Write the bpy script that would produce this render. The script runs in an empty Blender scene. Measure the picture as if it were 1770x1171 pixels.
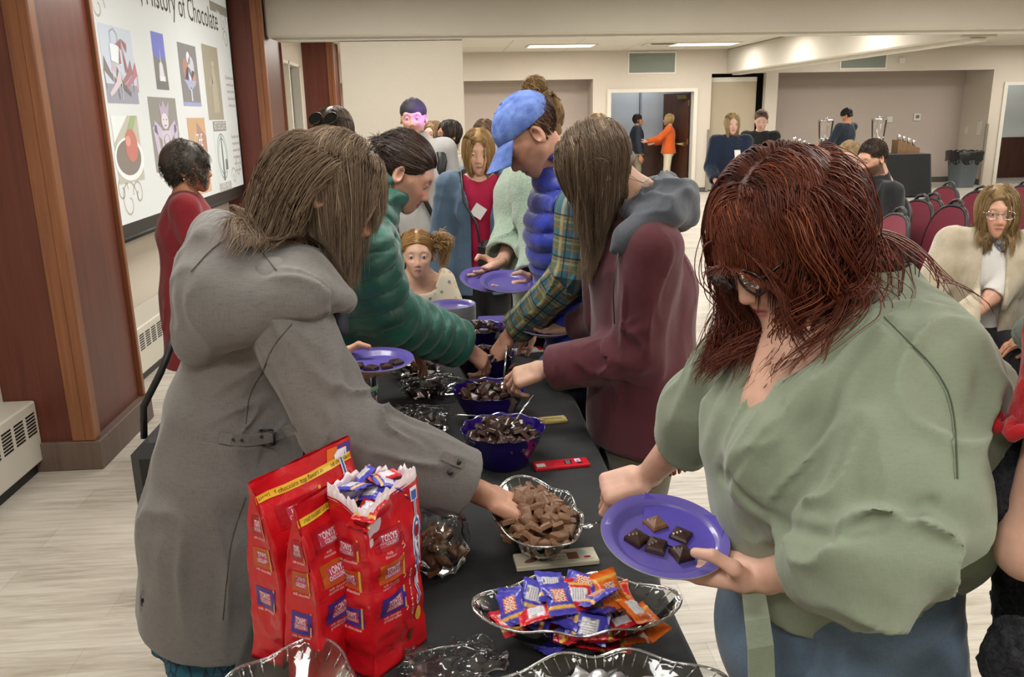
import bpy, math, random, os
import numpy as np
from mathutils import Vector, Matrix
rng = np.random.default_rng(7)
random.seed(7)
ONLY = os.environ.get('ONLY', '')
SC = bpy.context.scene
COL = SC.collection
F32 = np.float32
def V(*a): return np.array(a, dtype=float)
def unit(v):
    v = np.asarray(v, float); n = np.linalg.norm(v); return v/n if n > 1e-9 else v
# ---------------------------------------------------------------- camera frame
FPX, CX, CY = 1450., 885., 585.5
_dy = np.array([(768-CX)/FPX, -(200-CY)/FPX, -1.])
_ax = 100/FPX
_dn = np.array([_ax, -(_dy[0]*_ax+1)/_dy[1], -1.])
_dy = unit(_dy); _up = -unit(_dn); _dx = np.cross(_dy, _up)
CAMM = np.stack([_dx, _dy, _up]); CAMC = V(0, 0, 1.68)
def ray(px, py): return CAMM @ np.array([(px-CX)/FPX, -(py-CY)/FPX, -1.])
def PY(px, py, y):
    d = ray(px, py); return CAMC + d*(y/d[1])
def PZ(px, py, z=0.):
    d = ray(px, py); return CAMC + d*((z-CAMC[2])/d[2])
def PX(px, py, x):
    d = ray(px, py); return CAMC + d*(x/d[0])
# ---------------------------------------------------------------- scene helpers
def tag(o, label=None, cat=None, group=None, kind=None):
    if label: o['label'] = label
    if cat: o['category'] = cat
    if group: o['group'] = group
    if kind: o['kind'] = kind
    return o
def empty(name, loc=(0, 0, 0), rz=0, label=None, cat=None, group=None, kind=None):
    o = bpy.data.objects.new(name, None); COL.objects.link(o)
    o.location = loc; o.rotation_euler = (0, 0, rz); o.empty_display_size = .05
    return tag(o, label, cat, group, kind)
def mesh_np(name, v, quads=None, tris=None, smooth=True, attrs=None, mi=None):
    """fast mesh from numpy arrays"""
    v = np.asarray(v, F32).reshape(-1, 3)
    me = bpy.data.meshes.new(name)
    q = np.zeros((0, 4), np.int32) if quads is None else np.asarray(quads, np.int32).reshape(-1, 4)
    t = np.zeros((0, 3), np.int32) if tris is None else np.asarray(tris, np.int32).reshape(-1, 3)
    me.vertices.add(len(v)); me.vertices.foreach_set('co', v.ravel())
    nl = len(q)*4+len(t)*3
    me.loops.add(nl); me.polygons.add(len(q)+len(t))
    me.loops.foreach_set('vertex_index', np.concatenate([q.ravel(), t.ravel()]))
    ls = np.concatenate([np.arange(len(q))*4, len(q)*4+np.arange(len(t))*3]).astype(np.int32)
    me.polygons.foreach_set('loop_start', ls)
    if mi is not None: me.polygons.foreach_set('material_index', np.asarray(mi, np.int32))
    if smooth: me.polygons.foreach_set('use_smooth', np.ones(len(q)+len(t), bool))
    me.update(calc_edges=True)
    for k, a in (attrs or {}).items():
        a = np.asarray(a, F32)
        if a.ndim == 1:
            at = me.attributes.new(k, 'FLOAT', 'POINT'); at.data.foreach_set('value', a)
        elif a.shape[1] == 4:
            at = me.attributes.new(k, 'FLOAT_COLOR', 'POINT'); at.data.foreach_set('color', a.ravel())
        else:
            at = me.attributes.new(k, 'FLOAT_VECTOR', 'POINT'); at.data.foreach_set('vector', a.ravel())
    return me
def obj(name, me, mats=None, parent=None, loc=None):
    o = bpy.data.objects.new(name, me); COL.objects.link(o)
    for m in (mats if isinstance(mats, (list, tuple)) else [mats] if mats else []): me.materials.append(m)
    if parent is not None:
        o.parent = parent
        if loc is None:   # mesh data given in world coordinates
            o.matrix_parent_inverse = (Matrix.Translation(parent.location) @ parent.rotation_euler.to_matrix().to_4x4()).inverted()
    if loc is not None: o.location = loc
    return o
class MB:
    """mesh builder: collects primitives with material slots"""
    def __init__(s): s.v = []; s.f = []; s.m = []; s.sm = []
    def add(s, vs, fs, m=0, smooth=False):
        n = len(s.v); s.v += [tuple(map(float, a)) for a in vs]
        for f in fs: s.f.append(tuple(i+n for i in f)); s.m.append(m); s.sm.append(smooth)
        return s
    def box(s, lo, hi, m=0, rot=None, bev=0.0):
        (x0, y0, z0), (x1, y1, z1) = lo, hi
        if bev > 0:
            b = min(bev, (x1-x0)/2.01, (y1-y0)/2.01, (z1-z0)/2.01)
            vs = []; idx = {}
            for sx in (0, 1):
                for sy in (0, 1):
                    for sz in (0, 1):
                        X = (x0, x1)[sx]; Y = (y0, y1)[sy]; Z = (z0, z1)[sz]
                        ix = (b, -b)[sx]; iy = (b, -b)[sy]; iz = (b, -b)[sz]
                        idx[(sx, sy, sz, 0)] = len(vs); vs.append((X, Y+iy, Z+iz))
                        idx[(sx, sy, sz, 1)] = len(vs); vs.append((X+ix, Y, Z+iz))
                        idx[(sx, sy, sz, 2)] = len(vs); vs.append((X+ix, Y+iy, Z))
            fs = []
            o4 = [(0, 0), (1, 0), (1, 1), (0, 1)]
            for a in (0, 1, 2):
                for sd in (0, 1):
                    f = []
                    for (p, q) in o4:
                        c = [p, q]; c.insert(a, sd); f.append(idx[tuple(c)+(a,)])
                    fs.append(f)
            for a in (0, 1, 2):      # edges along axis a
                b1, b2 = [i for i in (0, 1, 2) if i != a]
                for p in (0, 1):
                    for q in (0, 1):
                        def c(t, ax):
                            k = [0, 0, 0]; k[a] = t; k[b1] = p; k[b2] = q; return idx[tuple(k)+(ax,)]
                        fs.append([c(0, b1), c(1, b1), c(1, b2), c(0, b2)])
            for p in (0, 1):
                for q in (0, 1):
                    for r in (0, 1): fs.append([idx[(p, q, r, 0)], idx[(p, q, r, 1)], idx[(p, q, r, 2)]])
        else:
            vs = [(x, y, z) for z in (z0, z1) for (x, y) in ((x0, y0), (x1, y0), (x1, y1), (x0, y1))]
            fs = [(0, 3, 2, 1), (4, 5, 6, 7), (0, 1, 5, 4), (1, 2, 6, 5), (2, 3, 7, 6), (3, 0, 4, 7)]
        if rot is not None: vs = [tuple(rot @ Vector(a)) for a in vs]
        return s.add(vs, fs, m)
    def tube(s, pts, r, n=8, m=0, cap=True, flat=1.0):
        pts = [np.asarray(p, float) for p in pts]; rs = r if isinstance(r, (list, tuple, np.ndarray)) else [r]*len(pts)
        vs = []; fs = []; up = None
        for i, p in enumerate(pts):
            d = unit(pts[min(i+1, len(pts)-1)]-pts[max(i-1, 0)])
            if up is None: up = V(0, 0, 1) if abs(d[2]) < .9 else V(0, 1, 0)
            a = unit(np.cross(up, d)); b = np.cross(d, a); up = b
            for k in range(n):
                t = 2*math.pi*k/n; vs.append(p+rs[i]*(a*math.cos(t)+b*math.sin(t)*flat))
        for i in range(len(pts)-1):
            for k in range(n): fs.append((i*n+k, i*n+(k+1) % n, (i+1)*n+(k+1) % n, (i+1)*n+k))
        if cap: fs.append(tuple(range(n))[::-1]); fs.append(tuple((len(pts)-1)*n+k for k in range(n)))
        return s.add(vs, fs, m, True)
    def lathe(s, prof, c=(0, 0, 0), n=32, m=0, fn=None, cap=False):
        """prof: list of (r,z); fn(angle,r,z)->(r,z) for scallops"""
        vs = []; fs = []
        for (r, z) in prof:
            for k in range(n):
                t = 2*math.pi*k/n; rr, zz = fn(t, r, z) if fn else (r, z)
                vs.append((c[0]+rr*math.cos(t), c[1]+rr*math.sin(t), c[2]+zz))
        for i in range(len(prof)-1):
            for k in range(n): fs.append((i*n+k, i*n+(k+1) % n, (i+1)*n+(k+1) % n, (i+1)*n+k))
        if cap: fs.append(tuple(range(n))[::-1]); fs.append(tuple((len(prof)-1)*n+k for k in range(n)))
        return s.add(vs, fs, m, True)
    def grid(s, fn, nu, nv, m=0, wrap=False):
        vs = [fn(i/nu, j/nv) for j in range(nv+1) for i in range(nu+1)]
        fs = [(j*(nu+1)+i, j*(nu+1)+i+1, (j+1)*(nu+1)+i+1, (j+1)*(nu+1)+i) for j in range(nv) for i in range(nu)]
        return s.add(vs, fs, m, True)
    def mesh(s, name):
        me = bpy.data.meshes.new(name); me.from_pydata(s.v, [], s.f)
        me.polygons.foreach_set('material_index', s.m); me.polygons.foreach_set('use_smooth', s.sm)
        me.update(); return me
    def build(s, name, mats, parent=None, loc=None): return obj(name, s.mesh(name), mats, parent, loc)
def structure(o): o['kind'] = 'structure'; return o
def dup(root, loc=None, rot=None, label=None, group=None):
    r = root.copy(); COL.objects.link(r)
    if loc is not None: r.location = loc
    if rot is not None: r.rotation_euler = rot
    if label: r['label'] = label
    if group: r['group'] = group
    for ch in list(root.children):
        c = ch.copy(); COL.objects.link(c); c.parent = r
        for g in ch.children:
            d = g.copy(); COL.objects.link(d); d.parent = c
    return r
_txt = {}
def text_geo(body, size=1., font_ext=0.0, bold=0.0):
    """glyph outlines as flat triangles -> (verts Nx3, faces)"""
    key = (body, bold)
    if key not in _txt:
        cu = bpy.data.curves.new('txt', 'FONT'); cu.body = body; cu.size = 1.; cu.align_x = 'CENTER'; cu.align_y = 'CENTER'
        cu.offset = bold; cu.resolution_u = 2
        o = bpy.data.objects.new('txt', cu); COL.objects.link(o)
        dg = bpy.context.evaluated_depsgraph_get(); e = o.evaluated_get(dg); me = e.to_mesh()
        vs = np.array([v.co[:] for v in me.vertices]).reshape(-1, 3); fs = [tuple(p.vertices) for p in me.polygons]
        e.to_mesh_clear(); bpy.data.objects.remove(o); bpy.data.curves.remove(cu)
        _txt[key] = (vs, fs)
    vs, fs = _txt[key]
    return vs*size, fs
# ---------------------------------------------------------------- materials
MATS = {}
def C(h):
    h = h.lstrip('#'); c = [int(h[i:i+2], 16)/255 for i in (0, 2, 4)]
    return tuple((x/12.92 if x <= .04045 else ((x+.055)/1.055)**2.4) for x in c)+(1.,)
class NT:
    def __init__(s, name):
        s.mat = bpy.data.materials.new(name); s.mat.use_nodes = True; s.t = s.mat.node_tree
        s.b = s.t.nodes['Principled BSDF']; s.out = s.t.nodes['Material Output']
    def n(s, typ, **k):
        x = s.t.nodes.new(typ)
        for a, v in k.items():
            if a.startswith('i_'):
                key = a[2:]; key = int(key) if key.isdigit() else key.replace('_', ' ')
                x.inputs[key].default_value = v
            else: setattr(x, a, v)
        return x
    def l(s, a, b): s.t.links.new(a, b)
    def co(s, kind='Object', scale=(1, 1, 1), rot=(0, 0, 0), src=None):
        if src is None:
            tc = s.n('ShaderNodeTexCoord'); src = tc.outputs[kind]
        mp = s.n('ShaderNodeMapping'); mp.inputs['Scale'].default_value = scale; mp.inputs['Rotation'].default_value = rot
        s.l(src, mp.inputs[0]); return mp.outputs[0]
    def noise(s, vec, scale=5, detail=4, rough=.5, dist=0):
        x = s.n('ShaderNodeTexNoise'); x.inputs['Scale'].default_value = scale; x.inputs['Detail'].default_value = detail
        x.inputs['Roughness'].default_value = rough; x.inputs['Distortion'].default_value = dist
        if vec is not None: s.l(vec, x.inputs['Vector'])
        return x.outputs['Fac']
    def ramp(s, fac, stops, interp='LINEAR'):
        r = s.n('ShaderNodeValToRGB'); r.color_ramp.interpolation = interp
        e = r.color_ramp.elements
        while len(e) < len(stops): e.new(.5)
        for i, (p, c) in enumerate(stops): e[i].position = p; e[i].color = c if len(c) == 4 else tuple(c)+(1,)
        s.l(fac, r.inputs[0]); return r.outputs[0]
    def mix(s, fac, a, b, mode='MIX'):
        m = s.n('ShaderNodeMix', data_type='RGBA', blend_type=mode)
        for sock, v in ((m.inputs[0], fac), (m.inputs[6], a), (m.inputs[7], b)):
            if isinstance(v, (int, float)): sock.default_value = v
            elif isinstance(v, tuple): sock.default_value = v
            else: s.l(v, sock)
        return m.outputs[2]
    def math(s, op, a, b=0., clamp=False):
        m = s.n('ShaderNodeMath', operation=op); m.use_clamp = clamp
        for sock, v in ((m.inputs[0], a), (m.inputs[1], b)):
            if isinstance(v, (int, float)): sock.default_value = v
            else: s.l(v, sock)
        return m.outputs[0]
    def bump(s, h, strength=.3, dist=.002, prev=None):
        b = s.n('ShaderNodeBump'); b.inputs['Strength'].default_value = strength; b.inputs['Distance'].default_value = dist
        s.l(h, b.inputs['Height'])
        if prev is not None: s.l(prev, b.inputs['Normal'])
        s.l(b.outputs[0], s.b.inputs['Normal']); return b.outputs[0]
    def color(s, c):
        if isinstance(c, tuple): s.b.inputs['Base Color'].default_value = c
        else: s.l(c, s.b.inputs['Base Color'])
    def set(s, **k):
        for a, v in k.items(): s.b.inputs[a.replace('_', ' ')].default_value = v
        return s
def mat(name, col, rough=.6, metal=0., var=.0, vscale=8., bump=0., bscale=300., bdist=.001, spec=.5, **k):
    """plain procedural material with colour variation and fine bump"""
    if name in MATS: return MATS[name]
    m = NT(name); c = C(col) if isinstance(col, str) else col
    m.set(Roughness=rough, Metallic=metal); m.b.inputs['Specular IOR Level'].default_value = spec
    vec = m.co()
    if var > 0:
        nz = m.noise(vec, vscale, 5, .6)
        lo = tuple(x*(1-var) for x in c[:3])+(1,); hi = tuple(min(1, x*(1+var)) for x in c[:3])+(1,)
        m.color(m.ramp(nz, [(.3, lo), (.7, hi)]))
    else: m.color(c)
    if bump > 0: m.bump(m.noise(vec, bscale, 3, .6), bump, bdist)
    for a, v in k.items(): m.b.inputs[a.replace('_', ' ')].default_value = v
    MATS[name] = m.mat; return m.mat
def fabric(name, col, col2=None, scale=600., rough=.85, amt=.5, wr=.25, wscale=14., heather=0., sheen=.2):
    """woven cloth: fine weave bump, soft large wrinkles, optional heather flecks"""
    if name in MATS: return MATS[name]
    m = NT(name); c = C(col); c2 = C(col2) if col2 else tuple(x*.72 for x in c[:3])+(1,)
    m.set(Roughness=rough); m.b.inputs['Sheen Weight'].default_value = sheen; m.b.inputs['Specular IOR Level'].default_value = .25
    vec = m.co()
    a = m.noise(m.co(scale=(1, 1, .12)), scale, 2, .6); b = m.noise(m.co(scale=(.12, .12, 1)), scale, 2, .6)
    wv = m.math('ADD', a, b); big = m.noise(vec, 9, 3)
    fac = m.math('MULTIPLY_ADD', wv, amt); 
    f2 = m.math('ADD', m.math('MULTIPLY', m.math('SUBTRACT', wv, 1.), 1.3*amt+2*heather), m.math('MULTIPLY_ADD', big, .35), True)
    f3 = m.math('ADD', f2, .25, True)
    m.color(m.mix(f3, c2, c))
    n1 = m.bump(m.noise(vec, wscale, 4, .55, .6), wr, .012)
    m.bump(wv, .25, .0006, n1)
    MATS[name] = m.mat; return m.mat
from concurrent.futures import ThreadPoolExecutor
POOL = ThreadPoolExecutor(4)
# ---------------------------------------------------------------- implicit surfaces
def vnoise(p, seed=0):
    p = np.asarray(p, F32); i = np.floor(p).astype(np.int64); f = p-i; f = f*f*(3-2*f)
    def h(x, y, z):
        n = (x*374761393+y*668265263+z*1274126177+seed*982451653) & 0x7fffffff
        n = ((n ^ (n >> 13))*1103515245) & 0x7fffffff
        return ((n ^ (n >> 16)) & 0xffff).astype(F32)/65535.
    x, y, z = i[:, 0], i[:, 1], i[:, 2]; fx, fy, fz = f[:, 0], f[:, 1], f[:, 2]
    def lx(yy, zz):
        a = h(x, yy, zz); return a+(h(x+1, yy, zz)-a)*fx
    a = lx(y, z); b = lx(y+1, z); c = lx(y, z+1); d = lx(y+1, z+1)
    e = a+(b-a)*fy; g = c+(d-c)*fy
    return (e+(g-e)*fz)*2-1
def smin(a, b, k):
    if k <= 0: return np.minimum(a, b)
    h = np.maximum(k-np.abs(a-b), 0)/k
    return np.minimum(a, b)-h*h*k*.25
def smax(a, b, k): return -smin(-a, -b, k)
def S(f, c, R): f.c = np.asarray(c, F32); f.R = float(R); return f
def sph(c, r): 
    c = np.asarray(c, F32)
    return S(lambda p: np.linalg.norm(p-c, axis=1)-r, c, r)
def cone(a, b, r1, r2=None):
    r2 = r1 if r2 is None else r2
    a = np.asarray(a, F32); b = np.asarray(b, F32); ab = b-a; L = max(float(ab@ab), 1e-10)
    def f(p):
        q = p-a; t = np.clip(q@ab/L, 0, 1); return np.linalg.norm(q-t[:, None]*ab, axis=1)-(r1+(r2-r1)*t)
    return S(f, (a+b)/2, math.sqrt(L)/2+max(r1, r2))
def ell(c, r, M=None):
    c = np.asarray(c, F32); r = np.asarray(r, F32); M = None if M is None else np.asarray(M, F32)
    def f(p):
        q = p-c
        if M is not None: q = q@M      # columns of M = local axes in world
        k0 = np.linalg.norm(q/r, axis=1); k1 = np.linalg.norm(q/(r*r), axis=1)
        return k0*(k0-1)/np.maximum(k1, 1e-6)
    return S(f, c, float(r.max()))
def rbox(c, h, r, M=None):
    c = np.asarray(c, F32); h = np.asarray(h, F32)-r; M = None if M is None else np.asarray(M, F32)
    def f(p):
        q = p-c
        if M is not None: q = q@M
        q = np.abs(q)-h
        return np.linalg.norm(np.maximum(q, 0), axis=1)+np.minimum(q.max(axis=1), 0)-r
    return S(f, c, float(np.linalg.norm(h))+r)
def seg(a, b, u, ra, rb):
    """elliptic cone a->b ; u lateral axis ; ra,rb=(rx,ry)"""
    a = np.asarray(a, F32); b = np.asarray(b, F32); ab = b-a; L2 = float(ab@ab); d = ab/math.sqrt(L2)
    u = np.asarray(u, float); u = unit(u-d*(u@d)).astype(F32); v = np.cross(d, u)
    def f(p):
        q = p-a; t = np.clip(q@ab/L2, 0, 1); q = q-t[:, None]*ab
        rx = ra[0]+(rb[0]-ra[0])*t; ry = ra[1]+(rb[1]-ra[1])*t; rm = np.minimum(rx, ry)
        k = np.sqrt((q@u/rx)**2+(q@v/ry)**2+(q@d/rm)**2)
        return (k-1)*rm
    return S(f, (a+b)/2, math.sqrt(L2)/2+max(*ra, *rb))
def U(prims, k=.02, pad=.07):
    prims = [x for x in prims if x is not None]
    cs = np.array([x.c for x in prims]); Rs = np.array([x.R for x in prims])
    lo = (cs-Rs[:, None]).min(0); hi = (cs+Rs[:, None]).max(0); c = (lo+hi)/2
    def f(p):
        d = np.full(len(p), 9., F32)
        for x in prims:
            b = np.linalg.norm(p-x.c, axis=1)-x.R; m = b < pad+k
            if m.all(): e = x(p)
            else:
                e = b.astype(F32); 
                if m.any(): e[m] = x(p[m])
            d = smin(d, e, k)
        return d
    return S(f, c, float((np.linalg.norm(cs-c, axis=1)+Rs).max()))
def tub(nodes, u, k=.03):
    """nodes: [(pos, rx, ry)...]"""
    return U([seg(nodes[i][0], nodes[i+1][0], u, nodes[i][1:3], nodes[i+1][1:3]) for i in range(len(nodes)-1)], k)
def sub(a, b, k=.0): return S(lambda p: smax(a(p), -b(p), k), a.c, a.R)
def inter(a, b, k=.0): return S(lambda p: smax(a(p), b(p), k), a.c, a.R)
def plane(pt, n):
    """solid where (p-pt).n<0"""
    pt = np.asarray(pt, F32); n = unit(n).astype(F32)
    return S(lambda p: (p-pt)@n, pt, 50.)
def disp(a, fn, near=.05, proj=False):
    def f(p):
        d = a(p).astype(F32); m = np.abs(d) < near
        if m.any():
            q = p[m]
            if proj:      # sample the cloth pattern on the surface itself, so folds never overhang
                e = .004; g = np.stack([a(q+np.eye(3, dtype=F32)[i]*e)-d[m] for i in range(3)], 1)
                q = q-(g/np.maximum(np.linalg.norm(g, axis=1, keepdims=True), 1e-6))*d[m][:, None]
            d[m] -= fn(q.astype(F32))
        return d
    return S(f, a.c, a.R+.02)
def inflate(a, r): return S(lambda p: a(p)-r, a.c, a.R+r)
def folds(specs, seed=0):
    """specs: (center, radius, direction, amp, wavelength) ridged folds running along direction"""
    sp = []
    for i, (c, R, d, amp, wl) in enumerate(specs):
        d = unit(d); a = unit(np.cross(d, V(.3, .5, .81))); b = np.cross(d, a)
        sp.append((np.asarray(c, F32), R, np.stack([d*.22, a, b]).T.astype(F32)/wl, amp, seed+i*7))
    def fn(p):
        o = np.zeros(len(p), F32)
        for c, R, M, amp, sd in sp:
            w = np.clip(1-np.linalg.norm(p-c, axis=1)/R, 0, 1); m = w > 0
            if not m.any(): continue
            q = (p[m]-c)@M; q = q+.35*vnoise(q*.6, sd+3)[:, None]
            n = vnoise(q, sd); w2 = w[m]; w2 = w2*w2*(3-2*w2)
            o[m] += amp*w2*(1.9*np.maximum(1-np.abs(n)*2.6, 0)**1.6-.55+.35*vnoise(q*1.9, sd+1))
        return o
    return fn
def rumple(amp=.004, sc=9., seed=50, st=(1, 1, .6)):
    st = np.array(st, F32)
    return lambda p: amp*(np.maximum(1-2.2*np.abs(vnoise(p*sc*st+.6*vnoise(p*sc*.5, seed+4)[:, None], seed)), 0)**1.3-.35)+amp*.45*vnoise(p*sc*2.7*st, seed+2)
def bounds_of(fs, pad=.02):
    lo = np.min([f.c-f.R for f in fs], 0)-pad; hi = np.max([f.c+f.R for f in fs], 0)+pad; return lo, hi
def polygonize(f, lo, hi, h, B=10):
    lo = np.asarray(lo, float); hi = np.asarray(hi, float)
    nb = np.maximum(np.ceil((hi-lo)/(h*B)).astype(int), 1); n = nb*B+1
    bi = np.stack(np.meshgrid(*[np.arange(k) for k in nb], indexing='ij'), -1).reshape(-1, 3)
    cen = (lo+(bi+.5)*B*h).astype(F32)
    dc = f(cen); act = np.abs(dc) < B*h*.87*1.25+.012
    val = np.empty(n, F32); val[:] = 1.
    # fill blocks with sign
    neg = np.zeros(nb, bool); neg[tuple(bi.T)] = dc < 0
    big = np.repeat(np.repeat(np.repeat(neg, B, 0), B, 1), B, 2)
    val[:-1, :-1, :-1][big] = -1.
    g = np.stack(np.meshgrid(*[np.arange(B+1)]*3, indexing='ij'), -1).reshape(-1, 3)
    ab = bi[act]
    def chunk(s):
        idx = (ab[s:s+60, None, :]*B+g[None]).reshape(-1, 3)
        p = (lo+idx*h).astype(F32); val[idx[:, 0], idx[:, 1], idx[:, 2]] = f(p)
    list(POOL.map(chunk, range(0, len(ab), 60)))
    val[0] = val[-1] = 1.; val[:, 0] = val[:, -1] = 1.; val[:, :, 0] = val[:, :, -1] = 1.
    sg = val < 0
    cnt = np.zeros(n-1, np.int8)
    for a in (0, 1):
        for b in (0, 1):
            for c in (0, 1): cnt += sg[a:n[0]-1+a, b:n[1]-1+b, c:n[2]-1+c]
    mixed = (cnt > 0) & (cnt < 8)
    ci = np.argwhere(mixed); vid = np.full(n-1, -1, np.int32); vid[mixed] = np.arange(len(ci))
    acc = np.zeros((len(ci), 3)); num = np.zeros(len(ci))
    cor = [(a, b, c) for a in (0, 1) for b in (0, 1) for c in (0, 1)]
    cv = {c: val[ci[:, 0]+c[0], ci[:, 1]+c[1], ci[:, 2]+c[2]] for c in cor}
    for a in cor:
        for ax in range(3):
            if a[ax]: continue
            b = list(a); b[ax] = 1; b = tuple(b); v0 = cv[a]; v1 = cv[b]; m = (v0 < 0) != (v1 < 0)
            t = np.where(m, v0/np.where(m, v0-v1, 1), 0); pt = np.tile(np.array(a, float), (len(ci), 1)); pt[:, ax] = t
            acc[m] += pt[m]; num[m] += 1
    v = lo+(ci+acc/np.maximum(num, 1)[:, None])*h
    qs = []
    for ax in range(3):
        s0 = [slice(0, n[i]-1) for i in range(3)]; s1 = list(s0)
        s0[ax] = slice(0, n[ax]-1); s1[ax] = slice(1, n[ax])
        a0 = sg[tuple(s0)]; a1 = sg[tuple(s1)]
        e = np.argwhere(a0 != a1); o = [i for i in range(3) if i != ax]
        e = e[(e[:, o[0]] > 0) & (e[:, o[1]] > 0)]
        fl = a0[e[:, 0], e[:, 1], e[:, 2]]
        u_ = np.zeros(3, int); u_[o[0]] = 1; w_ = np.zeros(3, int); w_[o[1]] = 1
        def g_(d): q = e-d; return vid[q[:, 0], q[:, 1], q[:, 2]]
        q = np.stack([g_(u_+w_), g_(w_), g_(0*u_), g_(u_)], 1)
        if ax == 1: fl = ~fl
        q[~fl] = q[~fl][:, ::-1]
        qs.append(q)
    q = np.concatenate(qs); q = q[(q >= 0).all(1)]
    return v, q
def sdf_mesh(name, parts, attrs_fn=None, smooth_it=1):
    """parts: list of (f, lo, hi, h); one mesh"""
    vs = []; qs = []; n = 0
    for (f, lo, hi, h) in parts:
        if lo is None: lo, hi = f.c-f.R-.02, f.c+f.R+.02
        v, q = polygonize(f, lo, hi, h)
        vs.append(v); qs.append(q+n); n += len(v)
    v = np.concatenate(vs); q = np.concatenate(qs)
    at = attrs_fn(v) if attrs_fn else None
    return mesh_np(name, v, q, attrs=at)
# ---------------------------------------------------------------- people
def frame(fwd, up):
    """columns x (right), y (forward), z (up)"""
    y = unit(fwd); x = unit(np.cross(y, up)); z = np.cross(x, y); return np.stack([x, y, z], 1)
def ik(a, w, L1, L2, hint):
    a = np.asarray(a, float); w = np.asarray(w, float); d = w-a; L = np.linalg.norm(d)
    if L > (L1+L2)*.995: s = L/((L1+L2)*.995); L1 *= s; L2 *= s
    d = d/L; x = (L1*L1-L2*L2+L*L)/(2*L); hgt = math.sqrt(max(L1*L1-x*x, 0))
    hint = np.asarray(hint, float); n = unit(hint-d*(hint@d)); return a+d*x+n*hgt
def head_sdf(c, M, s=1., nose=1., jaw=1., hard=False, male=False, ears=True, chin=1.):
    """anatomical head, local +y face, +z up, origin between the ears at eye level"""
    jw = jaw*(1.08 if male else 1.)
    base = U([ell((0, -.018, .03), (.0745, .096, .086)), ell((0, .028, -.022), (.058*jw, .062, .072)),
              cone((-.04*jw, .012, -.058), (0, .066, -.097), .018, .016*chin), cone((.04*jw, .012, -.058), (0, .066, -.097), .018, .016*chin),
              cone((-.03, .066, -.03), (-.045, .035, -.012), .022), cone((.03, .066, -.03), (.045, .035, -.012), .022),
              cone((-.034, .07, .021), (.034, .07, .021), .017 if male else .015), ell((0, .062, -.066), (.034, .03, .03))], .03)
    sock = U([sph((-.032, .101, .002), .019), sph((.032, .101, .002), .019)], .0)
    ns = U([cone((0, .08, .008), (0, .103+.006*(nose-1), -.036), .0085, .0105*nose), sph((-.0115*nose, .094, -.041), .0078*nose),
            sph((.0115*nose, .094, -.041), .0078*nose), cone((0, .09, -.045), (0, .086, -.056), .005)], .011)
    eyes = U([sph((-.032, .0775, .001), .0135), sph((.032, .0775, .001), .0135)], .0)
    lips = U([cone((-.02, .083, -.0655), (0, .0925, -.0625), .0045, .0062), cone((.02, .083, -.0655), (0, .0925, -.0625), .0045, .0062),
              cone((-.016, .083, -.0725), (0, .0905, -.0745), .0045, .0068), cone((.016, .083, -.0725), (0, .0905, -.0745), .0045, .0068)], .004)
    groove = U([cone((-.021, .092, -.0685), (0, .1, -.0682), .0022), cone((.021, .092, -.0685), (0, .1, -.0682), .0022)], .002)
    nostr = U([sph((-.0065, .1, -.049), .0035), sph((.0065, .1, -.049), .0035)], .0)
    ear = []
    for sx in (-1, 1):
        E = frame((sx*.35, -1, 0), (0, .15, 1)); ear.append(sub(ell((sx*.079, -.008, -.012), (.021, .0115, .0325), frame((sx*1., -.45, 0), (0, -.2, 1))),
                    ell((sx*.0885, 0, -.008), (.013, .009, .021), frame((sx*1., -.45, 0), (0, -.2, 1))), .006))
    def f(q):
        d = base(q); d = smax(d, -sock(q), .016); d = smin(d, ns(q), .011); d = smin(d, eyes(q), .005)
        d = smin(d, lips(q), .006); d = smax(d, -groove(q), .003); d = smax(d, -nostr(q), .003)
        if ears:
            for e in ear: d = smin(d, e(q), .004)
        return d
    cc = np.asarray(c, F32); MM = np.asarray(M, F32)
    return S(lambda p: f(((p-cc)@MM)/s)*s, c, .145*s)
HANDP = {
 'relax': dict(c=[(.35, .4, .25), (.4, .45, .3), (.45, .5, .3), (.5, .5, .3)], t=[(.5, .75, -.4), (.3, .85, -.35), (.2, .9, -.3)]),
 'pinch': dict(c=[(.95, .75, .25), (1.15, .85, .4), (1.3, .95, .5), (1.4, 1., .5)], t=[(.35, .7, -.6), (.05, .75, -.6), (-.05, .8, -.5)]),
 'reach': dict(c=[(.55, .45, .2), (.75, .6, .35), (.95, .8, .5), (1.1, .9, .5)], t=[(.45, .7, -.55), (.15, .8, -.55), (.0, .85, -.5)]),
 'plate': dict(c=[(.3, .35, .2), (.3, .35, .25), (.35, .4, .25), (.45, .4, .3)], t=[(.5, .7, -.5), (.2, .85, -.45), (.0, .95, -.3)]),
 'under': dict(c=[(-.05, .25, .2), (-.08, .22, .2), (-.05, .25, .2), (0, .3, .25)], t=[(.5, .38, -.78), (.0, .85, -.42), (-.25, .93, .2)]),
 'grip': dict(c=[(1.1, 1.2, .6), (1.2, 1.25, .7), (1.25, 1.3, .7), (1.3, 1.3, .7)], t=[(.35, .7, -.6), (-.2, .75, -.6), (-.6, .6, -.5)]),
 'flat': dict(c=[(.1, .12, .08), (.1, .12, .1), (.12, .15, .1), (.18, .2, .12)], t=[(.6, .7, -.25), (.45, .85, -.2), (.35, .9, -.1)]),
}
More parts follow.
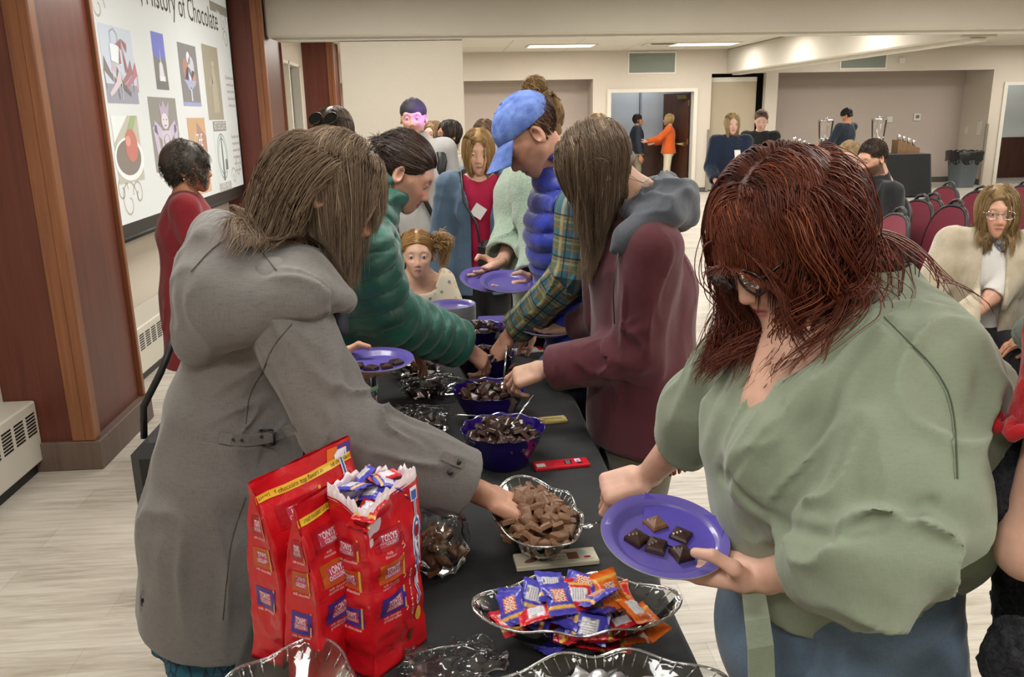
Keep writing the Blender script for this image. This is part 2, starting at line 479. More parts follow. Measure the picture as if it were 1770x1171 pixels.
def hand(wr, fwd, dors, side, pose='relax', s=1., fore=None, fr=.031, spread=.06):
    """side -1 right, +1 left. returns (sdf, nails[(pos,normal)], tips)"""
    M = frame(fwd, dors); P = HANDP[pose] if isinstance(pose, str) else pose
    wr = np.asarray(wr, float); W = lambda q: wr+M@(np.array(q)*s)
    sg = side; pr = []
    pr.append(rbox(W((sg*-.001, .055, 0)), (.037*s, .042*s, .0125*s), .012*s, M))
    xs = [.028, .0095, -.0095, -.028]; Ls = [(.042, .025, .021), (.046, .029, .022), (.042, .027, .021), (.033, .020, .018)]
    nails = []; tips = []; fing = []
    for i in range(4):
        b = np.array((sg*xs[i], .092-(.006 if i == 3 else .002*abs(i-1)), 0.)); sp = sg*(1.5-i)*spread*1.2
        pr.append(cone(W((sg*xs[i]*.7, .03, .0)), W(b), .0115*s, .0098*s))
        ang = 0.; pts = [b]; 
        for j in range(3):
            ang += P['c'][i][j]; d = np.array((math.sin(sp)*math.cos(ang), math.cos(sp)*math.cos(ang), -math.sin(ang)))
            pts.append(pts[-1]+d*Ls[i][j])
        r = [.0093, .0082, .0075, .0062] if i < 3 else [.008, .0072, .0064, .0055]
        ch = [cone(W(pts[j]), W(pts[j+1]), r[j]*s, r[j+1]*s) for j in range(3)]
        ch.append(sph(W(pts[1]), r[1]*1.06*s)); fing.append(U(ch, .003))
        n = np.cross(np.array((1, 0, 0.)), d)*1.; n = unit(np.array((0, math.sin(ang), math.cos(ang))))
        nails.append((W(pts[3]-d*.003+n*.0055), M@n)); tips.append(W(pts[3]))
    b = np.array((sg*.022, .02, -.004)); pts = [b]; TL = (.044, .034, .028); tr = (.0155, .0108, .0098, .0078)
    for j in range(3):
        d = unit(np.array(P['t'][j])*np.array((sg, 1, 1))); pts.append(pts[-1]+d*TL[j])
    pr.append(cone(W(pts[0]), W(pts[1]), tr[0]*s, tr[1]*s))
    fing.append(U([cone(W(pts[j]), W(pts[j+1]), tr[j]*s, tr[j+1]*s) for j in (1, 2)], .004))
    n = unit(np.cross(d, np.array((0, 0, 1.)))*sg*-1+np.array((0, 0, .5))); nails.append((W(pts[3]-d*.004+n*.0068), M@n)); tips.append(W(pts[3]))
    pr.append(cone(W((0, -.012, 0)), W((0, .022, 0)), .0225*s, .0215*s))
    if fore is not None: pr.append(cone(wr, fore, .0245*s, fr*1.25))
    palm = U(pr, .014*s)
    allf = fing
    cc = W((0, .07, -.01)); 
    def f(p):
        d = palm(p); e = np.full(len(p), 9., F32)
        for g in allf: e = np.minimum(e, g(p))
        return smin(d, e, .007*s)
    R = .14*s if fore is None else .14*s+np.linalg.norm(np.asarray(fore)-wr)
    h = S(f, cc, R); h.nails = nails; h.tips = tips; h.wr = wr; h.M = M; return h
def skinmat(name, col='#c89a82', lip='#a8615a', brow='#5a4334', iris='#33251c', open_=1., gaze=(0, 0), beard=None, blush=.35, rough=.5, lid=None):
    if name in MATS: return MATS[name]
    m = NT(name); c = C(col); at = m.n('ShaderNodeAttribute', attribute_name='hl'); sx = m.n('ShaderNodeSeparateXYZ'); m.l(at.outputs['Vector'], sx.inputs[0])
    X, Y, Z = sx.outputs; AX = m.math('ABSOLUTE', X)
    def el(cx, cz, rx, rz, soft=.25, ymin=.05, x=AX, bend=0):
        a = m.math('DIVIDE', m.math('SUBTRACT', x, cx), rx)
        zz = m.math('SUBTRACT', Z, cz)
        if bend: zz = m.math('ADD', zz, m.math('MULTIPLY', m.math('MULTIPLY', a, a), bend))
        b = m.math('DIVIDE', zz, rz)
        d = m.math('SQRT', m.math('ADD', m.math('MULTIPLY', a, a), m.math('MULTIPLY', b, b)))
        k = m.math('MULTIPLY', m.math('SUBTRACT', 1., d), 1/soft, True)
        return m.math('MULTIPLY', k, m.math('GREATER_THAN', Y, ymin))
    nz = m.noise(m.co(), 26, 5, .6); dk = tuple(x*.86 for x in c[:3])+(1,); lt = tuple(min(1, x*1.1) for x in c[:3])+(1,)
    b0 = m.ramp(nz, [(.3, dk), (.7, lt)])
    red = (min(1, c[0]*1.02), c[1]*.62, c[2]*.58, 1)
    b0 = m.mix(m.math('MULTIPLY', el(.036, -.028, .026, .02, 1.), blush), b0, red)
    b0 = m.mix(m.math('MULTIPLY', el(0, -.038, .018, .014, .8), blush), b0, red)
    if beard:
        bm = m.math('MULTIPLY', m.math('SUBTRACT', 1., m.math('MULTIPLY', m.math('ADD', Z, .045), 60., True)), m.math('GREATER_THAN', Y, -.02))
        bm = m.math('MULTIPLY', bm, m.math('SUBTRACT', 1., m.math('MULTIPLY', m.math('SUBTRACT', -.112, Z), 60., True)))
        bn = m.math('MULTIPLY', m.math('ADD', m.noise(m.co(), 300, 2), .3), 1.1, True)
        b0 = m.mix(m.math('MULTIPLY', m.math('MULTIPLY', bm, bn), .9), b0, C(beard))
    b0 = m.mix(m.math('MULTIPLY', el(0, -.0685, .0235, .0105, .35, bend=.004), .85), b0, C(lip))
    b0 = m.mix(m.math('MULTIPLY', el(0, -.0685, .022, .0012, .6, bend=.002), .8), b0, tuple(x*.25 for x in C(lip)[:3])+(1,))
    hb = m.math('MULTIPLY', m.noise(m.co(scale=(1, 1, 2)), 500, 2), 1.5, True)
    b0 = m.mix(m.math('MULTIPLY', m.math('MULTIPLY', el(.033, .0255, .0185, .0036, .6, bend=.0045), hb), .9), b0, C(brow))
    lidc = C(lid) if lid else tuple(x*.55 for x in c[:3])+(1,)
    b0 = m.mix(m.math('MULTIPLY', el(.032, .001, .0185, .011, .9), .35), b0, lidc)
    if open_ > 0:
        o = el(.032, .0, .0145, .0062*open_, .2, bend=.002)
        lash = el(.032, .0008, .0165, .0082*open_, .3, bend=.002)
        b0 = m.mix(m.math('MULTIPLY', lash, .85), b0, (.03, .018, .013, 1)); b0 = m.mix(o, b0, (.62, .58, .55, 1))
        for s_ in (-1, 1):
            ir = m.math('MULTIPLY', el(s_*.032+gaze[0], .0005+gaze[1], .0062, .0062, .2, x=X), o)
            b0 = m.mix(ir, b0, C(iris))
            b0 = m.mix(m.math('MULTIPLY', el(s_*.032+gaze[0], .0005+gaze[1], .0028, .0028, .2, x=X), o), b0, (.005, .005, .005, 1))
            b0 = m.mix(m.math('MULTIPLY', el(s_*.032+gaze[0]+.002, .003+gaze[1], .0012, .0012, .2, x=X), o), b0, (.9, .9, .9, 1))
    else:
        b0 = m.mix(m.math('MULTIPLY', el(.032, -.0035, .0155, .0013, .5, bend=-.003), .9), b0, (.02, .012, .01, 1))
    na = m.n('ShaderNodeAttribute', attribute_name='nail')
    b0 = m.mix(na.outputs['Fac'], b0, tuple(min(1, a*b) for a, b in zip(c[:3], (1.12, 1.0, 1.0)))+(1,))
    m.color(b0); m.set(Roughness=rough); m.b.inputs['Subsurface Weight'].default_value = .12
    m.b.inputs['Subsurface Radius'].default_value = (.012, .005, .003); m.b.inputs['Subsurface Scale'].default_value = 1.
    m.b.inputs['Specular IOR Level'].default_value = .4
    m.bump(m.noise(m.co(), 260, 4, .65), .22, .0012)
    MATS[name] = m.mat; return m.mat
class Person:
    def __init__(s, label, J, skin, hs=1., face=None, group=None, base=None, name='person', **hk):
        s.J = {k: np.asarray(v, float) if k not in ('s',) else v for k, v in J.items()}
        b = s.J.get('base', V(s.J['pelvis'][0], s.J['pelvis'][1], 0)); s.skin = skin; s.hs = hs
        s.e = empty(name, tuple(b), 0, label, 'person', group)
        s.Mh = s.J['M']; s.head = head_sdf(s.J['head'], s.Mh, hs, **hk); s.hands = []; s.lat = unit(s.J['shL']-s.J['shR'])
        s.b = s.J.get('s', 1.)   # build scale relative to 1.65 m
    def add_hand(s, side, fwd, dors, pose='relax', sc=1., spread=.06):
        k = 'R' if side < 0 else 'L'; wr = s.J['wr'+k]; el = s.J['el'+k]
        h = hand(wr, fwd, dors, side, pose, sc, fore=wr+(el-wr)*.75, fr=.031*sc, spread=spread); s.hands.append(h); return h
    def body(s, hh=.0028, hd=.0025, hc=.014, chest_skin=True, fat=1., chest=None, fine=None, arms=True):
        J = s.J; b = s.b; c = J['head']; M = s.Mh; hs = s.hs
        L = lambda q: c+M@(np.array(q)*hs)
        nk = J['neck']
        lat = s.lat; nr = (.050 if fat < 1.15 else .062)*hs
        neck = U([cone(L((0, -.018, -.04)), nk, nr, nr*1.12), cone(nk, J['shR']*.75+nk*.25, nr*.95, .045*b), cone(nk, J['shL']*.75+nk*.25, nr*.95, .045*b),
                  seg(nk-unit(nk-J['chest'])*.03, J['chest'], lat, (.085*b, .055*b), (.14*b*fat, .095*b*fat))]+(chest or []), .035)
        top = S(lambda p: smin(s.head(p), neck(p), .02*hs), c, .3)
        lo = np.minimum(c, nk)-.16*hs; hi = np.maximum(c, nk)+.16*hs
        if chest: lo = np.minimum(lo, fine[0]) if fine else lo; hi = np.maximum(hi, fine[1]) if fine else hi
        parts = [(top, lo, hi, hh)]
        core = [seg(J['chest'], J['pelvis'], lat, (.14*b*fat, .095*b*fat), (.145*b*fat, .1*b*fat)), cone(J['shR'], J['shL'], .05*b)]
        for k in 'RL':
            core.append(cone(J['sh'+k], J['el'+k], .046*b, .036*b)); core.append(cone(J['el'+k], J['wr'+k]*.8+J['el'+k]*.2, .036*b, .024*b))
            if 'kn'+k in J:
                core.append(cone(J['hip'+k], J['kn'+k], .08*b, .052*b)); core.append(cone(J['kn'+k], J['an'+k], .05*b, .034*b))
        core = U(core, .03)
        for q in parts[:]:
            core = sub(core, rbox((q[1]+q[2])/2, (q[2]-q[1])/2-.004, .001))
        l2, h2 = bounds_of([core]); parts.append((core, l2, h2, hc))
        for h in s.hands:
            k = 'R' if np.allclose(h.wr, J['wrR']) else 'L'; e = J['el'+k]
            a = h.wr+(e-h.wr)*.8; l3 = np.min([h.wr-.03, h.wr+h.M@V(0, .1, 0)-.1*1, a-.04], 0); h3 = np.max([h.wr+.03, h.wr+h.M@V(0, .1, 0)+.1, a+.04], 0)
            parts.append((h, l3, h3, hd))
        def at(v):
            q = ((v-c)@M)/hs; r = np.linalg.norm(q, axis=1); q[r > .16] = 9.
            nl = np.zeros(len(v))
            for h in s.hands:
                for (p, n) in h.nails:
                    d = np.linalg.norm(v-p, axis=1); nl = np.maximum(nl, np.clip((.0052-d)/.0015, 0, 1))
            return {'hl': q, 'nail': nl}
        me = sdf_mesh('body', parts, at); return obj('body', me, s.skin, s.e)
    def part(s, name, f, m, h=.008, fn=None, lo=None, hi=None, label=None):
        if lo is None: lo, hi = bounds_of([f])
        me = sdf_mesh(name, [(f, lo, hi, h)], fn); o = obj(name, me, m, s.e)
        if label: o['label'] = label
        return o
    def torso_sdf(s, t=.02, hem=0., fat=1., ry=1., yoke=.052, bust=.0, hips=1., waist=1.):
        J = s.J; b = s.b; lat = s.lat; nk, ch, pv = J['neck'], J['chest'], J['pelvis']; dn = unit(pv-ch); wa = ch+(pv-ch)*.55
        sh = (J['shR']+J['shL'])/2; hw = np.linalg.norm(J['shR']-J['shL'])/2
        nd = [(sh*.6+nk*.4, hw*.62+t*.3, .055*b+t), (ch*.4+sh*.6, hw*.88+t*.5, (.09*b+t)*ry), (ch, (.145*fat)*b+t, (.107*b*fat*ry+t)),
              (wa, .125*b*fat*waist+t, (.1*b*fat*ry+t)), (pv, .155*b*fat*hips+t, .118*b*fat*hips*ry+t)]
        if hem: nd.append((pv+(J['hem']-pv) if 'hem' in J else pv+V(0, 0, -hem), (.165*b*fat*hips+t*1.5), .13*b*fat*hips*ry+t*1.5))
        pr = [tub(nd, lat, .05), cone(J['shR'], J['shL'], yoke*b+t*.4)]
        if bust:
            fw = unit(np.cross(unit(ch-pv), -lat)); fw = unit(np.cross(lat, unit(nk-pv)))
            if fw@s.Mh[:, 1] < 0: fw = -fw
            for g in (-1, 1): pr.append(sph(ch-.01*b*unit(nk-pv)+fw*(.065*b+t*.5)+lat*g*.07*b, bust))
        return pr
    def sleeve_sdf(s, k, t=.014, r=(.052, .044, .036), frac=1., flare=0.):
        J = s.J; b = s.b; a, e, w = J['sh'+k], J['el'+k], J['wr'+k]
        pr = []
        if frac <= .5:
            q = a+(e-a)*frac*2; pr.append(cone(a, q, r[0]*b+t, r[1]*b+t)); end, ax, rr = q, unit(e-a), r[1]*b+t
        else:
            q = e+(w-e)*(frac-.5)*2; pr += [cone(a, e, r[0]*b+t, r[1]*b+t), cone(e, q, r[1]*b+t, r[2]*b+t+flare)]; end, ax, rr = q, unit(w-e), r[2]*b+t+flare
        cut = inter(cone(end-ax*.02, end+ax*.1, rr*1.6), plane(end-ax*.004, -ax)); bore = cone(end-ax*.035, end+ax*.1, rr*.8)
        return pr, (cut, bore)
    def top(s, m, name='jacket', h=.008, t=.018, frac=1., hem=.12, fat=1., ry=1., extra=(), cuts=(), neck_r=.062, df=None, fn=None, sr=(.052, .044, .036), st=None, flare=0., bust=0., hips=1., waist=1., neckcut=True, k=.035, hemplane=None, collar=0., label=None):
        J = s.J; pr = s.torso_sdf(t, hem, fat, ry, bust=bust, hips=hips, waist=waist)+list(extra); sl = []; bores = []
        for q in 'RL':
            a, c = s.sleeve_sdf(q, t if st is None else st, sr, frac, flare); g_ = sub(U(a, .02), c[0], .003); sl.append(g_); bores.append(c[1])
        nk = J['neck']; hd = J['head']; ax = unit(hd-nk)
        if collar: pr.append(cone(nk-ax*.02, nk+ax*collar, neck_r+.02, neck_r+.014))
        f = U(pr+sl, k)
        if df is not None: f = disp(f, df)
        for bb in bores: f = sub(f, bb, .003)
        if neckcut:
            f = sub(f, cone(nk-ax*.035, nk+ax*.3, neck_r*.96, neck_r), .012)
        if hemplane is not None: f = inter(f, plane(*hemplane), .004)
        elif hem: 
            z = J['pelvis']+V(0, 0, -hem); f = inter(f, plane(z, (0, 0, -1)), .004)
        for c in cuts: f = sub(f, c, .006)
        s.topf = f; return s.part(name, f, m, h, fn, label=label)
    def pants(s, m, h=.01, t=.018, name='trousers', fat=1., flare=.01, df=None, short=0., up=.05):
        J = s.J; b = s.b; pv = J['pelvis']; hc = (J['hipR']+J['hipL'])/2
        pr = [seg(pv+V(0, 0, up), hc, s.lat, (.14*b*fat+t, .105*b*fat+t), (.155*b*fat+t, .12*b*fat+t))]; f = None
        for k in 'RL':
            a, c, d = J['hip'+k], J['kn'+k], J['an'+k]; pr += [cone(a, c, .088*b*fat+t*.6, .056*b+t), cone(c, d, .054*b+t, .042*b+t+flare)]
        f = U(pr, .03)
        if df: f = disp(f, df)
        for k in 'RL':
            c, d = J['kn'+k], J['an'+k]; ax = unit(d-c); f = sub(f, inter(cone(d-ax*.02, d+ax*.12, .1), plane(d+V(0, 0, .012), -ax)), .003)
        return s.part(name, f, m, h)
    def shoes(s, m, h=.008, sole=None, dirs=None):
        for k in 'RL':
            a = s.J['an'+k]; fw = s.J.get('foot'+k, unit(V(*(np.cross(V(0, 0, 1), -s.lat))[:2], 0))); z = a[2]-.08 if a[2] > .2 else 0.
            p = V(a[0], a[1], z); M = frame(fw, (0, 0, 1)); g = lambda q: p+M@np.array(q)*s.b
            f = U([cone(g((0, -.03, .075)), g((0, -.035, .04)), .036*s.b, .036*s.b), seg(g((0, -.045, .036)), g((0, .14, .03)), M[:, 0], (.036*s.b, .03*s.b), (.045*s.b, .024*s.b)), seg(g((0, .14, .03)), g((.0, .185, .026)), M[:, 0], (.045*s.b, .024*s.b), (.032*s.b, .018*s.b))], .02)
            f = inter(f, plane((0, 0, z+.004), (0, 0, -1)), .003)
            s.part('shoe', f, m, h)
def stand(x, y, ang, H=1.65, pitch=0., hyaw=0., lean=0., wR=None, wL=None, hR=(.3, -.6, -.5), hL=(-.3, -.6, -.5), z0=0., roll=0., lx=0.):
    """standing skeleton; ang = heading in degrees (0 = +y, 90 = -x ... counter-clockwise)"""
    a = math.radians(ang); f = V(-math.sin(a), math.cos(a), 0); r = V(math.cos(a), math.sin(a), 0); u = V(0, 0, 1); o = V(x, y, z0)
    W = lambda q: o+(r*q[0]+f*q[1]+u*q[2])*H
    J = dict(pelvis=W((0, 0, .535)), chest=W((0, lean*.45, .72)), neck=W((0, lean*.75-.005, .838)), shR=W((.105, lean*.7, .815)), shL=W((-.105, lean*.7, .815)),
             hipR=W((.05, 0, .52)), hipL=W((-.05, 0, .52)), knR=W((.055, .015, .285)), knL=W((-.055, .015, .285)), anR=W((.06, -.005, .05)), anL=W((-.06, -.005, .05)), base=W((0, 0, 0)))
    hy = math.radians(hyaw); hf = f*math.cos(hy)-r*math.sin(hy); p = math.radians(pitch)
    fw = hf*math.cos(p)-u*math.sin(p); up = u*math.cos(p)+hf*math.sin(p); rr = math.radians(roll)
    M = frame(fw, up+math.tan(rr)*np.cross(fw, up)); hc = W((0, lean+.01, .935)); J['head'] = hc; J['M'] = M; J['s'] = H/1.65
    wR = (.14, .03, .47) if wR is None else wR; wL = (-.14, .03, .47) if wL is None else wL
    J['wrR'] = W(wR); J['wrL'] = W(wL); J['fw'] = f; J['rt'] = r; D = lambda q: r*q[0]+f*q[1]+u*q[2]; J['D'] = V(0, 0, 0)
    J['elR'] = ik(J['shR'], J['wrR'], .178*H, .155*H, D(hR)); J['elL'] = ik(J['shL'], J['wrL'], .178*H, .155*H, D(hL))
    return J, W, D
# ---------------------------------------------------------------- hair
def hairmat(name, col, hi=None, lo=None, rough=.42):
    if name in MATS: return MATS[name]
    m = NT(name); c = C(col); hi = C(hi) if hi else tuple(min(1, x*1.7) for x in c[:3])+(1,); lo = C(lo) if lo else tuple(x*.4 for x in c[:3])+(1,)
    at = m.n('ShaderNodeAttribute', attribute_name='hr')
    m.color(m.ramp(at.outputs['Fac'], [(0, lo), (.45, c), (.8, c), (1., hi)])); m.set(Roughness=rough)
    m.b.inputs['Specular IOR Level'].default_value = .38; m.b.inputs['Anisotropic'].default_value = .4
    MATS[name] = m.mat; return m.mat
def strands_geo(P, r, hr, n=3):
    """P: (N,K,3) paths -> tube geometry"""
    N, K, _ = P.shape; T = np.gradient(P, axis=1); T /= np.maximum(np.linalg.norm(T, axis=2, keepdims=True), 1e-9)
    ref = np.where(np.abs(T[..., 2:3]) > .9, np.array([1., 0, 0]), np.array([0, 0, 1.])); A = np.cross(T, ref); A /= np.maximum(np.linalg.norm(A, axis=2, keepdims=True), 1e-9); B = np.cross(T, A)
    tt = np.linspace(0, 1, K); w = r*(np.clip(1.15-tt**3, .12, 1)); w = (w[None, :] if np.ndim(r) == 0 else r[:, None]*np.clip(1.15-tt**3, .12, 1)[None, :])[..., None]
    ring = [P+w*(A*math.cos(2*math.pi*k/n)+B*math.sin(2*math.pi*k/n)) for k in range(n)]
    v = np.stack(ring, 2).reshape(-1, 3)
    i = np.arange(N)[:, None, None]*K*n+np.arange(K-1)[None, :, None]*n; k = np.arange(n)[None, None, :]; k2 = (k+1) % n
    q = np.stack([i+k, i+k2, i+n+k2, i+n+k], -1).reshape(-1, 4)
    return v, q, np.repeat(hr, K*n)
def grad(f, p, e=.003):
    g = np.stack([f((p+np.eye(3)[i]*e).astype(F32))-f((p-np.eye(3)[i]*e).astype(F32)) for i in range(3)], 1)
    return g/np.maximum(np.linalg.norm(g, axis=1, keepdims=True), 1e-9)
def grow(pr, N=2500, L=.35, Lv=.15, K=22, line=None, part=None, comb=None, stiff=.55, grav=1., volume=.018, wave=0., wfreq=9., clump=.5, nclump=160, curl=.0,
         collide=(), hs=None, seed=1, r=.0011, shield=None, radii=(.079, .100, .092), root=None, flow=None, tight=.65, cap=True, capfn=None, hr=(0., 1.)):
    """strand paths draping over the head. line(q)->bool keeps roots (head local q); comb(q)->local direction"""
    g = np.random.default_rng(seed); c = pr.J['head']; M = pr.Mh; s = pr.hs if hs is None else hs
    rx = np.array(radii)
    q = g.normal(size=(N*8, 3)); q /= np.linalg.norm(q, axis=1, keepdims=True); q = q*rx+np.array([0, -.018, .03])
    keep = line(q) if line else q[:, 2] > .0
    q = q[keep][:N]; N = len(q)
    skull = ell((0, -.018, .03), tuple(rx)); face = U([skull, ell((0, .03, -.02), (.066, .064, .08))], .02)
    cc = c.astype(float)
    def hsdf(p): return face((((p-cc)@M)/s).astype(F32))*s
    cl = g.integers(0, N, nclump); rootc = q[cl]; own = np.argmin(((q[:, None]-rootc[None])**2).sum(2), 1)
    off = .003+volume*g.random(N)**1.3
    P = np.zeros((N, K, 3)); P[:, 0] = cc+(q*s)@M.T; Ls = L*(1-Lv*g.random(N)) if np.ndim(L) == 0 else L
    if callable(L): Ls = L(q)*(1-Lv*g.random(N))
    nrm = (q-np.array([0, -.018, .03]))/rx**2; nrm /= np.linalg.norm(nrm, axis=1, keepdims=True)
    cd = comb(q) if comb else np.stack([np.sign(q[:, 0]-(part or 0.))*1., 0*q[:, 0], -.2+0*q[:, 0]], 1)
    cd = cd/np.linalg.norm(cd, axis=1, keepdims=True)
    tang = cd-nrm*(cd*nrm).sum(1, keepdims=True); d = (tang+nrm*.12)@M.T; d /= np.linalg.norm(d, axis=1, keepdims=True)
    if shield is not None:
        e_ = ell(*shield); collide = list(collide)+[(lambda p: e_((((p-cc)@M)/s).astype(F32))*s, .001)]
    d0 = d.copy(); G = V(0, 0, -1.)
    ph = g.random(nclump)*6.28
    for k in range(1, K):
        t = k/K; st = (Ls/K)[:, None]; w = min(1, .25+t*2.2)*grav; ot = .003+(off-.003)*(.22+.78*t)
        nz = np.stack([vnoise(P[:, k-1]*14+7*j+seed, j) for j in range(3)], 1)
        d = d*stiff*2+G*w*(1-stiff)*1.2+nz*(.05+curl)
        if flow is not None: d = d+flow(P[:, k-1], t, q)
        d /= np.linalg.norm(d, axis=1, keepdims=True)
        if wave:
            a = np.sin(wfreq*t*6.28/3+ph[own])[:, None]*wave*min(1, t*2)
            sd = np.cross(d, nrm@M.T); p = P[:, k-1]+d*st+sd*a*st
        else: p = P[:, k-1]+d*st
        for it in range(2):
            h = hsdf(p); m = h < ot
            if m.any(): n_ = grad(hsdf, p[m]); p[m] += n_*(ot[m]-h[m])[:, None]
            if tight and it == 0:
                m2 = (h > ot) & (h < .035) & (q[:, 2]*0+t < .75)
                if m2.any(): n_ = grad(hsdf, p[m2]); p[m2] -= n_*(tight*(1-t)*(h[m2]-ot[m2]))[:, None]
            for f, o_ in collide:
                h = f(p.astype(F32)); m = h < o_+off*.18
                if m.any(): n_ = grad(f, p[m]); p[m] += n_*(o_+off[m]*.18-h[m])[:, None]
        dd = p-P[:, k-1]; ln = np.linalg.norm(dd, axis=1, keepdims=True); d = dd/np.maximum(ln, 1e-6); P[:, k] = p
    if clump:
        tt = (np.linspace(0, 1, K)**1.3)[None, :, None]*clump
        P = P*(1-tt)+P[cl][own]*tt+(P[:, :1]-P[cl][own][:, :1])*tt*.25
    hrv = np.clip(.5*vnoise(q*60, 3)+.5+g.normal(size=N)*.13, 0, 1)*(hr[1]-hr[0])+hr[0]
    return P, hrv, q
def cap_sdf(pr, off=.004, cut=None, radii=(.0765, .098, .089)):
    """skull cap under the strands, cut(q)->signed value <0 keeps"""
    c = pr.J['head'].astype(F32); M = pr.Mh.astype(F32); s = pr.hs
    sk = ell((0, -.018, .03), tuple(np.array(radii)+off))
    nk = ell((0, -.05, -.03), (.06, .05, .075))
    def f(p):
        q = ((p-c)@M)/s; d = smin(sk(q), nk(q), .02)
        return smax(d, cut(q), .006)*s
    return S(f, c, .13*s)
hairline = lambda q: np.maximum(q[:, 1]-.062-(q[:, 2]-.06)*.5, -q[:, 2]*1.0-.06)      # forehead edge
def under(ch, part):
    """re-parent a piece built in world coordinates under its part"""
    ch.parent = part; ch.matrix_parent_inverse = Matrix(); return ch
def hair(pr, m, sets, cut=None, hcap=.004, capoff=.004, capv=.25, name='hair', cap=True, r=.0011, extra=None):
    vs = []; qs = []; hv = []; n = 0
    if cap:
        f = cap_sdf(pr, capoff, cut or (lambda q: np.maximum(q[:, 1]-.035-(q[:, 2])*.55, np.where(q[:, 1] > -.01, -(q[:, 2]+.0), -(q[:, 2]+.07)))))
        v, q = polygonize(f, f.c-.14*pr.hs, f.c+.14*pr.hs, hcap); vs.append(v); qs.append(q); hv.append(np.full(len(v), capv)); n += len(v)
    for it in sets:
        P, h = it[0], it[1]; v, q, a = strands_geo(P, it[3] if len(it) > 3 else r, h); vs.append(v); qs.append(q+n); hv.append(a); n += len(v)
    me = mesh_np(name, np.concatenate(vs), np.concatenate(qs), attrs={'hr': np.concatenate(hv)})
    return obj(name, me, m, pr.e)
# ---------------------------------------------------------------- room materials
def wallmat(name, col):
    m = NT(name); c = C(col); m.set(Roughness=.85); v = m.co()
    a = m.noise(m.co(scale=(1, 1, .08)), 220, 2); b = m.noise(m.co(scale=(.08, .08, 1)), 220, 2); w = m.math('ADD', a, b)
    k = m.math('MULTIPLY_ADD', m.noise(v, 1.3, 3), .5); k = m.math('ADD', m.math('MULTIPLY', m.noise(v, 1.3, 3), .5), m.math('MULTIPLY', w, .25))
    m.color(m.ramp(k, [(.3, tuple(x*.93 for x in c[:3])+(1,)), (.7, tuple(min(1, x*1.04) for x in c[:3])+(1,))]))
    m.bump(w, .12, .0012); return m.mat
M_wall = wallmat('wall_vinyl', '#cdc3b5'); M_wallpink = wallmat('wall_rose', '#bcaea4'); M_tan = wallmat('panel_tan', '#b3a68f'); M_white = mat('white_paint', '#d6d2c6', .5)
M_header = wallmat('header_paint', '#c9c3b6'); M_panel = wallmat('partition_cream', '#d9d1c2'); M_cove = mat('grey_cove_base', '#53534f', .5)
M_blue_wall = wallmat('hall_blue', '#c5ccd2'); M_alum = mat('aluminium', '#a8a69f', .35, .9)
def floormat():
    m = NT('laminate'); v = m.co(scale=(1, 1, 1))
    br = m.n('ShaderNodeTexBrick'); br.inputs['Scale'].default_value = 1.; br.inputs['Brick Width'].default_value = 1.25; br.inputs['Row Height'].default_value = .18
    br.inputs['Mortar Size'].default_value = .0012; br.offset = .37; br.inputs['Mortar Smooth'].default_value = .1; br.inputs['Bias'].default_value = 0
    br.inputs['Color1'].default_value = (.28, .28, .28, 1); br.inputs['Color2'].default_value = (.78, .78, .78, 1); br.inputs['Mortar'].default_value = (.1, .1, .1, 1)
    m.l(v, br.inputs['Vector'])
    grain = m.noise(m.co(scale=(1.2, 14, 1)), 3.2, 8, .62, .6); g2 = m.noise(m.co(scale=(.7, 5, 1)), 2.1, 4, .6, .3); fine = m.noise(m.co(scale=(6, 160, 1)), 3, 3)
    f = m.math('ADD', m.math('MULTIPLY', grain, .62), m.math('MULTIPLY', g2, .42)); f = m.math('ADD', f, m.math('MULTIPLY', m.math('SUBTRACT', br.outputs['Color'], .5), .22)); f = m.math('ADD', f, m.math('MULTIPLY', m.math('SUBTRACT', fine, .5), .12))
    c = m.ramp(f, [(.3, C('#8f877a')), (.42, C('#b1a99b')), (.55, C('#c8c1b4')), (.75, C('#dcd6ca'))])
    c = m.mix(m.math('MULTIPLY', br.outputs['Fac'], .35), c, C('#8d8578')); m.color(c); m.set(Roughness=.32)
    m.bump(m.math('SUBTRACT', f, m.math('MULTIPLY', br.outputs['Fac'], .5)), .12, .002); return m.mat
def woodmat(name, a, b, c, sc=1., rough=.38):
    m = NT(name); g = m.noise(m.co(scale=(9*sc, 9*sc, .55*sc)), 2.4, 7, .6, .5); g2 = m.noise(m.co(scale=(60*sc, 60*sc, 1.4*sc)), 3, 3); big = m.noise(m.co(), .9, 2)
    f = m.math('ADD', m.math('MULTIPLY', g, .6), m.math('ADD', m.math('MULTIPLY', g2, .25), m.math('MULTIPLY', big, .2)))
    m.color(m.ramp(f, [(.32, C(a)), (.52, C(b)), (.72, C(c))])); m.set(Roughness=rough); m.bump(g2, .06, .001); return m.mat
M_wood = woodmat('cherry_veneer', '#4a2119', '#5f2d21', '#6e3829'); M_strip = woodmat('corner_moulding', '#6b3f27', '#855334', '#976341'); M_base = woodmat('brown_vinyl_base', '#54443c', '#66544a', '#735f55', 1., .5)
M_walnut = woodmat('walnut', '#2d1a12', '#44281b', '#553525', 1., .4)
M_black = mat('black_plastic', '#141414', .45); M_dkgrey = mat('dark_grey_frame', '#2b2b2d', .4, .3)
M_heat = mat('heater_enamel', '#cfcabd', .45); M_chrome = mat('chrome', '#c9c9c9', .16, 1.); M_brass = mat('brass', '#a89767', .3, .9)
def emis(name, col, st):
    m = NT(name); m.color(C(col)); m.b.inputs['Emission Color'].default_value = C(col); m.b.inputs['Emission Strength'].default_value = st; return m.mat
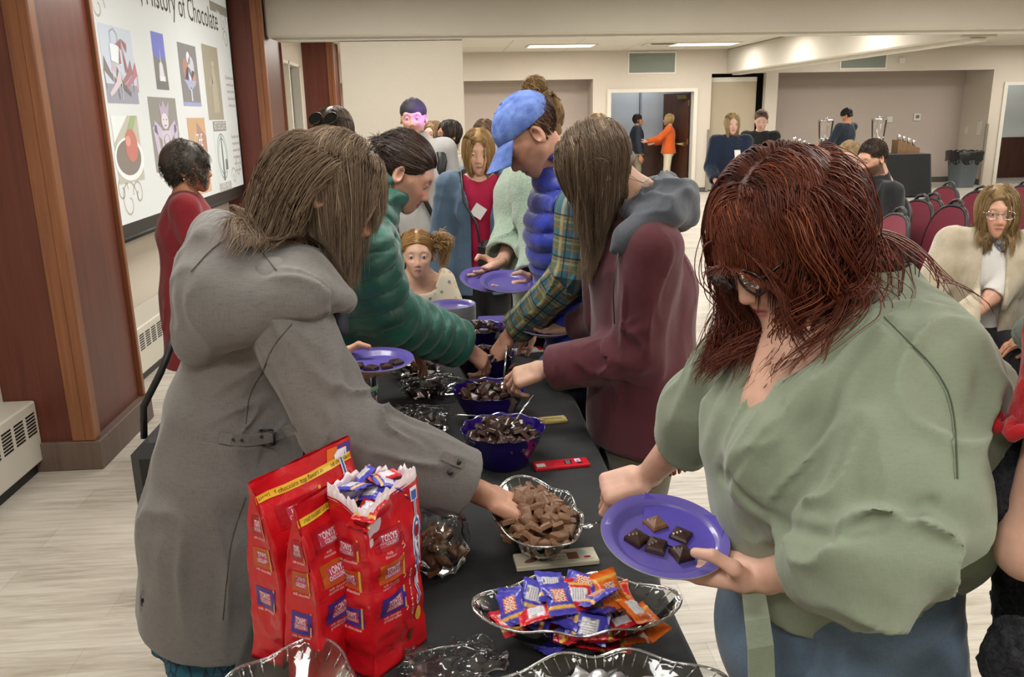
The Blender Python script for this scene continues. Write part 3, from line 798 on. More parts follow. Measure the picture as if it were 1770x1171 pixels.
def paintmat(name, em=0., rough=.5, spec=.4):
    """flat printed / projected artwork: colour from the mesh"""
    m = NT(name); a = m.n('ShaderNodeAttribute', attribute_name='pc'); m.l(a.outputs['Color'], m.b.inputs['Base Color']); m.set(Roughness=rough)
    m.b.inputs['Specular IOR Level'].default_value = spec
    if em: m.l(a.outputs['Color'], m.b.inputs['Emission Color']); m.b.inputs['Emission Strength'].default_value = em
    return m.mat
class Paint:
    """polygons with colours in a (u,v) plane, stacked in thin layers; mapped by fn(u,v,layer)->xyz"""
    def __init__(s): s.v = []; s.f = []; s.c = []
    def poly(s, pts, col, lay):
        n = len(s.v); s.v += [(p[0], p[1], lay) for p in pts]; s.f.append(tuple(range(n, n+len(pts)))); s.c += [C(col)]*len(pts); return s
    def rect(s, u0, v0, u1, v1, col, lay=1, n=1): 
        if n == 1: return s.poly([(u0, v0), (u1, v0), (u1, v1), (u0, v1)], col, lay)
        for i in range(n):
            for j in range(n):
                a, b = u0+(u1-u0)*i/n, u0+(u1-u0)*(i+1)/n; c, d = v0+(v1-v0)*j/n, v0+(v1-v0)*(j+1)/n; s.poly([(a, c), (b, c), (b, d), (a, d)], col, lay)
        return s
    def ell(s, u, v, a, b, col, lay=2, n=20, rot=0., arc=(0, 6.2832)):
        return s.poly([(u+a*math.cos(t)*math.cos(rot)-b*math.sin(t)*math.sin(rot), v+a*math.cos(t)*math.sin(rot)+b*math.sin(t)*math.cos(rot)) for t in [arc[0]+(arc[1]-arc[0])*k/n for k in range(n)]], col, lay)
    def line(s, pts, w, col, lay=3):
        for a, b in zip(pts[:-1], pts[1:]):
            d = unit(V(b[0]-a[0], b[1]-a[1], 0)); x, y = -d[1]*w/2, d[0]*w/2; s.poly([(a[0]+x, a[1]+y), (a[0]-x, a[1]-y), (b[0]-x, b[1]-y), (b[0]+x, b[1]+y)], col, lay)
        return s
    def text(s, body, u, v, size, col, lay=4, rot=0., sx=1., bold=0., fit=None):
        vs, fs = text_geo(body, 1., bold=bold)
        if len(vs) == 0: return s
        w = vs[:, 0].max()-vs[:, 0].min()
        if fit: sx = fit/(w*size)
        n = len(s.v); c, q = math.cos(rot), math.sin(rot)
        for x, y, _ in vs*size: x *= sx; s.v.append((u+x*c-y*q, v+x*q+y*c, lay)); s.c.append(C(col))
        s.f += [tuple(i+n for i in f) for f in fs]; return s
    def mesh(s, name, fn):
        me = bpy.data.meshes.new(name); me.from_pydata([tuple(map(float, fn(*p))) for p in s.v], [], s.f)
        at = me.attributes.new('pc', 'FLOAT_COLOR', 'POINT'); at.data.foreach_set('color', np.array(s.c, F32).ravel()); me.update(); return me
P_print = paintmat('printed_artwork'); P_gloss = paintmat('glossy_print', 0, .28, .5); P_screen = paintmat('projected_light', .46, .8, .1)
def quadbox(name, lo, hi, m, parent=None, bev=0.):
    return MB().box(lo, hi, 0, bev=bev).build(name, m, parent)
def room():
    st = structure
    st(quadbox('floor', (-2.6, -2.2, -.1), (15, 19.6, 0), floormat()))
    st(quadbox('ceiling', (-2.6, -2.2, 2.9), (15, 19.6, 3.), ceilmat()))
    # left wall, window strips are set into it further down the room
    b = MB(); b.box((-2.45, -2.2, 0), (-2.3, 12.0, 2.9)); b.box((-2.45, 12.0, 0), (-2.3, 14.2, .95)); b.box((-2.45, 12., 2.5), (-2.3, 14.2, 2.9)); b.box((-2.45, 14.2, 0), (-2.3, 19.6, 2.9))
    st(b.build('wall_left', M_wall))
    st(quadbox('wall_rear', (-2.45, -2.3, 0), (15, -2.2, 2.9), M_wall)); st(quadbox('wall_right', (14.9, -2.2, 0), (15, 17.8, 2.9), M_wall))
    # far wall with two doorways, recesses and the pocket of the folding partition
    b = MB(); Y0, Y1 = 17.8, 17.95
    b.box((-2.3, Y0, 2.35), (3.07, Y1, 2.9)); b.box((3.07, Y0, 0), (3.42, Y1, 2.9)); b.box((3.42, Y0, 2.08), (5.2, Y1, 2.9)); b.box((5.2, Y0, 0), (5.55, Y1, 2.9))
    b.box((5.55, Y0, 2.42), (6.95, Y1, 2.9)); b.box((6.71, Y0, 0), (6.97, Y1, 2.42)); b.box((6.95, Y0, 2.42), (11.66, Y1, 2.9)); b.box((11.66, Y0, 0), (11.97, Y1, 2.9)); b.box((11.97, Y0, 2.1), (13.9, Y1, 2.9)); b.box((13.9, Y0, 0), (15, Y1, 2.9))
    b.box((11.66, Y1, 0), (11.8, 18.9, 2.6), 0)
    st(b.build('wall_back', M_wall))
    b = MB(); b.box((-2.3, 18.5, 0), (3.07, 18.6, 2.6)); b.box((3.07, 17.95, 0), (3.15, 18.6, 2.6)); st(b.build('wall_recess', M_wallpink))
    b = MB(); b.box((6.97, 18.8, 0), (11.8, 18.9, 2.6)); b.box((6.87, 17.95, 0), (6.97, 18.9, 2.6)); st(b.build('wall_alcove', M_wallpink))
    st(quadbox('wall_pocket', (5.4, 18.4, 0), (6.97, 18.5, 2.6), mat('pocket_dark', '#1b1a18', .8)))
    b = MB(); b.box((-.0, 0, 0), (1, .06, 2.33), 0, bev=.004); b.box((0, -.004, 2.24), (1, 0, 2.33), 1)
    o = b.build('partition_panel', [M_tan, M_white], None, (5.58, 17.98, .02)); tag(o, 'tan folding partition panel parked in the wall pocket behind the blonde woman', 'partition')
    # hall ends beyond the doorways
    b = MB(); b.box((2.6, 19.4, 0), (4.4, 19.5, 2.9)); b.box((4.42, 19.2, 0), (5.9, 19.5, 2.9)); st(b.build('wall_hallway', M_blue_wall))
    b = MB(); b.box((11.0, 19.4, .92), (15, 19.5, 2.9)); st(b.build('wall_corridor', mat('corridor_paint', '#b9c0bd', .8)))
    st(quadbox('trim_5', (11.0, 19.36, 0), (15, 19.42, .95), M_walnut)); st(quadbox('trim_6', (11.98, 17.9, .001), (15, 19.4, .008), mat('corridor_carpet', '#8e8882', .95, var=.2, vscale=60)))
    # headers
    b = MB(); b.box((-1.79, 9.25, 2.485), (15, 9.62, 2.9), 0, bev=.02); b.box((-1.7, 9.36, 2.455), (15, 9.52, 2.487), 1); st(b.build('beam_1', [M_header, M_white]))
    b = MB(); b.box((5.86, 9.62, 2.42), (6.3, 17.8, 2.9), 0, bev=.02); b.box((5.98, 9.62, 2.385), (6.16, 17.8, 2.42), 1); st(b.build('beam_2', [M_header, M_white]))
    o = MB().box((-1.07, 9.40, .015), (.22, 9.48, 2.452), 0, bev=.006).build('partition_panel', M_panel); tag(o, 'cream wall panel of the folding partition behind the man in the backwards cap', 'partition')
    # cove bases
    b = MB(); b.box((3.07, 17.785, 0), (3.4, 17.8, .1)); b.box((5.22, 17.785, 0), (5.55, 17.8, .1)); b.box((6.97, 18.785, 0), (11.66, 18.8, .12)); b.box((11.645, 17.8, 0), (11.66, 18.8, .12)); b.box((6.71, 17.785, 0), (6.97, 17.8, .1))
    b.box((-2.3, 18.485, 0), (3.07, 18.5, .1)); st(b.build('baseboard_back', M_cove))
    b = MB(); b.box((-2.3, 5, 0), (-2.285, 9.1, .1)); st(b.build('baseboard_left', M_cove))
    # door frames
    for i, (x0, x1, zt) in enumerate([(3.42, 5.2, 2.08), (11.97, 13.9, 2.1)]):
        b = MB()
        for (a, c) in ((x0-.06, x0+.02), (x1-.02, x1+.06)): b.box((a, 17.76, 0), (c, 17.97, zt-.01), 0)
        b.box((x0-.06, 17.76, zt-.01), (x1+.06, 17.97, zt+.06), 0); fr = st(b.build('door_%d' % (i+1), M_white))
    # open wooden door leaf with closer and panic bar in doorway 1
    d = empty('door_leaf', (5.16, 18.02, 0), math.radians(-68), 'dark wooden door standing open inside the far doorway', 'door')
    b = MB(); b.box((-.88, -.022, .02), (0, .022, 2.05), 0, bev=.003); b.build('leaf', M_walnut, d, (0, 0, 0))
    MB().tube([(-.8, -.08, 1.0), (-.08, -.08, 1.0)], .022, 8).box((-.82, -.08, .96), (-.76, 0, 1.04)).box((-.14, -.08, .96), (-.06, 0, 1.04)).build('panic_bar', M_brass, d, (0, 0, 0))
    MB().box((-.3, -.09, 1.93), (-.05, -.02, 2.0)).box((-.3, -.12, 1.99), (-.02, -.1, 2.01)).build('door_closer', M_brass, d, (0, 0, 0))
    for z in (.25, 1.05, 1.85): MB().box((-.01, -.03, z-.06), (.02, .03, z+.06)).build('hinge', M_brass, d, (0, 0, 0))
    b = MB(); b.box((4.25, 18.8, 0), (5.05, 19.14, 1.02), 0, bev=.005); b.box((4.2, 18.76, 1.02), (5.1, 19.18, 1.06), 0, bev=.005); tag(b.build('reception_counter', M_walnut), 'dark wooden counter in the hallway beyond the far doorway', 'counter')
    # corner guards
    for x in (5.5, 11.62): tag(MB().box((x, 17.765, .02), (x+.05, 17.8, 1.3), 0).build('corner_guard', M_alum), 'grey metal corner guard on the wall edge beside the '+('tan partition pocket' if x < 6 else 'right doorway'), 'corner guard')
    # vents
    for (x0, z0, x1, z1, w) in ((3.81, 2.46, 4.76, 2.84, 'left, above the far doorway'), (8.29, 2.49, 9.25, 2.8, 'right, above the drinks table')):
        e = empty('wall_vent', ((x0+x1)/2, 17.8, (z0+z1)/2), 0, 'grey green slatted air vent high on the far wall, '+w, 'vent'); W, H_ = (x1-x0)/2, (z1-z0)/2
        b = MB(); b.box((-W-.03, -.015, -H_-.03), (W+.03, 0, -H_)); b.box((-W-.03, -.015, H_), (W+.03, 0, H_+.03)); b.box((-W-.03, -.015, -H_), (-W, 0, H_)); b.box((W, -.015, -H_), (W+.03, 0, H_)); b.build('frame', M_white, e, (0, 0, 0))
        b = MB()
        for k in range(24): z = -H_+2*H_*(k+.5)/24; b.box((-W, -.012, z-.005), (W, -.002, z+.004))
        b.box((-W, -.001, -H_), (W, 0, H_)); b.build('louvre', mat('vent_green', '#8a9186', .6), e, (0, 0, 0))
    # wall fittings
    def fit(name, x, y, z, w, h, lab, cat, ax='y', m2=None):
        e = empty(name, (x, y, z), 0 if ax == 'y' else math.radians(-90), lab, cat)
        MB().box((-w/2, -.03, -h/2), (w/2, 0, h/2), 0, bev=.005).build('cover', M_white, e, (0, 0, 0)); MB().box((-w/4, -.035, -h/6), (w/4, -.029, h/4), 0).build('panel', m2 or M_white, e, (0, 0, 0))
    fit('wall_switch', 9.98, 18.8, 1.42, .13, .13, 'small white square control on the alcove wall left of the thermostat', 'switch')
    fit('thermostat', 10.62, 18.8, 1.46, .16, .16, 'white thermostat with a grey display on the alcove wall', 'thermostat', m2=mat('lcd_grey', '#6c6f6a', .4))
    fit('motion_sensor', 9.6, 17.8, 2.62, .12, .12, 'white sensor box high on the far wall right of the vent', 'sensor')
    fit('light_switch', 11.66, 18.5, 1.15, .1, .14, 'white light switch on the side wall above the bin', 'switch', 'x')
    fit('hand_sanitiser', 11.66, 18.05, 1.2, .13, .3, 'white wall dispenser near the right doorway', 'dispenser', 'x')
    fit('power_outlet', 11.66, 18.1, .42, .08, .13, 'white power outlet low on the side wall right of the bin', 'outlet', 'x')
    # pillars
    for i, (y0, y1) in enumerate([(4.06, 4.77), (9.12, 10.1), (14.75, 15.45)]):
        b = MB(); b.box((-2.3, y0, .15), (-1.81, y1, 2.9), 0); b.box((-1.9, y0-.014, .15), (-1.79, y0+.02, 2.9), 1, bev=.004); b.box((-1.835, y0-.02, .15), (-1.785, y0+.055, 2.9), 1, bev=.006); b.box((-1.83, y1-.03, .15), (-1.787, y1+.004, 2.9), 1, bev=.004)
        b.box((-2.32, y0-.025, 0), (-1.765, y1+.025, .15), 2, bev=.004); st(b.build('pillar_%d' % (i+1), [M_wood, M_strip, M_base]))
    st(quadbox('trim_1', (-2.3, 3.98, .3), (-2.2, 4.06, 2.9), M_white)); 
    # window strip with blinds beyond pillar 2
    b = MB()
    for (y0, y1) in ((12., 12.06), (14.14, 14.2), (13.2, 13.27)): b.box((-2.42, y0, .95), (-2.26, y1, 2.5), 0)
    b.box((-2.42, 12, .93), (-2.22, 14.2, .97), 0); b.box((-2.42, 12, 2.46), (-2.26, 14.2, 2.5), 0); st(b.build('window_1', M_white))
    st(quadbox('trim_2', (-2.40, 12.06, .97), (-2.385, 14.14, 2.46), glassmat('window_glass')))
    tag(quadbox('window_blind', (-2.36, 12.06, 1.05), (-2.35, 13.2, 2.46), M_tan), 'tan roller blind drawn down the left window beyond the second pillar', 'blind')
    tag(quadbox('wall_mat', (-2.3, 10.15, .97), (-2.27, 11.95, 2.46), M_tan), 'tan fabric panel on the left wall beyond the second pillar', 'wall panel')
    # heaters
    for (y0, y1, lab) in ((1.2, 4.06, 'long white baseboard heater in front of the nearest wooden pillar'), (4.82, 9.05, 'long white baseboard heater under the projection screen'), (10.15, 14.7, 'white baseboard heater beyond the second wooden pillar')):
        e = empty('baseboard_heater', (-2.05, y0, 0), 0, lab, 'heater'); L = y1-y0
        top = .31; b = MB(); b.box((-.25, 0, .06), (0, L, top+.06), 0, bev=.008); b.box((-.25, 0, 0), (-.03, L, .06), 1); b.build('casing', [M_heat, M_black], e, (0, 0, 0))
        b = MB(); n = 0
        k = 0; y = .1
        while y < L-.1:
            for z in range(7): b.box((-.001, y, top-.075+z*.016-.02), (.0015, y+.085, top-.075+z*.016-.011), 0)
            y += .115
        b.build('grille', M_black, e, (0, 0, 0))
    # ceiling light troffers
    lit = emis('troffer_light', '#fff6e6', 6.)
    for i, (x, y) in enumerate([(x, y) for y in (-.3, 2.4, 5.1, 7.6) for x in (-.6, 2.2, 5.2, 8.5)]+[(x, y) for y in (11.5, 14.0, 16.3) for x in (-.5, 2.2, 4.9, 8.3, 12.2)]):
        e = empty('ceiling_light', (x, y, 2.9), 0, None, 'ceiling light', 'ceiling light troffers')
        e['label'] = 'lit rectangular fluorescent troffer recessed in the white tile ceiling' 
        if y > 16: e['label'] = {-.5: 'farthest fluorescent troffer on the left side of the back room', 2.2: 'fluorescent troffer in the far ceiling above the bun of hair', 4.9: 'fluorescent troffer in the far ceiling above the wide doorway', 8.3: 'far fluorescent troffer beyond the second beam', 12.2: 'fluorescent troffer at the top right corner of the room'}[x]; e['group'] = 'far ceiling lights'
        b = MB(); b.box((-.64, -.33, -.02), (.64, -.3, .0)); b.box((-.64, .3, -.02), (.64, .33, .0)); b.box((-.64, -.3, -.02), (-.6, .3, 0)); b.box((.6, -.3, -.02), (.64, .3, 0)); b.build('frame', M_white, e, (0, 0, 0))
        MB().box((-.6, -.3, -.012), (.6, .3, -.004)).build('diffuser', lit, e, (0, 0, 0))
    b = MB().box((-.3, -.3, -.015), (.3, .3, 0), 0)
    for k in range(5): b.box((-.25+k*.02, -.25+k*.045, -.02), (.25-k*.02, -.24+k*.045, -.014), 1)
    tag(b.build('ceiling_diffuser', [M_white, M_dkgrey], None, (4.05, 16.2, 2.9)), 'square white air diffuser in the far ceiling between two lights', 'vent')
def ceilmat():
    m = NT('ceiling_tile'); br = m.n('ShaderNodeTexBrick'); br.offset = 0.; br.inputs['Scale'].default_value = 1.; br.inputs['Brick Width'].default_value = 1.22; br.inputs['Row Height'].default_value = .61; br.inputs['Mortar Size'].default_value = .012
    br.inputs['Color1'].default_value = C('#d8d4ca'); br.inputs['Color2'].default_value = C('#d3cfc4'); br.inputs['Mortar'].default_value = C('#b9b5aa'); m.l(m.co(), br.inputs['Vector']); m.color(br.outputs['Color']); m.set(Roughness=.9)
    m.bump(m.noise(m.co(), 90, 3), .3, .003); return m.mat
def glassmat(name, col='#ffffff', rough=.02, thin=True, ior=1.3, alpha=.25):
    if name in MATS: return MATS[name]
    m = NT(name); m.t.nodes.remove(m.b)
    tr = m.n('ShaderNodeBsdfTransparent'); tr.inputs[0].default_value = C(col) if isinstance(col, str) else col; gl = m.n('ShaderNodeBsdfGlossy'); gl.inputs['Roughness'].default_value = rough; gl.inputs[0].default_value = (1, 1, 1, 1)
    fr = m.n('ShaderNodeFresnel'); fr.inputs[0].default_value = ior; mx = m.n('ShaderNodeMixShader'); k = m.math('ADD', fr.outputs[0], alpha*.35, True)
    m.l(k, mx.inputs[0]); m.l(tr.outputs[0], mx.inputs[1]); m.l(gl.outputs[0], mx.inputs[2]); m.l(mx.outputs[0], m.out.inputs[0]); m.b = gl; MATS[name] = m.mat; return m.mat
def screen():
    X = -2.1; e = empty('projection_screen', (X, 7., 1.9), 0, 'large lit projection screen with chocolate history slide on the left wall', 'screen')
    y0, y1, z0, z1 = 4.95, 9.0, 1.03, 2.86
    b = MB(); b.box((X-.02, y0-.05, z0-.1), (X-.001, y1+.09, z1+.02)); b.tube([(X-.01, y0-.06, z0-.1), (X-.01, y1+.06, z0-.1)], .02, 8); b.build('border', M_black, e)
    fn = lambda u, v, l: (X+l*.0006, u, v)
    p = Paint(); p.rect(y0, z0, y1, z1, '#cdd0d0', 1)
    q = lambda px, py: (lambda a: (a[1], a[2]))(PX(px, py, X))
    def R(a, b, c, d): (u0, v0), (u1, v1) = q(a, b), q(c, d); return u0, v1, u1, v0    # TL, BR
    # swirls
    for (cx, cy, s, dd) in ((225, 350, .16, 1), (240, 335, .1, -1), (212, 330, .1, 1), (412, 290, .13, 1), (405, 305, .1, -1), (385, 40, .12, 1), (390, 70, .1, -1), (168, 10, .12, 1)):
        u, v = q(cx, cy); pts = [(u+dd*s*(1-t/9)*math.cos(t), v+s*(1-t/9)*math.sin(t)) for t in np.linspace(0, 7.5, 22)]; p.line(pts, .014, '#aaa495', 2)
    u, v = q(318, 14); p.text(', History of Chocolate', u+.0, v, .27, '#4b4640', 3, fit=2.1)
    u, v = q(256, 8); p.text('Industry', u-.75, v+.14, .27, '#4b4640', 3, rot=0)
    def L(px, py, n=5, w=.3, col='#8d8980', s=.035, lead=.065):
        u, v = q(px, py)
        for k, t in enumerate(['Chocolate houses', 'were the social', 'centres of their', 'day and served', 'rich hot cocoa', 'to customers'][:n]): p.text(t, u, v-k*lead, s*1.3, col, 3)
    L(396, 135, 5); L(406, 236, 6)
    p.rect(*R(361, 0, 392, 30), '#8f8a80', 2); u, v = q(377, 10); p.text('M T S', u, v+.05, .09, '#e8e8e8', 3); p.text('6 Aug', u-.05, v-.06, .05, '#e8e8e8', 3)
    def me(pp, name, lab=None): 
        if lab: w_ = np.array(C('#c9c8bf')); pp.c = [tuple(np.array(k)*.72+w_*.28) for k in pp.c]
        o = obj(name, pp.mesh(name, fn), P_screen, e)
        if lab: o['label'] = lab
    me(p, 'slide_background')
    def pic(a, b, c, d, bg, lab, draw):
        u0, v0, u1, v1 = R(a, b, c, d); pp = Paint(); pp.rect(u0, v0, u1, v1, bg, 4); T = lambda x, y: (u0+x*(u1-u0), v0+y*(v1-v0)); W = u1-u0; H = v1-v0
        draw(pp, T, W, H); me(pp, 'slide_picture', lab)
    def heels(pp, T, W, H):
        pp.rect(*T(0, 0), *T(1, .25), '#7d7f96', 5)
        for i, (x, y, s, c) in enumerate(((.2, .3, 1, '#57424a'), (.45, .34, 1, '#b6a9b4'), (.7, .3, -1, '#8b4458'), (.55, .18, 1, '#3d2f33'), (.85, .28, -1, '#a2506a'), (.3, .16, -1, '#c8b9c2'))):
            u, v = T(x, y); pp.poly([(u-.2*s*W, v+.12*H), (u+.05*s*W, v-.02*H), (u+.2*s*W, v-.08*H), (u+.22*s*W, v-.03*H), (u, v+.1*H), (u-.16*s*W, v+.3*H)], c, 6+i)
            pp.line([(u-.2*s*W, v+.12*H), (u-.17*s*W, v-.12*H)], .02*W, c, 6+i)
        u, v = T(.45, .6); pp.poly([(u-.2*W, v-.05*H), (u+.1*W, v-.1*H), (u+.12*W, v+.15*H), (u-.2*W, v+.17*H)], '#dfe6ef', 12); pp.line([T(.3, .77), T(.3, .92), T(.42, .97), T(.52, .9), T(.52, .76)], .012*W, '#7c8a90', 13)
        for q_ in (((.45, .78), (.62, .86), (.6, .7)), ((.62, .86), (.78, .8), (.76, .68)), ((.55, .8), (.46, .52), (.54, .52)), ((.62, .8), (.74, .42), (.66, .42))): pp.poly([T(*t) for t in q_], '#8e2b3a', 14)
    def tower(pp, T, W, H):
        pp.poly([T(0, 0), T(1, 0), T(1, .5), T(.7, .58), T(.4, .52), T(0, .6)], '#54504f', 5); pp.rect(*T(0, 0), *T(1, .16), '#3a3a45', 6); pp.poly([T(.3, .2), T(.75, .2), T(.66, .45), T(.56, .5), T(.53, .75), T(.5, .5), T(.38, .45)], '#cfcfd8', 7); pp.rect(*T(.3, .15), *T(.78, .24), '#e3e3ea', 8)
    def still(pp, T, W, H):
        for (x, y, a, c) in ((.3, .6, .16, '#9b5b4a'), (.62, .64, .17, '#b4b9c6'), (.45, .45, .18, '#c9cad6'), (.7, .45, .13, '#aa6d58'), (.5, .78, .1, '#d8d8e4'), (.35, .42, .1, '#7480b8')): u, v = T(x, y); pp.ell(u, v, a*W, a*W, c, 6)
        pp.poly([T(.15, .42), T(.85, .42), T(.6, .28), T(.4, .28)], '#8f95c0', 7); pp.rect(*T(.46, .08), *T(.54, .3), '#b9bcd0', 7); pp.rect(*T(.0, .0), *T(1, .06), '#7d86c2', 7)
    def statue(pp, T, W, H):
        pp.poly([T(.4, .1), T(.78, .1), T(.74, .5), T(.62, .72), T(.46, .7), T(.42, .45)], '#9c9279', 6); u, v = T(.57, .76); pp.ell(u, v, .08*W, .045*H, '#a99e84', 7); pp.poly([T(.45, .6), T(.15, .48), T(.2, .42), T(.5, .5)], '#8f8570', 6)
    def deity(pp, T, W, H):
        for (a, b) in (((.35, .5), (.12, .62)), ((.12, .62), (.2, .22)), ((.65, .5), (.9, .62)), ((.9, .62), (.82, .22)), ((.3, .2), (.7, .2))): pp.line([T(*a), T(*b)], .13*W, '#b7a9c4', 5)
        pp.poly([T(.3, .1), T(.72, .1), T(.68, .55), T(.34, .55)], '#c3b7cd', 6); u, v = T(.5, .68); pp.ell(u, v, .13*W, .11*H, '#d2c6d6', 8); pp.poly([T(.38, .74), T(.64, .74), T(.72, .95), T(.58, .86), T(.5, .97), T(.42, .86), T(.34, .93)], '#a58fae', 7)
        for x in (.45, .56): u, v = T(x, .7); pp.ell(u, v, .018*W, .01*H, '#3b3444', 9)
        u, v = T(.5, .4); pp.ell(u, v, .12*W, .1*H, '#6d5c70', 8); pp.ell(u, v+.01, .085*W, .075*H, '#c3b7cd', 9); pp.line([T(.46, .62), T(.54, .62)], .015*W, '#6b3b45', 9)
    def berry(pp, T, W, H):
        pp.poly([T(0, .6), T(.6, 1), T(0, 1)], '#d8dde0', 5); pp.poly([T(.5, .75), T(.75, 1), T(.95, 1), T(.7, .7)], '#7e9a5c', 6); u, v = T(.5, .35); pp.ell(u, v, .56*W, .33*H, '#dfe2e4', 7, 30); pp.ell(u-.01, v+.01, .47*W, .27*H, '#57453d', 8, 30); u, v = T(.62, .55); pp.ell(u, v, .24*W, .25*H, '#b2402f', 10, 24, .3); u, v = T(.5, .62); pp.ell(u, v, .1*W, .08*H, '#d07a60', 11)
    def book(pp, T, W, H):
        pp.poly([T(0, .4), T(.45, .9), T(1, .65), T(1, 1), T(0, 1)], '#b98a58', 5); pp.poly([T(.3, .3), T(1, .2), T(1, .75), T(.5, .95)], '#9b5f4c', 6)
        for k, (t, y) in enumerate((('THE', .7), ('TRUE', .5), ('HISTORY', .3), ('OF COCOA', .12))): u, v = T(.58, y); pp.text(t, u, v, .15, '#ece8e0', 8, fit=.5*W if k else .35*W)
    def chart(pp, T, W, H):
        pp.rect(*T(0, .86), *T(1, 1), '#6e6a68', 6); u, v = T(.5, .93); pp.text('HOT CHOCOLATE', u, v, .1, '#dddddd', 7, fit=.85*W); pp.rect(*T(.04, 0), *T(.96, .12), '#8c8a86', 6); u, v = T(.5, .06); pp.text('SUPPER MENU', u, v, .09, '#dddddd', 7, fit=.8*W)
        u, v = T(.5, .5)
        for s in (1, .8): pts = [(u+.38*W*s*math.cos(t), v+.32*H*s*math.sin(t)) for t in np.linspace(0, 6.28, 24)]; pp.line(pts, .01, '#4c4c4c', 6)
        pp.poly([T(.42, .15), T(.55, .15), T(.53, .8), T(.47, .8)], '#3a3a3a', 7); pp.poly([T(.65, .3), T(.85, .3), T(.82, .45), T(.68, .45)], '#3a3a3a', 7)
    pic(167, 38, 240, 180, '#b9c3d6', 'slide picture of high heeled shoes and a red bow', heels); pic(259, 53, 292, 156, '#3f4fc0', 'slide picture of a white monument under blue sky', tower)
    pic(305, 72, 348, 184, '#595660', 'slide picture of fruit in a stemmed bowl', still); pic(347, 75, 387, 207, '#857a64', 'slide picture of a pale standing statue', statue)
    pic(254, 167, 316, 290, '#6f6a66', 'slide picture of a lilac seated figure with a crown', deity); pic(190, 200, 250, 310, '#a9a595', 'slide picture of a strawberry dipped in a cup of chocolate', berry)
    pic(322, 204, 366, 330, '#c09a70', 'slide picture of an orange brown book cover', book); pic(367, 210, 401, 326, '#ccd6d9', 'slide picture of a black and white menu drawing', chart)
def chair(loc, rz, label, group='burgundy stacking chairs'):
    e = empty('stacking_chair', loc, rz, label, 'chair', group)
    m = fabric('burgundy_fabric', '#7a2236', '#551524', 500, .8, .5, .15, 14)
    # faces +y ; seat 0.46 high
    def back(u, v):
        w = .225*(1-.18*abs(2*v-1)**2.2)*(1-max(0, v-.72)**2*6.5); x = (u-.5)*2*w; return x, v
    out = []
    n = 28
    def rim(t):   # outline of back: rounded shield
        a = t*2*math.pi; return (.205*np.sign(math.cos(a))*abs(math.cos(a))**.75, .27*np.sign(math.sin(a))*abs(math.sin(a))**.8)
    R = lambda x, z, o=0.: (x, -.2-.12*(z+.27)/.54-o+.02*(1-(x/.205)**2)*-1, .72+z)
    b = MB(); N = 36
    for side, o in ((0, -.022), (1, .02)):
        vs = [R(0, 0, o)]+[R(*[c*.97 for c in rim(k/N)], o*.6) for k in range(N)]; b.add(vs, [(0, 1+k, 1+(k+1) % N) if side else (0, 1+(k+1) % N, 1+k) for k in range(N)], 0, True)
    vs = [R(*[c*.97 for c in rim(k/N)], -.013) for k in range(N)]+[R(*[c*.97 for c in rim(k/N)], .012) for k in range(N)]; b.add(vs, [(k, (k+1) % N, N+(k+1) % N, N+k) for k in range(N)], 0, True)
    b.build('backrest', m, e, (0, 0, 0))
    b = MB(); b.tube([R(*rim(k/N)) for k in range(N+1)], .014, 8, cap=False); b.tube([R(-.085, .255), R(-.05, .3), R(0, .315), R(.05, .3), R(.085, .255)], .012, 8); b.build('back_frame', M_dkgrey, e, (0, 0, 0))
    b = MB(); b.grid(lambda u, v: ((u-.5)*.46*(1-.12*(1-v)), -.2+v*.44, .45+.045*(1-abs(2*u-1)**5)*(1-abs(2*v-1)**5)), 14, 14); b.grid(lambda u, v: ((.5-u)*.46*(1-.12*(1-v)), -.2+v*.44, .45-.02*(1-abs(2*u-1)**8)*(1-abs(2*v-1)**8)), 14, 14); b.build('seat', m, e, (0, 0, 0))
    for sx in (-1, 1):
        MB().tube([(sx*.215, .21, .44), (sx*.225, .22, 0.0)], .012, 8).build('leg', M_dkgrey, e, (0, 0, 0))
        MB().tube([R(sx*.19, -.1), (sx*.215, -.19, .44), (sx*.225, -.26, 0.0)], .012, 8).build('leg', M_dkgrey, e, (0, 0, 0))
    MB().tube([(-.215, -.19, .43), (.215, -.19, .43)], .01, 6).tube([(-.215, .2, .43), (.215, .2, .43)], .01, 6).tube([(-.215, -.19, .43), (-.215, .21, .43)], .01, 6).tube([(.215, -.19, .43), (.215, .21, .43)], .01, 6).build('seat_frame', M_dkgrey, e, (0, 0, 0))
    return e
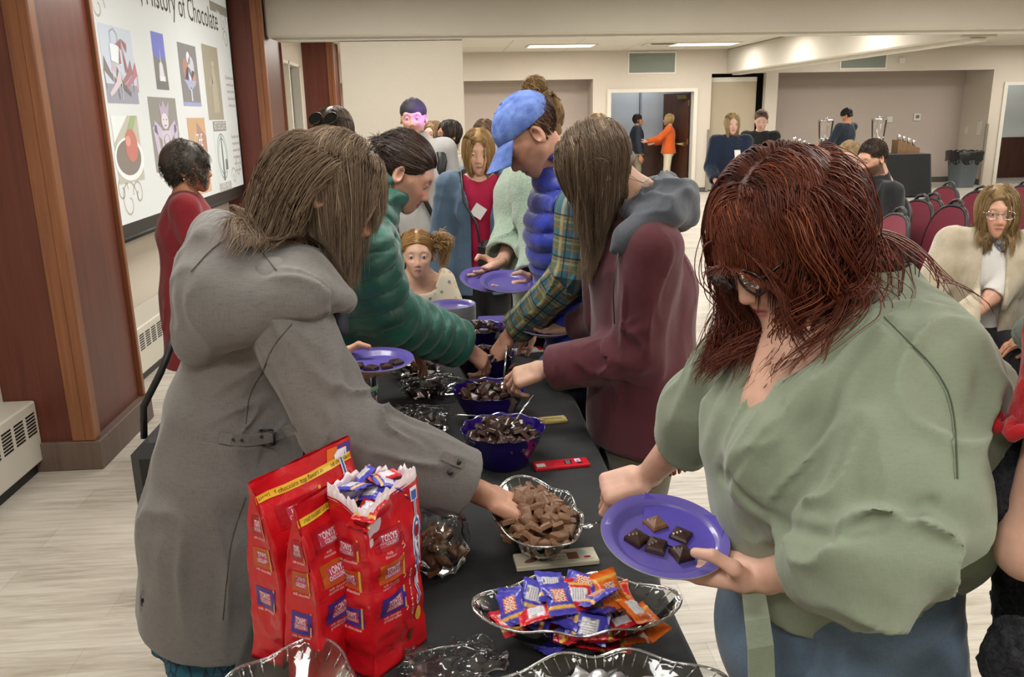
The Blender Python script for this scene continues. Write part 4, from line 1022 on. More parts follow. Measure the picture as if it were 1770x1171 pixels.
def furniture():
    # trash can
    e = empty('trash_can', (11.0, 17.45, 0), 0, 'grey ribbed trash can with a black bag liner by the alcove wall', 'bin')
    g = mat('bin_grey', '#5d666d', .55)
    b = MB(); n = 40; sq = lambda t, r, z: (r*(1/max(abs(math.cos(t)), abs(math.sin(t))))**.65*(1-.02*(math.sin(t*20) > 0)), z)
    b.lathe([(.2, 0), (.27, .7), (.285, .7), (.285, .74), (.26, .74), (.2, .05)], (0, 0, 0), 60, 0, sq); b.add([(.2*math.cos(t), .2*math.sin(t), .02) for t in np.linspace(0, 6.28, 20)[:-1]], [tuple(range(19))], 0); b.build('bin_body', g, e, (0, 0, 0))
    b = MB(); b.lathe([(.25, .5), (.262, .74), (.295, .765), (.31, .74), (.3, .62), (.305, .56)], (0, 0, 0), 60, 0, lambda t, r, z: (r*(1/max(abs(math.cos(t)), abs(math.sin(t))))**.65, z+.03*math.sin(t*7+r*20)*(z < .7)+.01*math.sin(t*13))); b.build('bag_liner', mat('bin_bag', '#121214', .25, bump=.5, bscale=40, bdist=.01), e, (0, 0, 0))
    # drinks tables
    M_cloth = fabric('black_tablecloth_far', '#26282a', '#1a1b1d', 300, .9)
    for (x0, x1, y, lab) in ((6.55, 7.75, 16., 'far table in a floor length black cloth under the left drink dispenser'), (7.95, 9.2, 16., 'far table in a floor length black cloth under the right drink dispenser')):
        e = empty('drinks_table', ((x0+x1)/2, y, 0), 0, lab, 'table', 'cloth covered drinks tables'); w = (x1-x0)/2
        b = MB(); b.box((-w, -.35, .79), (w, .35, .815), 0, bev=.005)
        def sk(u, v):
            t = u*4; a = int(min(t, 3.999)); f = t-a; c = [(-w, -.35), (w, -.35), (w, .35), (-w, .35)]; p, q = c[a], c[(a+1) % 4]; x, yy = p[0]+(q[0]-p[0])*f, p[1]+(q[1]-p[1])*f; k = .02*math.sin(u*60)*(1-v)+.05*(1-v); return (x*(1+k/w), yy*(1+k/.35), .02+v*.79)
        b.grid(sk, 160, 6); b.build('tablecloth', M_cloth, e, (0, 0, 0))
    gl = glassmat('clear_acrylic')
    for x, lab in ((7.25, 'clear drink dispenser left of the man in the navy jumper'), (8.3, 'clear drink dispenser right of the man in the navy jumper')):
        e = empty('drink_dispenser', (x, 16., .815), 0, lab, 'drink dispenser', 'drink dispensers')
        MB().lathe([(.115, .32), (.14, .62), (.142, .64)], n=28).build('tank', gl, e, (0, 0, 0)); MB().lathe([(.0, .67), (.05, .665), (.14, .66), (.145, .64), (.14, .635)], n=28).tube([(0, 0, .66), (0, 0, .71)], .03, 10).build('lid', M_chrome, e, (0, 0, 0))
        MB().lathe([(.14, 0), (.14, .02), (.11, .04), (.11, .3), (.12, .32), (.0, .32)], n=28).build('base', M_chrome, e, (0, 0, 0)); MB().tube([(0, -.11, .18), (0, -.19, .17), (0, -.19, .12)], .015, 8).build('spigot', M_black, e, (0, 0, 0))
    for x, lab in ((6.78, 'wooden caddy of metal canisters left of the dispensers'), (8.85, 'wooden caddy of metal canisters right of the dispensers')):
        e = empty('condiment_caddy', (x, 15.95, .815), 0, lab, 'caddy', 'wooden caddies on the drinks tables'); cd = mat('kraft_wood', '#8a6a4c', .7, var=.15)
        b = MB(); b.add([(-.22, -.12, 0), (.22, -.12, 0), (.22, -.12, .1), (-.22, -.12, .26), (-.22, .12, 0), (.22, .12, 0), (.22, .12, .1), (-.22, .12, .26)], [(0, 1, 2, 3), (4, 7, 6, 5), (0, 4, 5, 1), (1, 5, 6, 2), (0, 3, 7, 4), (3, 2, 6, 7)]); b.build('box', cd, e, (0, 0, 0))
        for k in range(4): MB().lathe([(0, 0), (.035, 0), (.035, .1), (.02, .12), (0, .125)], n=14).build('canister', M_chrome, e, (-.15+k*.1, 0, .24-.036*k))
    # rows of chairs
    for k, (px, py, rz, lab) in enumerate([(1645, 352, 95, 'burgundy chair nearest the woman in the cream cardigan'), (1606, 340, 96, 'burgundy chair just beyond the nearest empty chair'), (1546, 366, 92, 'burgundy chair beside the seated man in black, below his elbow'),
                            (1634, 320, 97, 'burgundy chair farther back, in line with the bin'), (1690, 328, 98, 'burgundy chair half hidden behind the cardigan woman'), (1768, 318, 97, 'burgundy chair cut by the right edge of the picture')]):
        p = PZ(px, py, 1.01); a = math.radians(rz); f = V(-math.sin(a), math.cos(a), 0); chair((p[0]+f[0]*.3, p[1]+f[1]*.3, 0), a, lab)
def lights():
    w = bpy.data.worlds.new('World'); SC.world = w; w.use_nodes = True; w.node_tree.nodes['Background'].inputs[0].default_value = (.9, .95, 1, 1); w.node_tree.nodes['Background'].inputs[1].default_value = .3
    def area(x, y, sx, sy, p, z=2.86, col=(1, .975, .935)):
        l = bpy.data.lights.new('troffer', 'AREA'); l.shape = 'RECTANGLE'; l.size = sx; l.size_y = sy; l.energy = p; l.color = col; o = bpy.data.objects.new('troffer_light', l); COL.objects.link(o); o.location = (x, y, z)
    for y in (-.3, 2.4, 5.1, 7.6):
        for x in (-.6, 2.2, 5.2, 8.5): area(x, y, 1.15, .55, 60)
    for y in (11.5, 14., 16.3):
        for x in (-.5, 2.2, 4.9, 8.3, 12.2): area(x, y, 1.15, .55, 66)
    area(4.2, 18.7, 1, .5, 25, col=(.9, .95, 1)); area(13, 18.7, 1.2, .5, 25)
    # projector spill on the man in the backwards cap
    l = bpy.data.lights.new('projector', 'SPOT'); l.energy = 5200; l.spot_size = math.radians(3.2); l.spot_blend = .25; l.color = (.45, .2, 1.); l.shadow_soft_size = .02
    o = bpy.data.objects.new('projector_light', l); COL.objects.link(o); o.location = (3.4, 2.6, 2.6); t = Vector((-.11, 5.62, 1.75)); o.rotation_euler = (t-Vector(o.location)).to_track_quat('-Z', 'Y').to_euler()
def camera():
    c = bpy.data.cameras.new('cam'); o = bpy.data.objects.new('camera', c); COL.objects.link(o); SC.camera = o
    c.sensor_fit = 'HORIZONTAL'; c.sensor_width = 36.; c.lens = FPX/1770*36; c.clip_start = .05; c.clip_end = 100
    M = Matrix([list(CAMM[0])+[0], list(CAMM[1])+[0], list(CAMM[2])+[CAMC[2]], [0, 0, 0, 1]]); o.matrix_world = M
    vs = SC.view_settings; vs.view_transform = 'Standard'; vs.look = 'None'; vs.gamma = 1.; vs.use_curve_mapping = False; vs.exposure = EXPO
    SC.cycles.max_bounces = 8; SC.cycles.diffuse_bounces = 3; SC.cycles.transparent_max_bounces = 24; SC.cycles.caustics_reflective = False; SC.cycles.caustics_refractive = False
EXPO = -.78
# ---------------------------------------------------------------- table and everything on it
TZ = .752
def tablemod():
    M_tc = None
    m = NT('black_tablecloth'); c = m.noise(m.co(scale=(1, 1, 1)), 500, 3); m.color(m.ramp(m.noise(m.co(), 7, 4), [(.3, C('#15181a')), (.7, C('#1e2122'))])); m.set(Roughness=.82); m.b.inputs['Sheen Weight'].default_value = .04
    m.bump(c, .2, .0006, m.bump(m.noise(m.co(scale=(.6, 2.2, 1)), 3.5, 4, .5, .8), .35, .02)); M_tc = m.mat
    for i, (y0, y1) in enumerate(((.05, 1.86), (1.88, 3.7))):
        e = empty('folding_table', (0, (y0+y1)/2, 0), 0, ('nearer' if i == 0 else 'farther')+' folding banquet table hidden under the long black tablecloth', 'table', 'folding tables under the cloth'); h = (y1-y0)/2
        MB().box((-.38, -h, .715), (.38, h, .745), 0, bev=.008).build('tabletop', mat('table_laminate', '#b8b0a0', .5), e, (0, 0, 0))
        for sy in (-1, 1):
            for sx in (-1, 1): MB().tube([(sx*.3, sy*(h-.25), 0), (sx*.3, sy*(h-.25), .715)], .014, 8).build('leg', M_dkgrey, e, (0, 0, 0))
    def cl(u, v):
        # v 0..1 across : drop-left, top, drop-right
        y = .0+u*3.75; 
        s = v*2.12-1.06; w = .40; 
        if abs(s) <= w: x, z = s, TZ-.0004+.0012*math.sin(y*5+s*7)*0
        else:
            d = abs(s)-w; f = min(1, d/.1)**2; x = math.copysign(w+.012+.03*d+f*.022*math.sin(y*23+3*math.sin(y*4))*(.3+d), s); z = TZ-d
            if d < .02: x = math.copysign(w+.012*d/.02, s); z = TZ-.004*(d/.02)
        return (x, y, max(z, .03))
    b = MB(); b.grid(cl, 260, 70)
    b.add([(-.412, 3.75, TZ), (.412, 3.75, TZ), (.45, 3.78, .05), (-.45, 3.78, .05)], [(0, 1, 2, 3)])
    tag(b.build('tablecloth', M_tc), 'long black tablecloth covering the chocolate tasting table', 'tablecloth')
def chocmat(name, a, rough=.32):
    if name in MATS: return MATS[name]
    m = NT(name); c = C(a); m.color(m.ramp(m.noise(m.co(), 60, 4), [(.3, tuple(x*.75 for x in c[:3])+(1,)), (.75, tuple(min(1, x*1.25) for x in c[:3])+(1,))])); m.set(Roughness=rough); m.bump(m.noise(m.co(), 170, 3), .15, .001); MATS[name] = m.mat; return m.mat
_ch = {}
def choc_mesh(kind, mt, w=.030, t=.009, dome=.004):
    k = (kind, mt.name)
    if k not in _ch:
        b = MB(); n = 8
        def top(u, v): 
            x, y = 2*u-1, 2*v-1; e = max(abs(x), abs(y)); sc = w/2*(1-.08*(e > .95)); z = t*.5+dome*(1-e)*1.2 if e < .8 else t*.5-(e-.8)*t*.9
            return (x*sc, y*sc, z)
        def bot(u, v):
            x, y = 1-2*u, 2*v-1; e = max(abs(x), abs(y)); sc = w/2*(1-.08*(e > .95)); return (x*sc, y*sc, -t*.5)
        b.grid(top, n, n); b.grid(bot, n, n)
        ring = [(-1, -1), (1, -1), (1, 1), (-1, 1)]; s = w/2*.92
        b.add([(x*s, y*s, t*.5-.2*t*.9) for x, y in ring]+[(x*s, y*s, -t*.5) for x, y in ring], [(0, 4, 5, 1), (1, 5, 6, 2), (2, 6, 7, 3), (3, 7, 4, 0)])
        me = b.mesh('chocolate'); me.polygons.foreach_set('use_smooth', [False]*len(me.polygons)); me.materials.append(mt); _ch[k] = me
    return _ch[k]
def place(me, name, loc, eul, label, cat, group=None, sc=None):
    o = bpy.data.objects.new(name, me); COL.objects.link(o); o.location = loc; o.rotation_euler = eul
    if sc: o.scale = sc
    return tag(o, label, cat, group)
def heap(n, fn_r, z0, zc, me, name, label, cat, group, seed=0, tilt=.7, mind=.02, cx=0, cy=0, layers=3, sc=(.85, 1.15)):
    """heap of pieces: fn_r(theta)->radius at fill height; dome rises to zc"""
    g = np.random.default_rng(seed); pts = []; tries = 0; out = []
    while len(pts) < n and tries < 9000:
        tries += 1; t = g.random()*6.283; rr = math.sqrt(g.random()); R = fn_r(t); x, y = rr*R*math.cos(t), rr*R*math.sin(t)
        z = z0+(zc-z0)*(1-rr**2)+g.normal()*.004
        if all((x-a)**2+(y-b)**2+2*(z-c)**2 > mind**2 for a, b, c in pts): pts.append((x, y, z))
        if tries % 700 == 699: mind *= .85
    for (x, y, z) in pts:
        m = me[g.integers(len(me))] if isinstance(me, list) else me; s = sc[0]+(sc[1]-sc[0])*g.random()
        out.append(place(m, name, (cx+x, cy+y, z), (g.normal()*tilt, g.normal()*tilt, g.random()*6.28), label, cat, group, (s, s*(.85+.3*g.random()), 1)))
    return out
def oval_bowl(cx, cy, rz, label, lx=.165, ly=.09, hgt=.085):
    gl = glassmat('cut_clear_plastic', '#f1f3f3', .07, ior=1.2, alpha=.12)
    e = empty('serving_bowl', (cx, cy, TZ), rz, label, 'bowl', None)
    def rim(t, f):
        c, s = math.cos(t), math.sin(t); r = 1/math.sqrt((c/lx)**2+(s/ly)**2); lobe = 1+.05*f*(abs(math.cos(3*t)))+.0*f; return r*lobe
    b = MB(); N = 120
    prof = [(.0, .004), (.35, .004), (.5, .012), (.72, .04), (.9, .068), (1., hgt), (1.05, hgt+.004), (1.05, hgt+.001), (.98, hgt-.004), (.86, .062), (.68, .034), (.48, .007), (.33, 0), (0, 0)]
    vs = []; 
    for i, (k, z) in enumerate(prof):
        for j in range(N):
            t = 2*math.pi*j/N; r = rim(t, k)*k*(1+(.012 if j % 2 else -.012)*(k > .4)); zz = z+(.006*math.cos(6*t)*(k > .95)); vs.append((r*math.cos(t), r*math.sin(t), zz))
    fs = [(i*N+j, i*N+(j+1) % N, (i+1)*N+(j+1) % N, (i+1)*N+j) for i in range(len(prof)-1) for j in range(N)]
    b.add(vs, fs, 0, True); b.build('bowl_body', gl, e, (0, 0, 0))
    b = MB(); pts = [(rim(2*math.pi*j/N, 1.05)*1.05*math.cos(2*math.pi*j/N), rim(2*math.pi*j/N, 1.05)*1.05*math.sin(2*math.pi*j/N), hgt+.003+.006*math.cos(12*math.pi*j/N)) for j in range(N+1)]
    b.tube(pts, .0022, 6, cap=False)
    for j in range(0, N, 3):
        t = 2*math.pi*j/N; b.tube([(rim(t, 1)*k*math.cos(t), rim(t, 1)*k*math.sin(t), z) for k, z in ((1.035, hgt+.002), (.9, hgt*.8+.004))], .0013, 4)
    b.build('rim', glassmat('frosty_edge', '#e8ecec', .2, alpha=1.0), e, (0, 0, 0)); return e, rim
def purple_bowl(cx, cy, label, R=.112, hgt=.105):
    m = NT('purple_plastic') if 'pp' not in MATS else None
    if m:
        m.color(C('#24106a')); m.set(Roughness=.12, IOR=1.45); m.b.inputs['Transmission Weight'].default_value = .25; m.b.inputs['Coat Weight'].default_value = .4; MATS['pp'] = m.mat
    e = empty('purple_bowl', (cx, cy, TZ), 0, label, 'bowl', 'scalloped purple plastic bowls')
    sc = lambda t, r, z: (r*(1+.012*math.cos(12*t)*min(1, z/.05)), z+.002*math.cos(12*t)*(z > hgt-.01))
    b = MB(); b.lathe([(0, .004), (.05, .004), (.06, .0), (.064, .004), (.085, .045), (.104, .08), (R, hgt), (R+.003, hgt+.002), (R-.002, hgt-.002), (.098, .078), (.08, .046), (.058, .01), (0, .008)], (0, 0, 0), 100, 0, sc); b.build('bowl_body', MATS['pp'], e, (0, 0, 0)); return e
PLM = {}
def plate_parts(e=None):
    if not PLM:
        m = NT('purple_paper'); m.color(C('#6055a6')); m.set(Roughness=.3); m.b.inputs['Coat Weight'].default_value = .3; m.bump(m.noise(m.co(), 200, 2), .05, .001); PLM['p'] = m.mat; PLM['w'] = mat('white_paper', '#c9c6cc', .6)
        N = 72; flt = lambda t, r, z: (r, z+(.0012*math.sin(36*t) if r > .075 else 0))
        R = .1025; b = MB(); b.lathe([(0, .0018), (.07, .0018), (.076, .004), (.083, .0135), (.088, .0155), (R, .0185)], (0, 0, 0), N, 0, flt); b.lathe([(R, .0185), (R+.0005, .0165), (R-.001, .0165), (.088, .0138), (.083, .0118), (.076, .002), (.07, 0), (0, 0)], (0, 0, 0), N, 1, flt)
        me = b.mesh('paper_plate'); me.materials.append(PLM['p']); me.materials.append(PLM['w']); PLM['me'] = me
    return PLM['me']
def plate(c, n=(0, 0, 1), label='', group=None, rz=0., sc=1.):
    q = Vector(n).normalized(); rot = q.to_track_quat('Z', 'Y').to_matrix().to_4x4() @ Matrix.Rotation(rz, 4, 'Z')
    o = place(plate_parts(), 'paper_plate', (0, 0, 0), (0, 0, 0), label, 'plate', group); o.matrix_world = Matrix.Translation(c) @ rot @ Matrix.Diagonal((sc, sc, sc, 1)); return o
CHM = lambda: (chocmat('milk_chocolate', '#7a583f', .42), chocmat('dark_chocolate', '#3a2620', .26))
def on_plate(po, spots, kinds, label):
    milk, dark = CHM(); M = po.matrix_world
    for i, ((x, y, a), k) in enumerate(zip(spots, kinds)):
        o = place(choc_mesh('sq', milk if k == 'm' else dark, .027, .008, .006), 'chocolate_square', (0, 0, 0), (0, 0, 0), label[i] if isinstance(label, list) else label, 'chocolate', None if isinstance(label, list) else label)
        o.matrix_world = M @ Matrix.Translation((x, y, .0068)) @ Matrix.Rotation(a, 4, 'Z')
def candy_mesh(kind, seed=0):
    """pillow-pack sweet, colours by side"""
    cols = {'purple': ('#4a46b4', '#4a46b4'), 'orange': ('#e06a1e', '#e06a1e'), 'red': ('#c8202c', '#c8202c')}[kind]; ya = C('#e0b050'); base = C(cols[0]); wh = C('#d9d9de'); g = np.random.default_rng(seed)
    nu, nv = 22, 14; v = []; c = []; f = []; L, W, T_ = .056, .040, .010
    crk = g.normal(size=(nu+1, nv+1))*.0006
    for side in (1, -1):
        for j in range(nv+1):
            for i in range(nu+1):
                a, b = i/nu*2-1, j/nv*2-1; pil = (max(0, 1-abs(a)**3/.55) if abs(a) < .82 else 0)*(1-abs(b)**4); pil = max(0, (1-(abs(a)/.8)**2.5))*(1-abs(b)**4) if abs(a) < .8 else 0
                sq = W/2*(1-.12*max(0, 1-(a/.8)**2)) ; zz = .0008*math.sin(i*2.2+j)*(abs(a) > .78) if abs(a) > .78 else 0
                v.append((a*L/2, b*sq, side*(T_/2*pil**.6+.0002)+zz+crk[i, j]*(abs(a) < .8)))
                col = base
                if .52 < a < .66: col = ya
                if side == 1 and abs(a+.08) < .42 and abs(b) < .62: col = wh
                if side == -1 and abs(a+.1) < .4 and abs(b) < .5: col = C('#c03a3a') if (i+j) % 2 else C('#e8b060')
                c.append(col)
    n = (nu+1)*(nv+1)
    for s_ in (0, 1):
        for j in range(nv):
            for i in range(nu):
                q = [s_*n+j*(nu+1)+i, s_*n+j*(nu+1)+i+1, s_*n+(j+1)*(nu+1)+i+1, s_*n+(j+1)*(nu+1)+i]; f.append(tuple(q if s_ == 0 else q[::-1]))
    # print on the white back label
    p = Paint()
    for k in range(5): p.text('milk chocolate cocoa butter', -.002, .0085-k*.0034, .0026, '#4a4a60', 0, fit=.019)
    for k in range(9): p.rect(-.010+k*.0009, -.0115, -.0096+k*.0009, -.0085, '#222222', 0)
    zt = lambda x, y: T_/2*(max(0, 1-(abs(x/L*2)/.8)**2.5)*(1-abs(y/W*2)**4))**.6+.0011
    n0 = len(v); v += [(x, y, zt(x, y)) for x, y, _ in p.v]; c += p.c; f += [tuple(i+n0 for i in q) for q in p.f]
    p = Paint(); p.text('CHOCO', -.001, .003, .010, '#f2e9ea', 0, fit=.02, bold=.02); p.text('LONELY', -.001, -.004, .008, '#f2e9ea', 0, fit=.02, bold=.02)
    n0 = len(v); v += [(x, -y, -zt(x, y)) for x, y, _ in p.v]; c += p.c; f += [tuple(i+n0 for i in q) for q in p.f]
    me = bpy.data.meshes.new('wrapped_sweet'); me.from_pydata([tuple(map(float, q)) for q in v], [], f); at = me.attributes.new('pc', 'FLOAT_COLOR', 'POINT'); at.data.foreach_set('color', np.array(c, F32).ravel()); me.polygons.foreach_set('use_smooth', [True]*len(me.polygons)); me.materials.append(P_gloss); me.update(); return me
def zipbag(name, c, size, rz, label, nch, seed, lift=.0, cm='d', flat=1.):
    g = np.random.default_rng(seed); milk, dark = CHM(); sx, sy, sz = size
    e = empty(name, (c[0], c[1], TZ), rz, label, 'bag', None); R3 = np.array(Matrix.Rotation(rz, 3, 'Z'))
    f = U([ell((0, -.01, sz*.5), (sx*.46, sy*.36, sz*.52)), ell((sx*.12, sy*.1, sz*.45), (sx*.4, sy*.4, sz*.42)), rbox((0, sy*.3, sz*.62), (sx*.46, sy*.28, .006), .004)], .02)
    f = disp(f, lambda p: .009*(1-2.4*np.abs(vnoise(p*(26, 34, 30), seed)))+.004*vnoise(p*80, seed+2), .05); f = inter(f, plane((0, 0, .002), (0, 0, -1)))
    lo, hi = np.array((-sx*.6, -sy*.7, 0.)), np.array((sx*.6, sy*.75, sz*1.35))
    v, q = polygonize(f, lo-.004, hi, .0042)
    me = mesh_np('film', v, q); obj('film', me, glassmat('crinkled_film', '#eef0f2', .12, ior=1.18, alpha=.16), e, (0, 0, 0))
    b = MB(); b.tube([(-sx*.42, sy*.52, sz*.66), (0, sy*.56, sz*.7), (sx*.42, sy*.53, sz*.64)], .0022, 5); b.build('zip_seal', glassmat('frosty_edge', '#e8ecec', .2, alpha=1.0), e, (0, 0, 0))
    M = Matrix.Translation((c[0], c[1], TZ)) @ Matrix.Rotation(rz, 4, 'Z'); me = choc_mesh('sq', dark if cm == 'd' else milk); k = 0; tr = 0
    pts = []
    while k < nch and tr < 3000:
        tr += 1; p = V((g.random()-.5)*sx*.8, (g.random()-.5)*sy*.62, sz*(.16+.6*g.random()**.6)); 
        if ((p[0]/(sx*.4))**2+(p[1]/(sy*.34))**2+((p[2]-sz*.42)/(sz*.42))**2) < 1 and all(np.linalg.norm(p-a) > .021 for a in pts):
            pts.append(p); k += 1; w = M @ Vector(p); place(me, 'chocolate_square', w, (g.normal()*.6, g.normal()*.6, g.random()*6), ('dark' if cm == 'd' else 'milk')+' chocolate square inside the '+label, 'chocolate', 'chocolate inside the '+label)
    return e
def pouch(name, base, rz, W, D, H, label, top='sealed', seed=0, lean=(0, 0), print_side=1):
    """stand-up sweet bag; local x = width, -y = printed front"""
    e = empty(name, (base[0], base[1], TZ), rz, label, 'bag', 'tall red sweet bags')
    g = np.random.default_rng(seed)
    def surf(u, v):      # u: angle param 0..4 around, v height 0..1
        u = u % 4; s = int(u); f = u-s
        hw, hd = W/2, D/2
        if top == 'sealed': hd2 = hd*(1-max(0, (v-.45)/.55)**1.3*.97); bulge = .014*math.sin(math.pi*min(1, v*1.1))
        else: hd2 = hd*(1.0-.05*v); bulge = .010*math.sin(math.pi*v)
        hw2 = hw*(1-.06*math.sin(math.pi*v))
        c = [(-hw2, -hd2), (hw2, -hd2), (hw2, hd2), (-hw2, hd2)]; p, q = c[s], c[(s+1) % 4]; x, y = p[0]+(q[0]-p[0])*f, p[1]+(q[1]-p[1])*f
        nx, ny = [(0, -1), (1, 0), (0, 1), (-1, 0)][s]; k = math.sin(math.pi*f)**.8 if 0 < f < 1 else 0
        if s in (1, 3) and top == 'sealed': k *= -.6*v
        x += nx*bulge*k; y += ny*bulge*k
        n = float(vnoise(np.array([[x*22+seed, y*22, v*9.]]), seed)[0])*.0065+float(vnoise(np.array([[x*60, y*60+seed, v*24.]]), seed+1)[0])*.0022
        x += nx*n; y += ny*n
        z = v*H+(.0 if top == 'sealed' else .010*math.sin(u*1.57*2+seed)*(v > .93))
        return V(x+lean[0]*v*v, y+lean[1]*v*v, z)
    nu, nv = 20, 46; vs = []; fs = []
    for j in range(nv+1):
        for i in range(nu*4): vs.append(surf(i/nu, j/nv))
    n = nu*4
    for j in range(nv):
        for i in range(n): fs.append((j*n+i, j*n+(i+1) % n, (j+1)*n+(i+1) % n, (j+1)*n+i))
    fs.append(tuple(range(n))[::-1])
    b = MB(); b.add(vs, fs, 0, True)
    if top != 'sealed':     # torn open liner, rolled outward
        vs2 = []
        for j in range(5):
            for i in range(n):
                p = surf(i/nu, .985); r = (1.0, .97, .9, .86, .82)[j]; dz = (0, .022, .016, -.02, -.06)[j]; w = 1+.25*math.sin(i*.55+seed)+.2*math.sin(i*1.7); vs2.append((p[0]*r, p[1]*r, p[2]+dz*w if j < 3 else p[2]+dz))
        b.add(vs2, [(j*n+i, j*n+(i+1) % n, (j+1)*n+(i+1) % n, (j+1)*n+i) for j in range(4) for i in range(n)], 1, True)
    red = MATS.get('bag_red')
    if red is None:
        m = NT('bag_red'); m.color(C('#c3131f')); m.set(Roughness=.3); m.b.inputs['Coat Weight'].default_value = .25; m.bump(m.noise(m.co(), 22, 5, .6, .5), .5, .006); red = MATS['bag_red'] = m.mat
    b.build('pouch', [red, mat('bag_liner', '#d8c6cc', .35)], e, (0, 0, 0))
    # print: (s along 0..1 of face, v) -> surface
    def fn(face):
        def f(u, v, l):
            uu = face+min(max(u, .004), .996); v = min(max(v, .002), .998); p = surf(uu, v); du = surf(uu+.004 if u < .99 else uu, v)-surf(uu-.004 if u > .01 else uu, v); dv = surf(uu, min(v+.01, 1))-surf(uu, max(v-.01, 0)); nn = unit(np.cross(du, dv)); return p+nn*(.0006+.0003*l)
        return f
    def sweet(p, u, v, w, h, col, lab, fs_=1.):
        h *= 1.12
        k = 5
        p.rect(u-w/2, v-h/2, u+w/2, v+h/2, col, 1, k); p.rect(u+w/2-.1*w, v-h*.56, u+w/2-.03*w, v+h*.56, '#d9a54a', 2)
        asp = W/H if fs_ == 1 else D/H
        p.rect(u-w*.32, v-h*.32, u+w*.3, v+h*.3, '#b8405a', 2, 3)
        p.text('TONYS', u-.02*w, v+h*.1, h*.42, '#e7dfe6', 3, fit=w*.5, bold=.02); p.text('CHOCOLONELY', u-.02*w, v-h*.17, h*.26, '#e7dfe6', 3, fit=w*.58, bold=.01)
    for face, wid in ((0, W), (3, D), (1, D)):
        p = Paint(); sc = 1.
        if face == 0:
            items = [(.78, '#a81520', 'milk\nchocolate'), (.60, '#b9531b', 'milk chocolate\ncaramel sea salt'), (.40, '#3e2f86', 'milk chocolate\npretzel toffee')]
            for (v, c, t) in items:
                sweet(p, .36, v, .46, .105, c, t)
                for k, ln in enumerate(t.split('\n')): p.text(ln, .32, v-.072-k*.018, .022, '#e3bcbc', 2, fit=.019*len(ln))
                p.line([(.56, v-.088), (.60, v-.08), (.585, v-.065)], .008, '#eed9d9', 2)
            # big logo running up the right edge
            for k, ch in enumerate('TONYS'):
                p.text(ch, .865, .86-k*.125, .24, '#e8e6ee', 2, rot=0, sx=.85, bold=.05); p.text(ch, .865, .86-k*.125, .22, '#2450a8', 3, rot=0, sx=.82, bold=.0)
            p.text('CHOCO', .70, .40, .05, '#f1e6e6', 3, rot=math.pi/2, sx=1.6)
            p.ell(.86, .22, .07, .045, '#d9a83a', 3); p.line([(.45, .16), (.52, .25), (.6, .17), (.5, .12), (.45, .16)], .006, '#5a1a18', 2); p.ell(.66, .13, .05, .04, '#6e3a24', 2)
            p.text('serve\nand share', .3, .13, .03, '#5a1216', 2)
            if top == 'sealed':
                p.poly([(.70, .90), (.86, .93), (.84, .985), (.74, .985)], '#d9702a', 1); p.poly([(.86, .90), (.985, .9), (.985, .985), (.84, .985)], '#3b3590', 1)
                p.rect(.005, .885, .99, .925, '#e5bd3c', 4, 8); p.text('assorted chocolate top flavors assorted chocolate', .5, .905, .034, '#3a2a20', 5, fit=.94)
        elif face == 3:
            for (v, c) in ((.76, '#a81520'), (.58, '#b9531b'), (.36, '#3e2f86')): sweet(p, .5, v, .62, .1, c, '', 0); p.text('milk chocolate', .5, v-.07, .022, '#eed9d9', 2, fit=.5)
        else:
            for (v, c) in ((.7, '#b9531b'), (.45, '#3e2f86')): sweet(p, .5, v, .6, .1, c, '', 0)
        me = p.mesh('print', fn(face)); obj('print', me, P_gloss, e, (0, 0, 0))
    return e
def bar(c, rz, L, W, T_, col, label, draw, name='chocolate_bar'):
    e = empty(name, (c[0], c[1], TZ), rz, label, 'chocolate bar', None)
    MB().box((-L/2, -W/2, 0), (L/2, W/2, T_), 0, bev=.002).build('wrapper', mat('bar_'+col, col, .35), e, (0, 0, 0))
    p = Paint(); draw(p, L, W); me = p.mesh('print', lambda u, v, l: (u, v, T_+.0002*l)); obj('print', me, P_gloss, e, (0, 0, 0)); return e
def fork(c, d, label, up=.3, L=.16, kind='fork'):
    gl = glassmat('clear_cutlery', '#e8eaea', .12, alpha=.8); e = empty('plastic_'+kind, tuple(c), 0, label, 'cutlery'); d = unit(d); s = unit(np.cross(d, (0, 0, 1))); n = np.cross(s, d); P = lambda a, b, h=0: tuple(d*a+s*b+n*h)
    b = MB(); b.tube([P(0, 0), P(-L*.35, 0, .004), P(-L*.75, 0)], [.0035, .003, .0045], 6, flat=.5); b.build('handle', gl, e, (0, 0, 0))
    b = MB()
    if kind == 'fork':
        b.tube([P(0, 0), P(.012, 0, -.002), P(.02, 0, -.003)], [.004, .011, .011], 8, flat=.2)
        for k in (-1.5, -.5, .5, 1.5): b.tube([P(.018, k*.0055, -.003), P(.05, k*.006, .004)], [.0022, .0012], 5)
    else: b.tube([P(0, 0), P(.014, 0, -.003), P(.03, 0, -.004), P(.044, 0, -.001)], [.003, .012, .014, .004], 10, flat=.35)
    b.build('head', gl, e, (0, 0, 0)); return e
